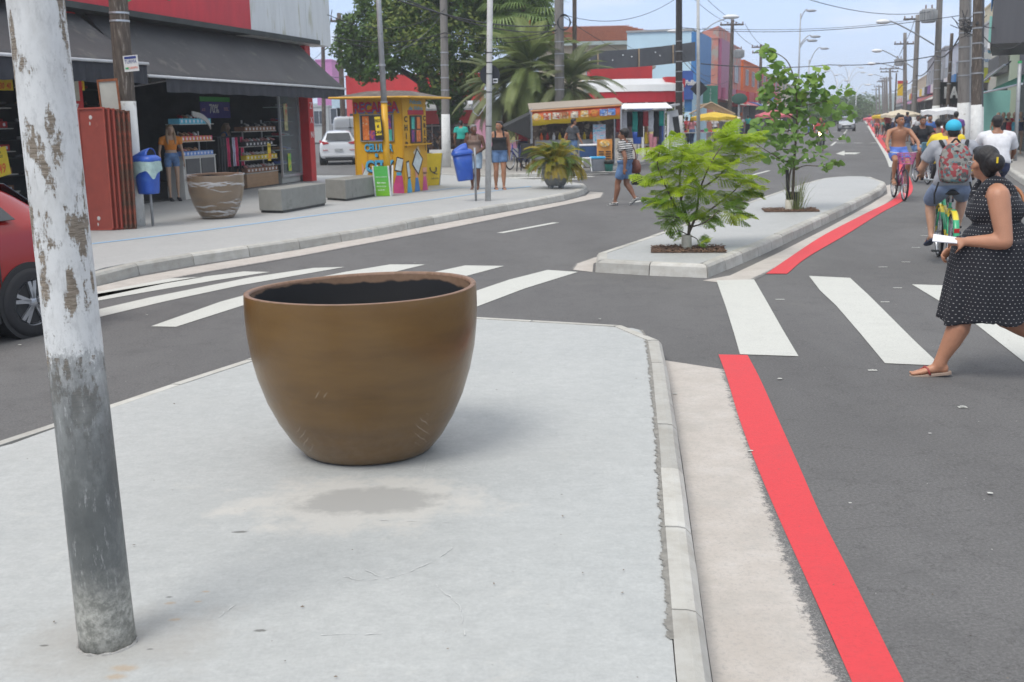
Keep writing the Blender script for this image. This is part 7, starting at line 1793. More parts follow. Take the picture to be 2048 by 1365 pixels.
CWHITE,CBLACK,CGREY,CTEAL,CYEL,CRED,CPINK,CNAVY,CBROWN,CDGREY=cl('w',(.62,.62,.64)),cl('k',(.016,.017,.02)),cl('g',(.30,.31,.34)),cl('teal',(.02,.33,.27)),cl('y',(.66,.50,.03)),cl('r',(.42,.05,.06)),cl('p',(.5,.2,.24)),cl('n',(.03,.04,.09)),cl('taupe',(.20,.14,.115)),cl('dg',(.045,.048,.055))
LDEN=mat('light_denim',(.30,.40,.50),.85,.2,9); LBSH=cl('blueshort',(.18,.23,.34)); RUBBER=mat('sandal_rubber',(.30,.22,.17),.7); SANR=mat('sandal_red',(.30,.045,.04),.4); FLIP=mat('flipflop',(.03,.04,.08),.7)
# ---------------------------------------------------------------- woman in the dotted dress
wp_=P(1966,752,0)
rzW=R(72)
J=dict(pelvis=(0,-.02,.86),neck=(0,.01,1.34),head=(0,.085,1.49),yaw=R(-62),hipL=(-.10,0,.80),hipR=(.10,-.01,.80),shL=(-.20,.0,1.28),shR=(.195,.03,1.28),elL=(-.275,-.05,.985),wrL=(-.20,.175,.975),hdL=(.25,.9,-.06),pnL=(.55,-.1,-.55),curlL=.75,elR=(.255,.03,1.0),wrR=(.10,.245,.90),hdR=(-.35,.75,-.75),pnR=(-.7,.1,-.6),curlR=1.0,knL=(-.09,.17,.46),anL=(-.085,.30,.085),toeL=(-.095,.50,.055),knR=(.09,-.13,.41),anR=(.09,-.50,.22),toeR=(.095,-.38,.06))
look=dict(skin=mat('skin_warm',(.42,.20,.118),.48,.1,7,bump=.06,bscale=90),hair=HB,hairstyle='bun',fat=1.42,chest=1.3,belly=1.5,bust=.035,hip=1.16,toes=True,wear=[('dress',DOTS,dict(hem=.41,hw=(.25,.34),shift=-.0,inf=.02,hi=.88,hemtilt=-.02)),('sandal',SANR,dict(sole=RUBBER))])
W1=person('woman in a black dotted sleeveless dress striding across the crosswalk with a white paper',(wp_.x,wp_.y,0),rzW,J,look,res=.0105)
def on(root,nm,mb,m_,lbl=None,cat=None,smooth=True,**k):o=mb.build(nm,m_,root,smooth=smooth,**k); return o
def held(root,name,label,cat,mb,m_,smooth=False,**k):
 o=mb.build(name,m_,None,smooth=smooth,**k); o.location=root.location; o.rotation_euler=root.rotation_euler; o.scale=root.scale; return tag(o,label,cat)
mb=MB(); hx=V((-.185,.27,.975)); mb.add([hx+V(p) for p in((-.04,-.03,-.012),(.04,-.03,.02),(.05,.12,.04),(-.04,.13,.0))],[(0,1,2,3)]); held(W1,'paper','folded white paper held out by the woman in the dotted dress','paper',mb,mat('white_paper',(.68,.68,.7),.7),solid=.006)
mb=MB(); mb.tube(spline([V((.12,-.02,1.36)),V((.0,-.155,1.30)),V((-.09,-.20,1.12)),V((-.12,-.26,.95)),V((-.05,-.33,.86))],5),.012,6); mb.tube(spline([V((.12,-.02,1.36)),V((.16,.08,1.3)),V((.14,.13,1.15))],4),.012,6)
bg_=thing('shoulder_bag','tan strap shoulder bag worn by the woman in the dotted dress','bag',W1.location,rzW); mb.build('strap',mat('tan_leather',(.33,.13,.05),.5,.1,20),bg_,smooth=True)
mb=MB(); mb.ell((.0,-.37,.80),(.16,.07,.14),n=18,m=10); mb.build('bag',mat('beige_bag',(.5,.42,.35),.7,.1,20),bg_,smooth=True)
# glasses, earring, hair clip
Rm=Matrix.Rotation(J['yaw'],3,'Z'); hc=V(J['head'])
mb=MB()
for sx in(-1,1):mb.tube([hc+Rm@V((sx*.082,-.02,.012)),hc+Rm@V((sx*.075,.06,.014)),hc+Rm@V((sx*.055,.095,.01))],.002,4); mb.tube([hc+Rm@V((sx*.033+.025*cos(a),.102,.002+.02*sin(a))) for a in[2*pi*k/12 for k in range(13)]],.0018,4)
mb.build('glasses',ALU,W1)
mb=MB(); mb.ell(hc+Rm@V((-.088,-.005,-.045)),.006); mb.build('earring',mat('gold',(.6,.4,.12),.3,0,metal=1),W1,smooth=True)
mb=MB(); mb.box(hc+Rm@V((-.03,-.195,.03)),(.01,.012,.04)); mb.build('hair_clip',YEL,W1)
# ---------------------------------------------------------------- other pedestrians
def put(px_,py_,z=0.):p=P(px_,py_,z); return(p.x,p.y,z)
J=stand(1.60,.20,.10,lift=.1); J['yaw']=R(18)
p=put(1250,411); W2=person('woman in a black and white striped shirt and denim shorts crossing the road',p,R(58),J,dict(skin=SK2,hair=HB,hairstyle='afro',fat=1.15,chest=1.12,belly=1.2,bust=.03,hip=1.12,wear=[('top',STRP,dict(lo=.05,hi=.97,sleeve=.5,inf=.02)),('bottom',DEN,dict(len=.72,inf=.014)),('shoe',patt('striped_shoe_cloth',(.02,.02,.02),(.6,.6,.58),'stripes',190,.1),{})]),res=.014)
mb=MB(); mb.tube(spline([V((.1,-.05,1.34)),V((.22,-.12,1.15)),V((.24,-.14,.95))],4),.012,6); mb.tube(spline([V((.1,.03,1.34)),V((.24,.02,1.15)),V((.25,-.06,.95))],4),.012,6); mb.loft([[V((.25+w*.4*cos(a),-.10+w*sin(a),z)) for a in[2*pi*k/14 for k in range(14)]] for z,w in((.66,.02),(.68,.14),(.8,.16),(.93,.11),(.97,.02))])
held(W2,'handbag','brown leather handbag on the shoulder of the striped-shirt woman','handbag',mb,mat('brown_leather',(.16,.05,.03),.45,.2,12),True)
mb=MB(); mb.loft([[V((.27+w*.25*cos(a),-.17+w*sin(a),z)) for a in[2*pi*k/12 for k in range(12)]] for z,w in((.42,.14),(.46,.16),(.6,.11),(.68,.03),(.76,.01))]); held(W2,'carrier_bag','black carrier bag in the hand of the striped-shirt woman','bag',mb,mat('black_bag',(.02,.022,.018),.4,.5,12),True)
J=stand(1.66,.08,.04); J['yaw']=R(-50)
p=put(1000,379,.15); person('woman in black tank top and denim shorts walking past the white corner pole',p,R(190),J,dict(skin=SK1,hair=HB,hairstyle='pony',fat=1.12,chest=1.1,belly=1.1,bust=.03,hip=1.08,wear=[('top',CBLACK,dict(lo=.0,hi=.84,sleeve=0,inf=.016)),('bottom',DEN,dict(len=.55,inf=.014)),('sandal',FLIP,{})]),res=.014)
J=stand(1.58,.06,.03); J['yaw']=R(40); J['wrL']=(-.10,.2,.9); J['elL']=(-.26,.02,1.02)
p=put(951,379,.15); person('woman in a taupe tank top and grey cap walking behind the tilted blue bin',p,R(170),J,dict(skin=SK3,hair=HG,hairstyle='short',fat=1.1,chest=1.08,belly=1.2,bust=.03,wear=[('top',CBROWN,dict(lo=.0,hi=.84,sleeve=0,inf=.018)),('bottom',LDEN,dict(len=.85,flare=1.3,name='skirt'))]),res=.014)
person('man in a teal T-shirt seen from behind by the white-footed utility pole',(A(923,300,44).x,44,.12),R(-10),stand(1.72,.0,.02),dict(skin=SK2,hair=HB,wear=[('top',CTEAL,dict(lo=-.02,sleeve=.5,inf=.022)),('bottom',CBLACK,dict(len=1.8)),('shoe',CBLACK,{})],face=False),res=.02)
person('person in red half hidden behind the white corner pole',(A(1046,300,40).x,40,.12),R(200),stand(1.66,.05,.02),dict(skin=SK2,hair=HB,wear=[('top',CRED,dict(lo=-.02,sleeve=.45,inf=.02)),('bottom',CNAVY,dict(len=1.7))],face=False),res=.02)
person('man in a dark shirt and denim shorts standing at the food stall counter',(A(1146,330,37.5).x,37.5,.12),R(-60),stand(1.72,.05,.1),dict(skin=SK1,hair=HB,chest=1.12,belly=1.3,wear=[('top',CDGREY,dict(lo=-.02,sleeve=.5,inf=.022)),('bottom',DEN,dict(len=.95)),('shoe',CBLACK,{})],face=False),res=.02)
person('grey-haired person in a navy shirt on the far side of the food stall',(A(1213,320,42).x,42,.12),R(150),stand(1.62,.0,.0),dict(skin=SK4,hair=HG,wear=[('top',CNAVY,dict(lo=-.02,sleeve=.5,inf=.02)),('bottom',CDGREY,dict(len=1.7))],face=False),res=.02)
# ---------------------------------------------------------------- bicycles and riders
def bicycle(label,loc,rz,fm__,tyre_r=.335,basket=None,fender=None,group='bicycles ridden along the cycle track',parts2=None):
 q=thing('bicycle',label,'bicycle',loc,rz,group)
 fw=wheel_bike(q,V((0,.56,tyre_r)),tyre_r,.045,spokes=18); fw.name='front_wheel'; rw_=wheel_bike(q,V((0,-.52,tyre_r)),tyre_r,.045,spokes=18); rw_.name='rear_wheel'
 bb_=V((0,-.06,.30)); seat_t=V((0,-.22,.76)); ht,hb_=V((0,.36,.86)),V((0,.41,.66)); ra=V((0,-.52,tyre_r))
 mb=MB(); mb.tube([bb_,seat_t],.017,8); mb.tube([bb_,hb_],.02,8); mb.tube([bb_.lerp(seat_t,.45),ht.lerp(hb_,.5)],.018,8); mb.tube([ht,hb_],.022,8)
 for sx in(-.055,.055):o=V((sx,0,0)); mb.tube([bb_+o*.5,ra+o],.010,6); mb.tube([seat_t+V((0,0,-.06))+o*.3,ra+o],.009,6)
 mb.build('frame',fm__,q,smooth=True)
 mb=MB()
 for sx in(-.05,.05):mb.tube([hb_+V((sx*.8,.0,-.02)),V((sx,.56,tyre_r))],.012,6)
 mb.tube([hb_,hb_+V((0,.0,-.03))],.028,8); mb.build('fork',fm__,q,smooth=True)
 mb=MB(); mb.tube([ht,ht+V((0,-.03,.10)),ht+V((0,.02,.13))],.013,8); mb.tube(spline([V((-.30,.16,1.02)),V((-.25,.30,1.01)),V((-.08,.38,.99)),V((.08,.38,.99)),V((.25,.30,1.01)),V((.30,.16,1.02))],4),.011,8); mb.build('handlebar',ALU,q,smooth=True)
 for sx in(-1,1):mb=MB(); mb.tube([V((sx*.30,.15,1.02)),V((sx*.28,.25,1.016))],.017,8); mb.build('grip',TRIM,q,smooth=True)
 mb=MB(); mb.tube([seat_t,seat_t+V((0,-.03,.10))],.013,8); mb.build('seat_post',ALU,q)
 mb=MB(); mb.loft([[V((w*cos(a),y,.885+h*sin(a))) for a in[2*pi*k/10 for k in range(10)]] for y,w,h in((-.36,.02,.02),(-.34,.10,.035),(-.26,.105,.04),(-.16,.04,.03),(-.06,.02,.02))]); mb.build('saddle',TRIM,q,smooth=True)
 mb=MB(); mb.tube([bb_+V((-.08,0,0)),bb_+V((.08,0,0))],.02,8); mb.tube([bb_+V((.07,0,0)),bb_+V((.08,.08,.14))],.010,6); mb.tube([bb_+V((-.07,0,0)),bb_+V((-.08,-.08,-.14))],.010,6); mb.T=Matrix.Translation(bb_+V((.055,0,0)))@Matrix.Rotation(pi/2,4,'Y'); mb.lathe([(.09,-.003),(.095,0),(.09,.003)],24); mb.T=None; mb.build('crank',BLKM,q)
 for s_,sx in((1,.13),(-1,-.13)):mb=MB(); mb.box(bb_+V((sx,s_*.08,s_*.14)),(.09,.08,.02)); mb.build('pedal',TRIM,q)
 mb=MB(); mb.tube([bb_+V((.055,0,.09)),ra+V((.055,0,.03))],.004,4); mb.tube([bb_+V((.055,0,-.09)),ra+V((.055,0,-.03))],.004,4); mb.build('chain',BLKM,q)
 if fender:
  mb=MB();
  for cy,a0,a1 in((-.52,60,200),(.56,30,150)):
   rr=[]
   for k in range(13):
    a=R(a0+(a1-a0)*k/12); rr.append([V((x,cy+cos(a)*(tyre_r+.02+dz),tyre_r+sin(a)*(tyre_r+.02+dz))) for x,dz in((-.035,-.01),(-.02,.006),(.02,.006),(.035,-.01))])
   mb.loft(rr,closed=False,cap=False)
  mb.build('mudguard',fender,q,smooth=True,solid=.004)
  mb=MB(); mb.box((0,-.86,.48),(.06,.012,.05)); mb.build('rear_reflector',TAILR,q)
 if basket:
  mb=MB(); n=14
  for z,w,d in((.78,.13,.09),(.84,.145,.10),(.90,.16,.11),(.96,.175,.12),(1.0,.185,.13)):
   mb.tube([V((w*math.copysign(abs(cos(a))**.5,cos(a)),.58+d*math.copysign(abs(sin(a))**.5,sin(a)),z)) for a in[2*pi*k/20 for k in range(21)]],.004,4)
  for k in range(24):
   a=2*pi*k/24; ca,sa=math.copysign(abs(cos(a))**.5,cos(a)),math.copysign(abs(sin(a))**.5,sin(a)); mb.tube([V((.13*ca,.58+.09*sa,.78)),V((.185*ca,.58+.13*sa,1.0))],.003,4)
  mb.box((0,.58,.775),(.24,.17,.01)); mb.build('basket',basket,q)
 return q
def rider_pose(**k):
 J=dict(pelvis=(0,-.27,.955),neck=(0,-.16,1.44),head=(0,-.10,1.595),hipL=(-.10,-.25,.93),hipR=(.10,-.25,.93),shL=(-.20,-.165,1.385),shR=(.20,-.165,1.385),elL=(-.29,.0,1.16),elR=(.29,.0,1.16),wrL=(-.29,.13,1.065),wrR=(.29,.13,1.065),hdL=(.0,.9,-.35),hdR=(0,.9,-.35),pnL=(0,-.4,-.9),pnR=(0,-.4,-.9),curlL=1.1,curlR=1.1,knL=(-.13,.08,.73),knR=(.13,.14,.80),anL=(-.13,-.12,.30),anR=(.13,.03,.42),toeL=(-.13,.06,.19),toeR=(.13,.2,.38),hump=.02)
 J.update(k); return J
# shirtless young man on the purple bicycle coming towards us
f_,r_=P(1791,404,0),P(1806,393,0); d=(f_-r_).normalized(); rz=math.atan2(-d.x,d.y); rzM=R(180+3)
c0_=P(1797,399,0); PUR=paint('purple_frame',(.20,.02,.12));
bicycle('dark pink bicycle with a front basket ridden by the shirtless man',(c0_.x,c0_.y,0),R(172),PUR,basket=mat('pink_basket',(.42,.08,.22),.5))
J=rider_pose(neck=(0,-.22,1.43),head=(.01,-.19,1.60),yaw=R(32),knL=(-.15,.06,.72),knR=(.13,.15,.80),shL=(-.205,-.23,1.375),shR=(.205,-.23,1.375),elL=(-.34,-.04,1.16),wrL=(-.31,.13,1.06))
mr=person('shirtless young man in blue shorts riding the dark pink bicycle towards us',(c0_.x,c0_.y,0),R(172),J,dict(skin=SK1,hair=HB,hairstyle='short',chest=1.02,fat=.97,wear=[('bottom',mat('blue_swim_shorts',(.09,.17,.52),.7,.25,12),dict(len=.62,inf=.018)),('sandal',RUBBER,{})]),res=.013,scale=1.04)
# woman in black shirt behind him
c0_=P(1842,367,0); bicycle('dark bicycle ridden by the smiling woman in the black polo',(c0_.x,c0_.y,0),R(176),BLKM)
person('woman in a black polo shirt riding a bicycle towards us',(c0_.x,c0_.y,0),R(176),rider_pose(),dict(skin=SK2,hair=HB,hairstyle='short',fat=1.25,chest=1.2,belly=1.3,bust=.03,hip=1.15,wear=[('top',CBLACK,dict(lo=-.02,sleeve=.5,inf=.02)),('bottom',DEN,dict(len=.9)),('sandal',FLIP,{})]),res=.016,scale=1.0)
q=thing('crossbody_bag','blue patterned bag on the handlebar of the woman in black','bag',(c0_.x,c0_.y,0),R(176)); mb=MB(); mb.box((0,.46,.95),(.34,.12,.24)); mb.build('bag',patt('bag_pattern',(.05,.12,.16),(.14,.24,.27),'dots',30,.4),q,bevel=.03)
# man with blue cap and backpack on the green and yellow bicycle, seen from behind
rwp=P(1901,537,0); hB=R(-14); cB=V((rwp.x,rwp.y,0))+V((-sin(hB),cos(hB),0))*.55
m_,t,b=node_mat('green_yellow_frame'); s=obj_co(t); sx3=t.nodes.new('ShaderNodeSeparateXYZ'); t.links.new(s,sx3.inputs[0])
t.links.new(ramp(t,math_(t,'SINE',math_(t,'MULTIPLY',sx3.outputs[2],22)),[(0,(.03,.34,.16)),(.5,(.03,.34,.16)),(.55,(.65,.52,.04)),(1,(.65,.52,.04))]),b.inputs['Base Color']); b.inputs['Roughness'].default_value=.3; GYF=m_
bicycle('green and yellow bicycle ridden away by the man with the backpack',cB,hB,GYF,fender=GYF)
J=rider_pose(neck=(0,-.16,1.42),knL=(-.19,.12,.74),anL=(-.17,-.02,.33),toeL=(-.20,.16,.26),knR=(.17,.10,.80),elL=(-.33,-.06,1.14),elR=(.31,-.04,1.14),head=(0,-.09,1.57))
mr=person('man in a grey T-shirt and turquoise cap cycling away with a backpack',cB,hB,J,dict(skin=SK4,hair=HB,hairstyle='short',fat=1.12,chest=1.15,belly=1.25,wear=[('top',CGREY,dict(lo=-.06,sleeve=.6,inf=.025)),('bottom',LBSH,dict(len=.95,inf=.02)),('sandal',FLIP,{})]),res=.0125,scale=1.02)
mb=MB(); hc=V(J['head']); mb.ell(hc+V((0,-.018,.055)),(.092,.108,.088),n=20,m=12); mb.ell(hc+V((0,.10,.045)),(.07,.07,.012)); mb.build('cap',mat('turquoise_cap',(.03,.40,.58),.75,.08,20),mr,remesh=.008,sm=2)
bk=thing('backpack','patterned grey, red and blue backpack on the cyclist with the turquoise cap','backpack',cB,hB); bk.scale=(1.02,)*3
mb=MB(); n=24
mb.loft([[V((w*math.copysign(abs(cos(a))**.7,cos(a)),-.40+d*math.copysign(abs(sin(a))**.8,sin(a)),z)) for a in[2*pi*k/n for k in range(n)]] for z,w,d in((.98,.09,.06),(1.0,.16,.10),(1.08,.18,.115),(1.22,.185,.12),(1.34,.165,.10),(1.42,.12,.07),(1.45,.05,.03))]); mb.build('main_compartment',PACKM,bk,smooth=True,sub=1)
mb=MB(); mb.loft([[V((w*math.copysign(abs(cos(a))**.7,cos(a)),-.51+d*math.copysign(abs(sin(a))**.8,sin(a)),z)) for a in[2*pi*k/n for k in range(n)]] for z,w,d in((1.0,.1,.03),(1.02,.135,.05),(1.14,.14,.055),(1.2,.12,.03))]); mb.build('front_pocket',PACKM,bk,smooth=True,sub=1)
for sx in(-1,1):mb=MB(); mb.tube(spline([V((sx*.12,-.31,1.40)),V((sx*.15,-.2,1.46)),V((sx*.17,-.05,1.38))],4),.022,6); mb.tube([V((sx*.17,-.42,1.0)),V((sx*.21,-.42,.86)),V((sx*.20,-.40,.74))],.011,6); mb.build('strap',CBLACK,bk)
mb=MB(); mb.tube(spline([V((-.05,-.36,1.44)),V((0,-.37,1.49)),V((.05,-.36,1.44))],4),.012,6); mb.build('handle',CBLACK,bk); mb=MB(); mb.tube([V((-.18,-.42,1.3)),V((0,-.50,1.36)),V((.18,-.42,1.3))],.006,4); mb.build('zip',BLKM,bk)
# yellow shirt, white shirt riders and walkers
def rider(label,px_,py_,hd,look,bl_lbl,scale=1.0,fm__=BLKM,res=.018,**k):
 c=P(px_,py_,0); bicycle(bl_lbl,(c.x,c.y,0),hd,fm__); return person(label,(c.x,c.y,0),hd,rider_pose(**k),look,res=res,scale=scale)
rr=rider('cyclist in a yellow T-shirt with an orange patch riding away',1884,442,R(-18),dict(skin=SK2,hair=HB,chest=1.12,belly=1.15,fat=1.05,face=False,wear=[('top',CYEL,dict(lo=-.04,sleeve=.55,inf=.024)),('bottom',CBLACK,dict(len=.95)),('sandal',FLIP,{})]),'black bicycle under the cyclist in yellow',1.0)
mb=MB(); mb.ell((0.02,-.335,1.33),(.11,.03,.06)); mb.build('orange_patch',mat('orange_patch',(.65,.2,.05),.8),rr,smooth=True)
rr=rider('cyclist in a white shirt with thin straps riding away',1978,452,R(-14),dict(skin=SK2,hair=HB,chest=1.12,belly=1.2,fat=1.05,face=False,wear=[('top',CWHITE,dict(lo=-.04,sleeve=.7,inf=.024)),('bottom',CNAVY,dict(len=1.6))]),'bicycle under the cyclist in white',1.03)
for sx in(-1,1):mb=MB(); mb.tube([V((sx*.13,-.24,1.42)),V((sx*.05,-.345,1.2)),V((0,-.36,1.08))],.005,4); mb.build('strap',CDGREY,rr)
sp_=[('woman in a pink-red strappy top riding away in the crowd',1878,30,0,-18,dict(skin=SK3,hair=HB,hairstyle='afro',wear=[('top',CRED,dict(lo=0,hi=.82,sleeve=0)),('bottom',CNAVY,dict(len=1.7))])),('man in a white T-shirt walking on the right beyond the cyclists',1896,33,0,-10,dict(skin=SK2,hair=HB,wear=[('top',CWHITE,dict(sleeve=.5,inf=.022)),('bottom',DEN,dict(len=1.8))])),('person in purple behind the man in the yellow shirt',1912,36,.15,-20,dict(skin=SK2,hair=HB,wear=[('top',cl('violet',(.15,.07,.25)),dict(sleeve=.5)),('bottom',CBLACK,dict(len=1.8))])),('small figure in blue beside the woman in the black polo',1860,42,0,170,dict(skin=SK2,hair=HB,wear=[('top',cl('blu',(.06,.14,.38)),dict(sleeve=.5)),('bottom',CBLACK,dict(len=.9))])),('shopper in white on the pavement by the right-hand poles',1850,62,.15,160,dict(skin=SK1,hair=HB,wear=[('top',CWHITE,dict(sleeve=.5)),('bottom',CNAVY,dict(len=1.8))])),('woman in pink top standing left of the pale lamp post',1384,62,.12,150,dict(skin=SK1,hair=HBR,hairstyle='long',wear=[('top',CPINK,dict(sleeve=.4)),('bottom',DEN,dict(len=1.8))])),('person in dark clothes left of the woman in pink',1374,64,.12,30,dict(skin=SK2,hair=HB,wear=[('top',CRED,dict(sleeve=.4)),('bottom',CBLACK,dict(len=1.8))])),('man in white reading by the market umbrella',1430,68,.12,120,dict(skin=SK1,hair=HB,wear=[('top',CWHITE,dict(sleeve=.5)),('bottom',CDGREY,dict(len=1.8))])),('man in a navy shirt by the red shop on the left',1472,74,.12,190,dict(skin=SK2,hair=HB,wear=[('top',CNAVY,dict(sleeve=.5)),('bottom',CDGREY,dict(len=1.8))])),('man in pale grey next to the man in navy on the left',1482,76,.12,160,dict(skin=SK2,hair=HB,wear=[('top',CGREY,dict(sleeve=.5)),('bottom',CNAVY,dict(len=1.8))])),('walker in teal beyond the left stalls',1496,88,.12,10,dict(skin=SK2,hair=HB,wear=[('top',CTEAL,dict(sleeve=.5)),('bottom',CBLACK,dict(len=1.8))])),('person seated in brown inside the bus shelter',1298,51,.12,180,dict(skin=SK1,hair=HBR,hairstyle='long',wear=[('top',cl('br',(.35,.18,.1)),dict(sleeve=.4)),('bottom',CYEL,dict(len=.9))])),('woman in pale yellow standing at the bus shelter',1306,49.5,.12,200,dict(skin=SK2,hair=HB,wear=[('top',cl('py',(.5,.42,.2)),dict(sleeve=.3)),('bottom',CPINK,dict(len=1.6))])),('far walker in white by the left kerb',1620,100,.0,190,dict(skin=SK2,hair=HB,wear=[('top',CWHITE,dict(sleeve=.5)),('bottom',DEN,dict(len=1.8))]))]
for i,(x,y,c1_,c2_) in enumerate(((1775,70,CRED,CBLACK),(1788,74,CWHITE,CNAVY),(1796,66,CGREY,DEN),(1806,70,CPINK,CBLACK),(1815,64,CNAVY,DEN),(1780,90,CTEAL,CBLACK),(1768,100,CRED,CNAVY),(1790,96,CBLACK,CGREY),(1758,120,CWHITE,CBLACK),(1748,130,CRED,DEN),(1802,84,CYEL,DEN),(1835,56,CWHITE,CBLACK),(1738,150,CNAVY,CRED),(1545,96,CRED,CNAVY),(1560,100,CWHITE,DEN),(1580,105,CPINK,CBLACK),(1518,92,CBLACK,DEN),(1600,112,CNAVY,CGREY))):
 nm={id(CRED):'red',id(CWHITE):'white',id(CGREY):'grey',id(CPINK):'pink',id(CNAVY):'navy',id(CTEAL):'teal',id(CBLACK):'black',id(CYEL):'yellow'}[id(c1_)]
 wh=['on the right pavement beyond the shirtless cyclist','under the yellow umbrella','beside the cream umbrella','right of the cream umbrella','near the fourth right-hand pole','farther along the red line','far off on the cycle track','far off by the shops','tiny at the end of the red line','tiny beyond the grey car','by the yellow sign','left of the black-polo woman','at the very end of the street','by the far left awnings','under the far white awning','behind the round-leaved tree','near the red shop awning','at the far left kerb'][i]
 sp_.append(('pedestrian in %s %s'%(nm,wh),x,y,.15 if 1770<x<1830 else.0,200-30*(i%3)*6,dict(skin=(SK1,SK2,SK3)[i%3],hair=HB,wear=[('top',c1_,dict(sleeve=.5)),('bottom',c2_,dict(len=1.8 if i%2 else.9))])))
for i,(lb,x,Y,z,hd,lk) in enumerate(sp_):
 lk['face']=False; person(lb,(A(x,240,Y).x,Y,z),R(hd),stand(1.62+.03*(i%4),.1*(i%3),.04*(i%3)),lk,group='people in the street crowd',res=.022 if Y<70 else.03)
for i,(x,y) in enumerate(((1753,275),(1766,272))):
 rider(['far shirtless cyclist on the left of a pair','far shirtless cyclist on the right of a pair'][i],x,y,R(170),dict(skin=SK1,hair=HB,face=False,wear=[('bottom',(CRED,CTEAL)[i],dict(len=.7))]),['bicycle of the left far cyclist','bicycle of the right far cyclist'][i],res=.022)
for i,(x,y) in enumerate(((1640,305),(1628,268))):
 p=P(x,y,0); motorbike(['motorbike with a glowing headlamp coming towards us behind the round-leaved tree','second motorbike with a lit lamp farther up the road'][i],(p.x,p.y,0),R(165),(.35,.05,.03),'motorbikes on the road',True)
 person(['motorcyclist in red and black behind the round-leaved tree','distant motorcyclist in dark clothes'][i],(p.x,p.y-.0,-.1),R(165),rider_pose(),dict(skin=SK2,hair=(CRED,CBLACK)[i],face=False,wear=[('top',(CRED,CBLACK)[i],dict(sleeve=1.6)),('bottom',CBLACK,dict(len=1.8))]),res=.022)
# mannequins at the right clothes shop
for i,(x,c1_,lb) in enumerate(((1992,CBLACK,'headless'),(2002,CDGREY,''),(2012,cl('scar',(.45,.02,.03)),''),(2024,cl('cy',(.1,.4,.5)),''),(2036,CNAVY,''))):
 p=A(x,300,43.5); lb=['black-dressed mannequin at the left of the right-hand clothes shop','mannequin in charcoal beside the black-dressed one','mannequin in a red top in the middle of the row','mannequin in a light blue patterned top','mannequin in navy next to the right sign pole'][i]
 person(lb,(p.x,43.5,.15),R(170),stand(1.6,0,0),dict(skin=SKM,hairstyle='none',fat=.85,chest=.9,bust=.015,face=False,wear=[('top',c1_,dict(lo=-.1,hi=.85,sleeve=.2))]),group='mannequins outside the right-hand clothes shop',res=.024,cat='mannequin')
# ---------------------------------------------------------------- food stall, shelters, umbrellas
YS=38.5
l0,r0=A(1062,252,YS),A(1243,238,YS); l1,r1=A(1062,223,YS),A(1243,211,YS)
q=thing('food_stall','snack stall with a red and yellow picture banner and a cyan striped side','stall',(l0.x,YS,.12)); o_=V((l0.x,YS,.12)); w=r0.x-l0.x; zb_,zt=l0.z-.12,l1.z-.12
m_,t,b=node_mat('food_banner'); s=obj_co(t); sx3=t.nodes.new('ShaderNodeSeparateXYZ'); t.links.new(s,sx3.inputs[0])
t.links.new(ramp(t,math_(t,'DIVIDE',math_(t,'SUBTRACT',sx3.outputs[2],zb_),zt-zb_+.1),[(.0,(.66,.50,.02)),(.35,(.66,.42,.02)),(.6,(.62,.12,.02)),(1,(.55,.04,.02))]),b.inputs['Base Color']); b.inputs['Roughness'].default_value=.5
dz0,dz1=r0.z-l0.z,r1.z-l1.z
mb=MB(); n=24; mb.loft([[V((w*i/n,.02*sin(i*1.3),zb_+dz0*i/n-.015*sin(i*.8))),V((w*i/n,.0,(zb_+zt)/2+(dz0+dz1)/2*i/n)),V((w*i/n,.02*sin(i*.9+1),zt+dz1*i/n))] for i in range(n+1)],cap=False,closed=False); bn=mb.build('banner',m_,q,smooth=True,solid=.01)
mb=MB(); mb.tube([(0,-.03,zt),(w,-.03,zt+dz1)],.03,6); mb.build('banner_pole',mat('orange_rim',(.5,.2,.06),.6),q)
FD=[mat('food_%d'%i,c,.6,.5,14,dirt=d_,dscale=9,dthr=.52) for i,(c,d_) in enumerate((((.6,.35,.08),(.6,.55,.4)),((.55,.5,.4),(.4,.05,.02)),((.3,.1,.03),(.6,.5,.3)),((.5,.12,.02),(.6,.3,.05)),((.1,.2,.45),(.6,.6,.6))))]
for i,(u,ci,rd) in enumerate(((.06,0,1),(.18,1,0),(.28,1,0),(.37,2,0),(.48,1,0),(.59,0,0),(.70,3,1),(.80,4,0),(.89,4,0))):
 x=w*u; z=(zb_+zt)/2+(dz0+dz1)/2*u+.03; mb=MB()
 if rd:mb.ell((x,-.02,z),(.16,.02,.13),n=16,m=8)
 else:mb.box((x,-.03,z),(.26,.02,.22)); mb.ell((x,-.045,z),(.10,.02,.06),n=10,m=6)
 mb.build('food_picture',FD[ci],bn)
mb=MB(); mb.loft([[V((-.05,0,zt+.02)),V((w+.05,0,zt+dz1+.02)),V((w+.05,0,zt+dz1+.06)),V((-.05,0,zt+.06))],[V((-.05,2.6,zt+.25)),V((w+.05,2.6,zt+dz1+.25)),V((w+.05,2.6,zt+dz1+.3)),V((-.05,2.6,zt+.3))]]); mb.build('roof',mat('stall_roof',(.3,.25,.2),.8),q)
for x in(.02,w-.02):
 for y in(0,2.4):mb=MB(); mb.tube([(x,y,0),(x,y,zt+.1)],.03,6); mb.build('post',ALU,q)
m_,t,b=node_mat('cyan_striped_side'); s=obj_co(t); t.links.new(ramp(t,noise(t,s,7,4,.7,(1,1,3)),[(.4,(.08,.38,.52)),(.5,(.5,.55,.6)),(.58,(.45,.2,.3)),(.64,(.08,.4,.55))]),b.inputs['Base Color']); b.inputs['Roughness'].default_value=.6
mb=MB(); mb.box((w*.76,.25,zb_*.5),(w*.14,.06,zb_)); mb.build('side_panel',m_,q)
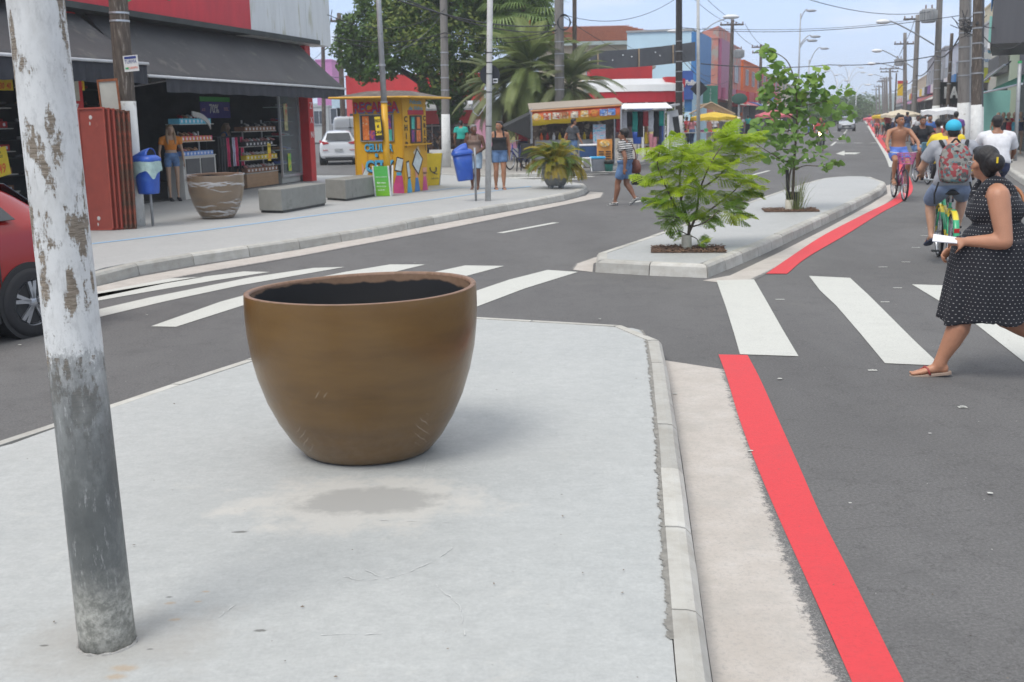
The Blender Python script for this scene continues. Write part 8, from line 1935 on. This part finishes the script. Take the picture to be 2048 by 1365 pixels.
mb=MB(); mb.box((w*.45,1.0,.5),(w*.8,1.0,.95)); mb.build('counter',mat('counter_steel',(.3,.3,.3),.4),q); mb=MB(); mb.box((w*.5,2.5,zt*.5),(w,.05,zt)); mb.build('back_panel',mat('dark_clutter',(.08,.06,.05),.8,.8,4,dirt=(.3,.25,.2),dscale=5,dthr=.55),q)
for k in range(9):mb=MB(); mb.lathe([(.05,0),(.055,.14),(.02,.2),(.02,.25)],8,c=(w*.12+k*w*.07,.7+.2*(k%2),.98)); mb.build('bottle',[ORP,REDB,WL,YEL][k%4],q)
mb=MB(); mb.loft([[V((-1.1,-.1,zb_-.1)),V((-.02,-.1,zt-.1)),V((-.02,1.4,zt)),V((-1.1,1.4,zb_))],[V((-.8,-.1,zb_-.12)),V((-.02,-.1,zb_-.45)),V((-.02,1.4,zb_-.4)),V((-.8,1.4,zb_-.12))]]); mb.build('side_flap',mat('black_tarp',(.02,.02,.02),.7),q)
# things round the stall
def simp(name,label,cat,x,py_,Y,z=.12,rz=0,group=None):p=A(x,py_,Y); return thing(name,label,cat,(p.x,Y,z),rz,group)
q=simp('menu_board','orange menu board with price lines leaning by the snack stall','sign',1209,320,36.8); mb=MB(); mb.box((0,0,.55),(.50,.04,.95),rot=Matrix.Rotation(R(6),3,'X')); mb.build('board',mat('menu_orange',(.62,.25,.05),.5,.3,3),q); mb=MB(); mb.ell((0,-.08,.88),(.18,.02,.11)); mb.build('food_picture',FD[0],q); mb=MB(); [mb.box((x,-.045+.0*z,z),(.16,.01,.03)) for x in(-.11,.12) for z in(.3,.38,.46,.54,.62)]; tag(mb.build('price_lines',BLK,q),None,None,None,'stuff')
q=simp('cooler_box','grey cool box with a bright blue lid on the ground','cool box',1195,332,36.5); mb=MB(); mb.box((0,0,.2),(.48,.34,.4)); mb.build('box',mat('cooler_grey',(.16,.17,.19),.5),q,bevel=.02); mb=MB(); mb.box((0,0,.44),(.51,.37,.07)); mb.build('lid',mat('cooler_blue',(.05,.35,.62),.5),q,bevel=.02)
q=simp('cooler_box','dark blue cool box with a white lid on a stand','cool box',1176,310,37.3); mb=MB(); mb.box((0,0,.62),(.56,.36,.36)); mb.build('box',mat('cooler_navy',(.02,.06,.16),.5),q,bevel=.02); mb=MB(); mb.box((0,0,.83),(.6,.4,.06)); mb.build('lid',WL,q,bevel=.02); mb=MB(); [mb.tube([(x,y,0),(x*.9,y*.9,.45)],.02,6) for x in(-.24,.24) for y in(-.14,.14)]; tag(mb.build('stand',BLKM,q),None,None,None,'stuff')
q=simp('plastic_stool','white plastic stool between the two cool boxes','stool',1173,332,36.4); mb=MB(); mb.box((0,0,.43),(.30,.30,.04)); mb.build('seat',WL,q,bevel=.01)
for x in(-1,1):
 for y in(-1,1):mb=MB(); mb.tube([(x*.16,y*.16,0),(x*.12,y*.12,.42)],.022,6); mb.build('leg',WL,q)
q=simp('waste_bucket','green bucket lined with a black bag beside the menu board','bucket',1218,325,36.2); mb=MB(); mb.lathe([(.12,0),(.15,.3),(.15,.32)],16); mb.build('bucket',mat('bucket_green',(.03,.2,.16),.5),q,smooth=True); mb=MB(); mb.lathe([(.16,.24),(.17,.34),(.14,.37),(.05,.3)],16); mb.build('liner',_M['black_bag'],q,smooth=True)
q=simp('stacked_chair','black plastic chair standing by the parked blue bicycle','chair',1050,335,37.5,rz=R(-20)); mb=MB(); mb.box((0,0,.44),(.42,.42,.04)); mb.build('seat',TRIM,q,bevel=.01); mb=MB(); mb.box((0,.2,.68),(.42,.04,.46)); mb.build('backrest',TRIM,q,bevel=.01)
for x in(-1,1):
 for y in(-1,1):mb=MB(); mb.tube([(x*.22,y*.22,0),(x*.19,y*.19,.44)],.02,6); mb.build('leg',TRIM,q)
p=A(1036,335,39); bicycle('blue bicycle parked in front of the painted wall',(p.x,39,.12),R(150),paint('blue_frame',(.05,.06,.3)),group='parked bicycle')
# clothes hanging right of the stall
q=simp('clothes_stall','stall hung with black, red and white clothes right of the snack stall','stall',1222,320,42); mb=MB(); mb.tube([(0,0,1.95),(2.0,0,1.95)],.03,6); mb.build('rail',ALU,q);
for x in(0,2.0):mb=MB(); mb.tube([(x,0,0),(x,0,2.0)],.03,6); mb.build('post',ALU,q)
mb=MB(); mb.loft([[V((-.2,-.7,2.0)),V((2.2,-.7,2.0)),V((2.2,.9,2.2)),V((-.2,.9,2.2))],[V((-.2,-.7,2.03)),V((2.2,-.7,2.03)),V((2.2,.9,2.23)),V((-.2,.9,2.23))]]); mb.build('cover',WL,q)
for k in range(10):garment(.1+k*.2,0,1.92,.2,.55+.2*(k%3),[CBLACK,CRED,CWHITE,CBLACK,CTEAL][k%5],'%s garment hanging on the clothes stall'%['black','red','white','black','teal'][k%5],V(q.location),0,leg=False,grp='garments on the clothes stall')
# bus shelter
q=simp('bus_shelter','bus shelter with tilted grey roof and blue panels','bus shelter',1278,320,50); a=A(1276,231,50); b_=A(1353,211,50); w=b_.x-a.x
mb=MB(); mb.loft([[V((0,-.6,a.z-.12)),V((w,-.6,b_.z-.12)),V((w,-.6,b_.z-.04)),V((0,-.6,a.z-.04))],[V((0,1.4,a.z-.12)),V((w,1.4,b_.z-.12)),V((w,1.4,b_.z-.04)),V((0,1.4,a.z-.04))]]); mb.build('roof',GALV,q)
for x in(.12,w*.72):
 for y in(-.4,1.2):mb=MB(); mb.box((x,y,(a.z-.1)/2),(.09,.09,a.z-.1)); mb.build('post',WL,q)
mb=MB(); mb.box((w*.36,1.25,1.2),(w*.6,.05,1.9)); mb.build('rear_panel',mat('shelter_poster',(.35,.28,.16),.6,.5,3),q); mb=MB(); mb.box((w*.6,.5,1.05),(.06,1.5,1.9)); mb.box((w*.2,1.2,1.95),(w*.5,.06,.4)); mb.build('blue_panel',mat('shelter_blue',(.03,.08,.28),.5),q); mb=MB(); mb.box((w*.35,.8,.45),(w*.5,.4,.06)); mb.build('seat',ALU,q)
q=simp('information_totem','leaning white information totem with a dark screen','totem',1350,300,50); mb=MB(); mb.box((0,0,1.0),(.5,.2,1.95),rot=Matrix.Rotation(R(-9),3,'Y')); mb.build('case',WL,q,bevel=.03); mb=MB(); mb.box((.05,-.11,1.25),(.26,.02,.9),rot=Matrix.Rotation(R(-9),3,'Y')); mb.build('screen',TRIM,q)
def umbrella(label,x,ytop,ybot,Y,r,m_,n=8,group='market umbrellas'):
 t_=A(x,ytop,Y); b_=A(x,ybot,Y); q=thing('market_umbrella',label,'umbrella',(t_.x,Y,.12),0,group); h=t_.z-.12; h2=b_.z-.12
 mb=MB(); c=V((0,0,h)); rim=[V((r*cos(2*pi*k/(n*2)),r*sin(2*pi*k/(n*2)),h2+(.0 if k%2==0 else.06))) for k in range(n*2)]; mid=[V((v.x*.55,v.y*.55,h2+(h-h2)*.62)) for v in rim]; low=[v+V((0,0,-.16)) for v in rim]
 mb.add([c]+mid+rim+low,[(0,1+k,1+(k+1)%(2*n)) for k in range(2*n)]+[(1+k,1+2*n+k,1+2*n+(k+1)%(2*n),1+(k+1)%(2*n)) for k in range(2*n)]+[(1+2*n+k,1+4*n+k,1+4*n+(k+1)%(2*n),1+2*n+(k+1)%(2*n)) for k in range(2*n)]); mb.build('canopy',m_,q)
 mb=MB(); mb.tube([(0,0,0),(0,0,h+.08)],.022,6); mb.build('pole',ALU,q)
umbrella('yellow market umbrella beside the pale lamp post',1428,224,236,60,1.25,mat('umb_yellow',(.62,.42,.03),.7)); umbrella('cream market umbrella right of the yellow one',1446,228,238,63,1.0,mat('umb_cream',(.55,.48,.36),.7))
umbrella('white umbrella by the right-hand poles',1896,214,223,44,1.0,WL); umbrella('yellow umbrella over the far right crowd',1784,226,233,76,1.3,_M['umb_yellow']); umbrella('cream umbrella in the far right crowd',1802,219,231,70,1.2,_M['umb_cream']); umbrella('pink umbrella in front of the far left awnings',1548,220,232,84,1.4,mat('umb_pink',(.55,.12,.15),.7)); umbrella('pale pink parasol in the far distance on the cycle track',1754,232,238,110,1.3,_M['umb_pink'])
q=simp('market_tent','brown open gabled market tent frame behind the pale lamp post','tent',1372,300,64); a=A(1370,229,64); pk=A(1412,207,64); e=A(1460,229,64); x1,x2=pk.x-a.x,e.x-a.x
mb=MB(); mb.loft([[V((x1*.3,-1,pk.z-.25)),V((x1,-1.1,pk.z-.12)),V((x2,-1,e.z-.12)),V((x2,-1,e.z-.2))],[V((x1*.6,1.5,pk.z-.2)),V((x1+.3,1.5,pk.z-.1)),V((x2+.3,1.5,e.z-.12)),V((x2+.3,1.5,e.z-.2))]]); mb.build('canopy',mat('tan_tarp',(.38,.27,.17),.8),q)
mb=MB(); mb.tube([(0,-1,a.z-.12),(x1,-1.1,pk.z-.08),(x2,-1,e.z-.12)],.05,6); mb.tube([(0,-1,a.z-.12),(x2,-1,e.z-.14)],.03,6); mb.build('ridge_frame',_M['pale_wood'],q)
for x in(.1,x2-.05):mb=MB(); mb.tube([(x,-1,0),(x,-1,a.z-.12)],.04,6); mb.build('post',mat('green_post',(.04,.2,.12),.6),q)
q=simp('market_table','white trestle table with goods under the market tent','table',1418,290,62); mb=MB(); mb.box((0,0,.8),(3.0,.9,.05)); mb.build('tabletop',WL,q)
for k,x in enumerate((-1.4,0,1.4)):mb=MB(); mb.box((x,0,.4),(.05,.8,.78)); mb.build('leg',WL,q)
for k in range(12):mb=MB(); mb.box((-1.3+k*.23,.1*(k%3),.86+.04*(k%2)),(.18,.2,.1+.06*(k%3))); o=mb.build('goods',[REDB,YEL,WL,BLUES,PUR,GRN][k%6],None); o.location=q.location; tag(o,'%s packet of goods on the white market table'%['red','yellow','white','blue','purple','green'][k%6],'goods','goods on the market table')
p=A(1476,300,70); q=thing('sign_post','grey post with a round dark sign in front of the left shops','pole',(p.x,70,.12)); h=A(1476,202,70).z; mb=MB(); mb.tube([(0,0,0),(0,0,h)],.07,8); mb.build('post',GALV,q); mb=MB(); mb.ell((0,-.1,h),(.5,.05,.34),n=20,m=8); mb.build('sign_disc',mat('dark_green_disc',(.03,.09,.07),.6),q)
# lamp post (pale, straight) with arm, diamond sign
b0=A(1397,290,56); q=thing('lamp_post','tall pale straight lamp post with a curved arm and a black diamond sign','pole',(b0.x,56,.12)); tp=A(1396,-60,56); d=V((tp.x-b0.x,0,tp.z-.12))
mb=MB(); mb.tube([(0,0,0),d*.5,d],[.10,.085,.07],12); mb.build('shaft',PALE,q,smooth=True)
zz=A(1396,68,56).z-.12; e=A(1456,36,56); ex=e.x-b0.x; ez=e.z-.12; z2=A(1384,62,56).z-.12; x2=A(1355,60,56).x-b0.x
mb=MB(); mb.tube(spline([V((0,0,zz)),V((ex*.5,0,(zz+ez)/2+.12)),V((ex,0,ez))],5),.03,6); mb.tube([V((0,0,z2)),V((x2,0,z2+.02))],.03,6); mb.build('arm',GALV,q,smooth=True)
mb=MB(); mb.ell((ex+.15,0,ez+.04),(.42,.16,.11),n=14,m=8); mb.build('lamp_head',WL,q,smooth=True); mb=MB(); mb.ell((x2-.1,0,z2),(.42,.16,.08),n=14,m=8); mb.build('lamp_head',WL,q,smooth=True)
dz_=A(1396,178,56).z-.12; mb=MB(); mb.box((0,.12,dz_),(.62,.02,.62),rot=Matrix.Rotation(pi/4,3,'Y')); mb.build('diamond_sign',_M['sign_back'],q)
# white-footed pole by the park, others on the left
pole('utility pole with a tall white foot standing in front of the big tree',(893,335),.12,(887,0),0,8.6,.16,.125,CONP,white_to=1.95,bands=4)
pole('stout concrete pole with coiled cable rising behind the palms',(1120,330),.12,(1118,0),0,9.0,.20,.165,CONP,white_to=None,bands=5,Yfix=44)
mb=MB(); c=A(1128,45,43.6); mb.T=Matrix.Translation(c); [mb.tube([(.22*cos(a)*(1+.05*k),.02*k,.3*sin(a)*(1-.04*k)) for a in[2*pi*j/20 for j in range(21)]],.014,5) for k in range(5)]; mb.T=None; tag(mb.build('cable_coil',BLKM),'coil of black cable hung on the stout concrete pole','cable coil')
pole('thin dark pole right of the stout concrete pole',(1150,330),.12,(1149,0),0,9.2,.10,.09,WOODP,Yfix=50)
pole('black utility pole with white foot beside the bus shelter',(1358,300),.12,(1358,-40),0,9.6,.17,.13,mat('black_wood',(.035,.03,.028),.9,.4,8),white_to=1.75,bands=6,Yfix=52)
pole('utility pole with crossarm and transformer in the left row',(1458,280),.12,(1465,43),0,A(1465,43,82).z,.17,.12,WOODP,white_to=1.6,arms=((A(1465,50,82).z-.1,1.7,0),),Yfix=82)
pole('utility pole with two crossarms behind the round-leaved tree',(1519,270),.12,(1522,92),0,A(1522,92,108).z,.17,.12,WOODP,arms=((A(1522,95,108).z-.1,1.7,0),(A(1522,106,108).z-.1,1.6,0)),Yfix=108)
pole('thin dark pole with lines at the far end of the side street',(650,330),.1,(646,95),0,9,.14,.12,WOODP,Yfix=75); pole('dark pole with crossarm at the end of the side street',(690,330),.1,(678,30),0,A(678,30,70).z,.18,.13,WOODP,arms=((A(678,42,70).z-.1,1.1,0),),Yfix=70)
def transformer(label,x,y,Y,r,h):
 c=A(x,y,Y); q=thing('transformer',label,'transformer',c,0,'pole transformers'); mb=MB(); mb.lathe([(r*.9,-h/2),(r,-h/2+.04),(r,h/2-.04),(r*.9,h/2)],20); mb.build('tank',mat('transformer_grey',(.34,.35,.36),.5,.1,5),q,smooth=False)
 mb=MB()
 for k in range(18):a=2*pi*k/18; mb.box((cos(a)*(r+.04),sin(a)*(r+.04),0),(.10,.012,h*.75),a)
 mb.build('cooling_fins',_M['transformer_grey'],q); mb=MB(); [mb.lathe([(.03,h/2),(.05,h/2+.05),(.03,h/2+.1),(.045,h/2+.14),(.02,h/2+.2)],8,c=(x_,0,0)) for x_ in(-.15,.15)]; mb.build('bushing',INS,q)
transformer('grey transformer hung on the left crossarm pole',1478,108,81.5,.30,.62)
transformer('large grey transformer on the third right-hand pole',1857,32,56.5,.34,.66); transformer('smaller grey transformer on the fifth right-hand pole',1798,125,92,.28,.6)
# right-hand poles
def rpole(label,x0,Y,xt,yt,r,m_,wy=None,arms=(),bands=3):
 zt=A(xt,yt,Y).z-.15; pole(label,(x0,300),.15,(xt,yt),0,zt,r,r*.75,m_,white_to=(A(x0,wy,Y).z-.15 if wy else None),arms=[(A(xt,y_,Y).z-.15,w_,0) for y_,w_ in arms],bands=bands,Yfix=Y)
rpole('broad concrete pole with white foot nearest on the right',1927,37,1930,-60,.20,CONP,206,bands=5)
rpole('slim grey steel pole attached to the broad concrete pole',1939,37.3,1941,-60,.055,GALV,206)
rpole('brown wooden pole with pointed white foot on the right',1953,35,1956,-60,.17,WOODP,210,bands=5); rpole('second slim pole beside the brown wooden pole',1963,35.4,1966,-60,.07,mat('dark_steel',(.08,.08,.085),.6),214)
rpole('third right-hand pole carrying the large transformer',1869,57,1880,-20,.19,CONP,212,bands=5); rpole('leaning thin wooden pole between the second and third right-hand poles',1890,48,1904,67,.09,WOODP)
rpole('fourth right-hand pole with a crossarm at its top',1824,74,1836,30,.19,CONP,225,arms=((38,1.7),)); rpole('fifth right-hand pole with a crossarm',1808,92,1810,66,.18,CONP,None,arms=((88,1.6),))
rpole('sixth right-hand pole with twin crossarms',1779,140,1780,136,.18,CONP,None,arms=((138,2.4),(144,2.2))); rpole('thin dark pole leaning before the sixth right-hand pole',1786,120,1793,146,.1,WOODP)
for i,(x,Y,yt) in enumerate(((1772,165,154),(1764,190,160),(1757,215,170),(1751,245,176),(1768,178,158))):rpole('far right-hand pole number %s counting away from us'%('seven','nine','ten','eleven','eight')[i],x,Y,x+1,yt,.17,CONP,None,arms=((yt+4,1.8),),bands=0)
def lamp_arm(label,x0,y0,x1,y1,Y):
 a,b=A(x0,y0,Y),A(x1,y1,Y); q=thing('street_lamp',label,'street lamp',a,0,'street lamps on the right-hand poles'); v=b-a; mb=MB(); mb.tube(spline([V((0,0,0)),v*.5+V((0,0,.12)),v*.9+V((0,0,.12)),v],4),.035,6); mb.build('arm',GALV,q,smooth=True); mb=MB(); mb.ell(v+V((-.2,0,.0)),(.36,.16,.12),n=12,m=8); mb.build('lamp_head',WL,q,smooth=True)
lamp_arm('street lamp reaching left from the third right-hand pole',1868,90,1774,44,57); lamp_arm('street lamp reaching left from the fourth right-hand pole',1830,138,1760,102,74); lamp_arm('street lamp reaching left from the fifth right-hand pole',1806,140,1748,128,92); lamp_arm('small far street lamp below the others',1778,160,1744,150,140); lamp_arm('smallest far street lamp near the end of the road',1768,178,1740,170,170)
# decorative white lamp trees in the distance and tall left lamps
WP=mat('lamp_white',(.55,.56,.58),.5,.05)
def lamp_tree(label,x,yt,Y,arms,m_=WP,yb=225):
 b_=A(x,yb,Y); q=thing('street_lamp',label,'street lamp',(b_.x,Y,.1),0,'tall street lamps in the distance'); zt=A(x,yt,Y).z-.1; mb=MB(); mb.tube([(0,0,0),(0,0,zt)],[.11,.06],8); mb.build('post',m_,q,smooth=True)
 for(dx,ya,yb_) in arms:
  k=Y/F; z0=A(x,ya,Y).z-.1; z1=A(x,yb_,Y).z-.1; mb=MB(); mb.tube(spline([V((0,0,z0)),V((dx*k*.35,0,z0+(z1-z0)*.7)),V((dx*k*.75,0,z1+.1)),V((dx*k,0,z1))],4),.05,6); mb.build('arm',m_,q,smooth=True); mb=MB(); mb.ell((dx*k+math.copysign(.3,dx),0,z1-.02),(.5,.2,.12),n=10,m=6); mb.build('lamp_head',m_,q,smooth=True)
lamp_tree('tall slim lamp with a curled top above the round-leaved tree',1595,27,105,((14,40,22),(24,92,74),(18,98,82)),GALV); lamp_tree('curved-arm lamp just right of the round-leaved tree top',1615,120,125,((24,130,98),),GALV)
lamp_tree('white branching lamp tree in the middle distance',1695,140,190,((-22,170,150),(24,170,146),(-14,165,132),(20,160,136)))
lamp_tree('white branching lamp tree beside the far grey car',1672,158,175,((16,180,162),(-18,172,142))); lamp_tree('white lamp tree to the right of the far car',1711,175,215,((-16,190,172),(16,188,170))); lamp_tree('small white lamp at the end of the median',1740,186,260,((-10,195,186),))
p=P(2030,322,.15); q=thing('sign_post','slim grey post with a green tip at the right edge','pole',(p.x,p.y,.15)); tt=A(2040,124,p.y)-p; mb=MB(); mb.tube([(0,0,0),tt],.06,10); mb.build('post',GALV,q,smooth=True); mb=MB(); mb.tube([tt*.985,tt*1.01],.066,10); mb.build('green_tip',GRN,q)
# satellite dish, CCTV, park lamp
p=A(1296,134,71); q=thing('satellite_dish','beige satellite dish on the light blue wall','satellite dish',p); mb=MB(); mb.ell((0,0,0),(.5,.12,.22),n=20,m=8); mb.build('dish',mat('dish_beige',(.36,.33,.28),.7),q,smooth=True); mb=MB(); mb.tube([(0,0,-.2),(.05,.2,-.8)],.03,6); mb.build('mast',BLKM,q)
q=thing('wall_camera','white camera on a bent bracket left of the white corner pole','camera',A(975,205,wb.y)); mb=MB(); mb.tube([V((0,0,0)),V((-.12,0,-.18)),V((-.2,0,-.28)),V((-.3,0,-.2)),V((-.34,0,-.03))],.012,6); mb.build('bracket',GALV,q); mb=MB(); mb.box((-.36,0,0),(.10,.08,.07)); mb.build('camera_body',WL,q,bevel=.01)
pole('orange-painted post among the palms',(1062,330),.12,(1058,42),0,A(1058,42,47.5).z,.07,.06,mat('orange_post',(.52,.14,.04),.7),Yfix=47.5)
# ---------------------------------------------------------------- overhead cables
CAB=mat('cable',(.02,.02,.022),.6,0)
def cable(label,pts,sag=.3,r=.012,n=14,grp='overhead cables'):
 v=[A(*p) for p in pts]; mb=MB();
 for a,b in zip(v,v[1:]):mb.tube([a.lerp(b,i/n)-V((0,0,sag*4*(i/n)*(1-i/n))) for i in range(n+1)],r,5)
 o=mb.build('overhead_cable',CAB); tag(o,label,'cable',grp)
cab=[('thick cable from the top left to the stout concrete pole',((740,-20,28),(1112,50,43.8)),.35,.022),('second cable from the top left to the stout concrete pole',((690,-60,27),(1112,62,43.8)),.5,.02),('cable crossing in front of the big tree at mid height',((664,74,36),(889,66,41.6),(1114,60,43.8)),.25,.016),('cable just below it in front of the big tree',((664,80,36),(889,74,41.6),(1114,66,43.8)),.3,.013),('sagging cable from the shop roof corner to the white-footed pole',((655,30,32),(889,20,41.6)),.5,.012),('thin cable slanting from the white-footed pole towards the kiosk',((889,18,41.6),(770,110,27)),.3,.01),('curving cable from the stout pole across the sky',((1122,28,44),(1356,-5,51.8)),.6,.012),('descending cable from the stout pole to the banner',((1122,30,44),(1300,120,70)),.3,.012),('second descending cable behind the thin dark pole',((1124,70,44),(1250,130,66)),.4,.012),('long thin cable across the sky towards the right',((1360,55,52),(1930,30,37)),.35,.012),('cable from the black pole to the left crossarm pole',((1360,-30,52),(1465,48,82)),.3,.014),('second cable between the black pole and the left crossarm pole',((1360,-60,52),(1480,48,82)),.3,.014),('cable from the left crossarm pole to the next one',((1460,48,82),(1520,94,108)),.4,.018),('twin cable from the left crossarm pole to the next one',((1490,48,82),(1535,94,108)),.4,.018),('dark horizontal cable crossing the street at shop-roof height',((1402,128,56),(1660,130,75),(1870,112,57)),.18,.026),('cable from the top edge to the large transformer',((1600,-6,40),(1870,22,57)),.35,.014),('high cable from the left row towards the right poles',((1405,57,56),(1836,38,74)),.3,.013),('cable between the second and third right-hand poles',((1956,40,35),(1876,100,57)),.35,.02),('thick low cable between the first and third right-hand poles',((1930,52,37),(1874,112,57)),.4,.03),('cable from the third to the fourth right-hand pole',((1874,112,57),(1832,150,74)),.4,.03),('upper cable from the third to the fourth right-hand pole',((1879,20,57),(1838,38,74)),.3,.016),('cable from the fourth to the fifth right-hand pole',((1832,150,74),(1809,165,92)),.3,.03),('upper cable from the fourth to the fifth right-hand pole',((1830,38,74),(1806,88,92)),.3,.02),('cable running on from the fifth right-hand pole',((1809,88,92),(1780,138,140)),.4,.025),('low cable running on from the fifth right-hand pole',((1809,165,92),(1780,180,140)),.4,.03),('cable from the wooden pole to the dark sign box',((1957,42,35),(2020,20,42)),.4,.014),('cable drooping to the right edge below the sign box',((1957,60,35),(2060,70,36)),.5,.014),('cable bundle on the two near right-hand poles',((1931,48,36.8),(1955,46,34.8)),.12,.05),('wire from the black pole down to the left shops',((1360,100,52),(1430,150,80)),.5,.014),('second wire from the black pole down to the left shops',((1360,115,52),(1460,160,82)),.7,.014),('wire on the light blue wall',((1252,90,71),(1356,105,52)),.3,.01),('wire from thin dark pole at the side street',((664,20,40),(646,100,75),(600,120,60)),.3,.014),('side-street wires above the parked van',((700,150,60),(640,140,75)),.3,.02)]
for lb,pts,sg,r_ in cab:cable(lb,pts,sg,r_)
mb=MB()
for k in range(26):
 c=A(1942+random.uniform(-22,22),48+random.uniform(-14,14),36+random.uniform(-.6,.6)); d=V((random.uniform(-1,1),random.uniform(-.4,.4),random.uniform(-.8,.8)))*.35; mb.tube(spline([c-d,c+V((0,0,-.12)),c+d],3),.012,4)
tag(mb.build('cable_tangle',CAB),'tangle of black cable between the two near right-hand poles','cable',None,'stuff')
# potted shrubs, bush by the black pole
q=simp('bush','green bush behind the black pole and totem','bush',1338,300,53); crown(q,[((0,0,1.2),(.7,.7,.7)),((.3,.2,1.8),(.5,.5,.5))],TL2,700,.1,44,'crown'); mb=MB(); mb.tube([(0,0,0),(0,0,1.1)],.05,6); mb.build('trunk',BARK,q)
# ---------------------------------------------------------------- humid coastal haze
hb_=MB(); hb_.box((250,560,18.5),(2200,1400,40)); hz_=bpy.data.materials.new('haze'); hz_.use_nodes=True; t=hz_.node_tree; t.nodes.clear()
o_=t.nodes.new('ShaderNodeOutputMaterial'); v=t.nodes.new('ShaderNodeVolumePrincipled'); v.inputs['Density'].default_value=.0009; v.inputs['Color'].default_value=(.85,.9,.97,1); v.inputs['Anisotropy'].default_value=.2; t.links.new(v.outputs[0],o_.inputs['Volume'])
tag(hb_.build('haze',hz_),'thin pale haze hanging over the whole street',None,None,'stuff')
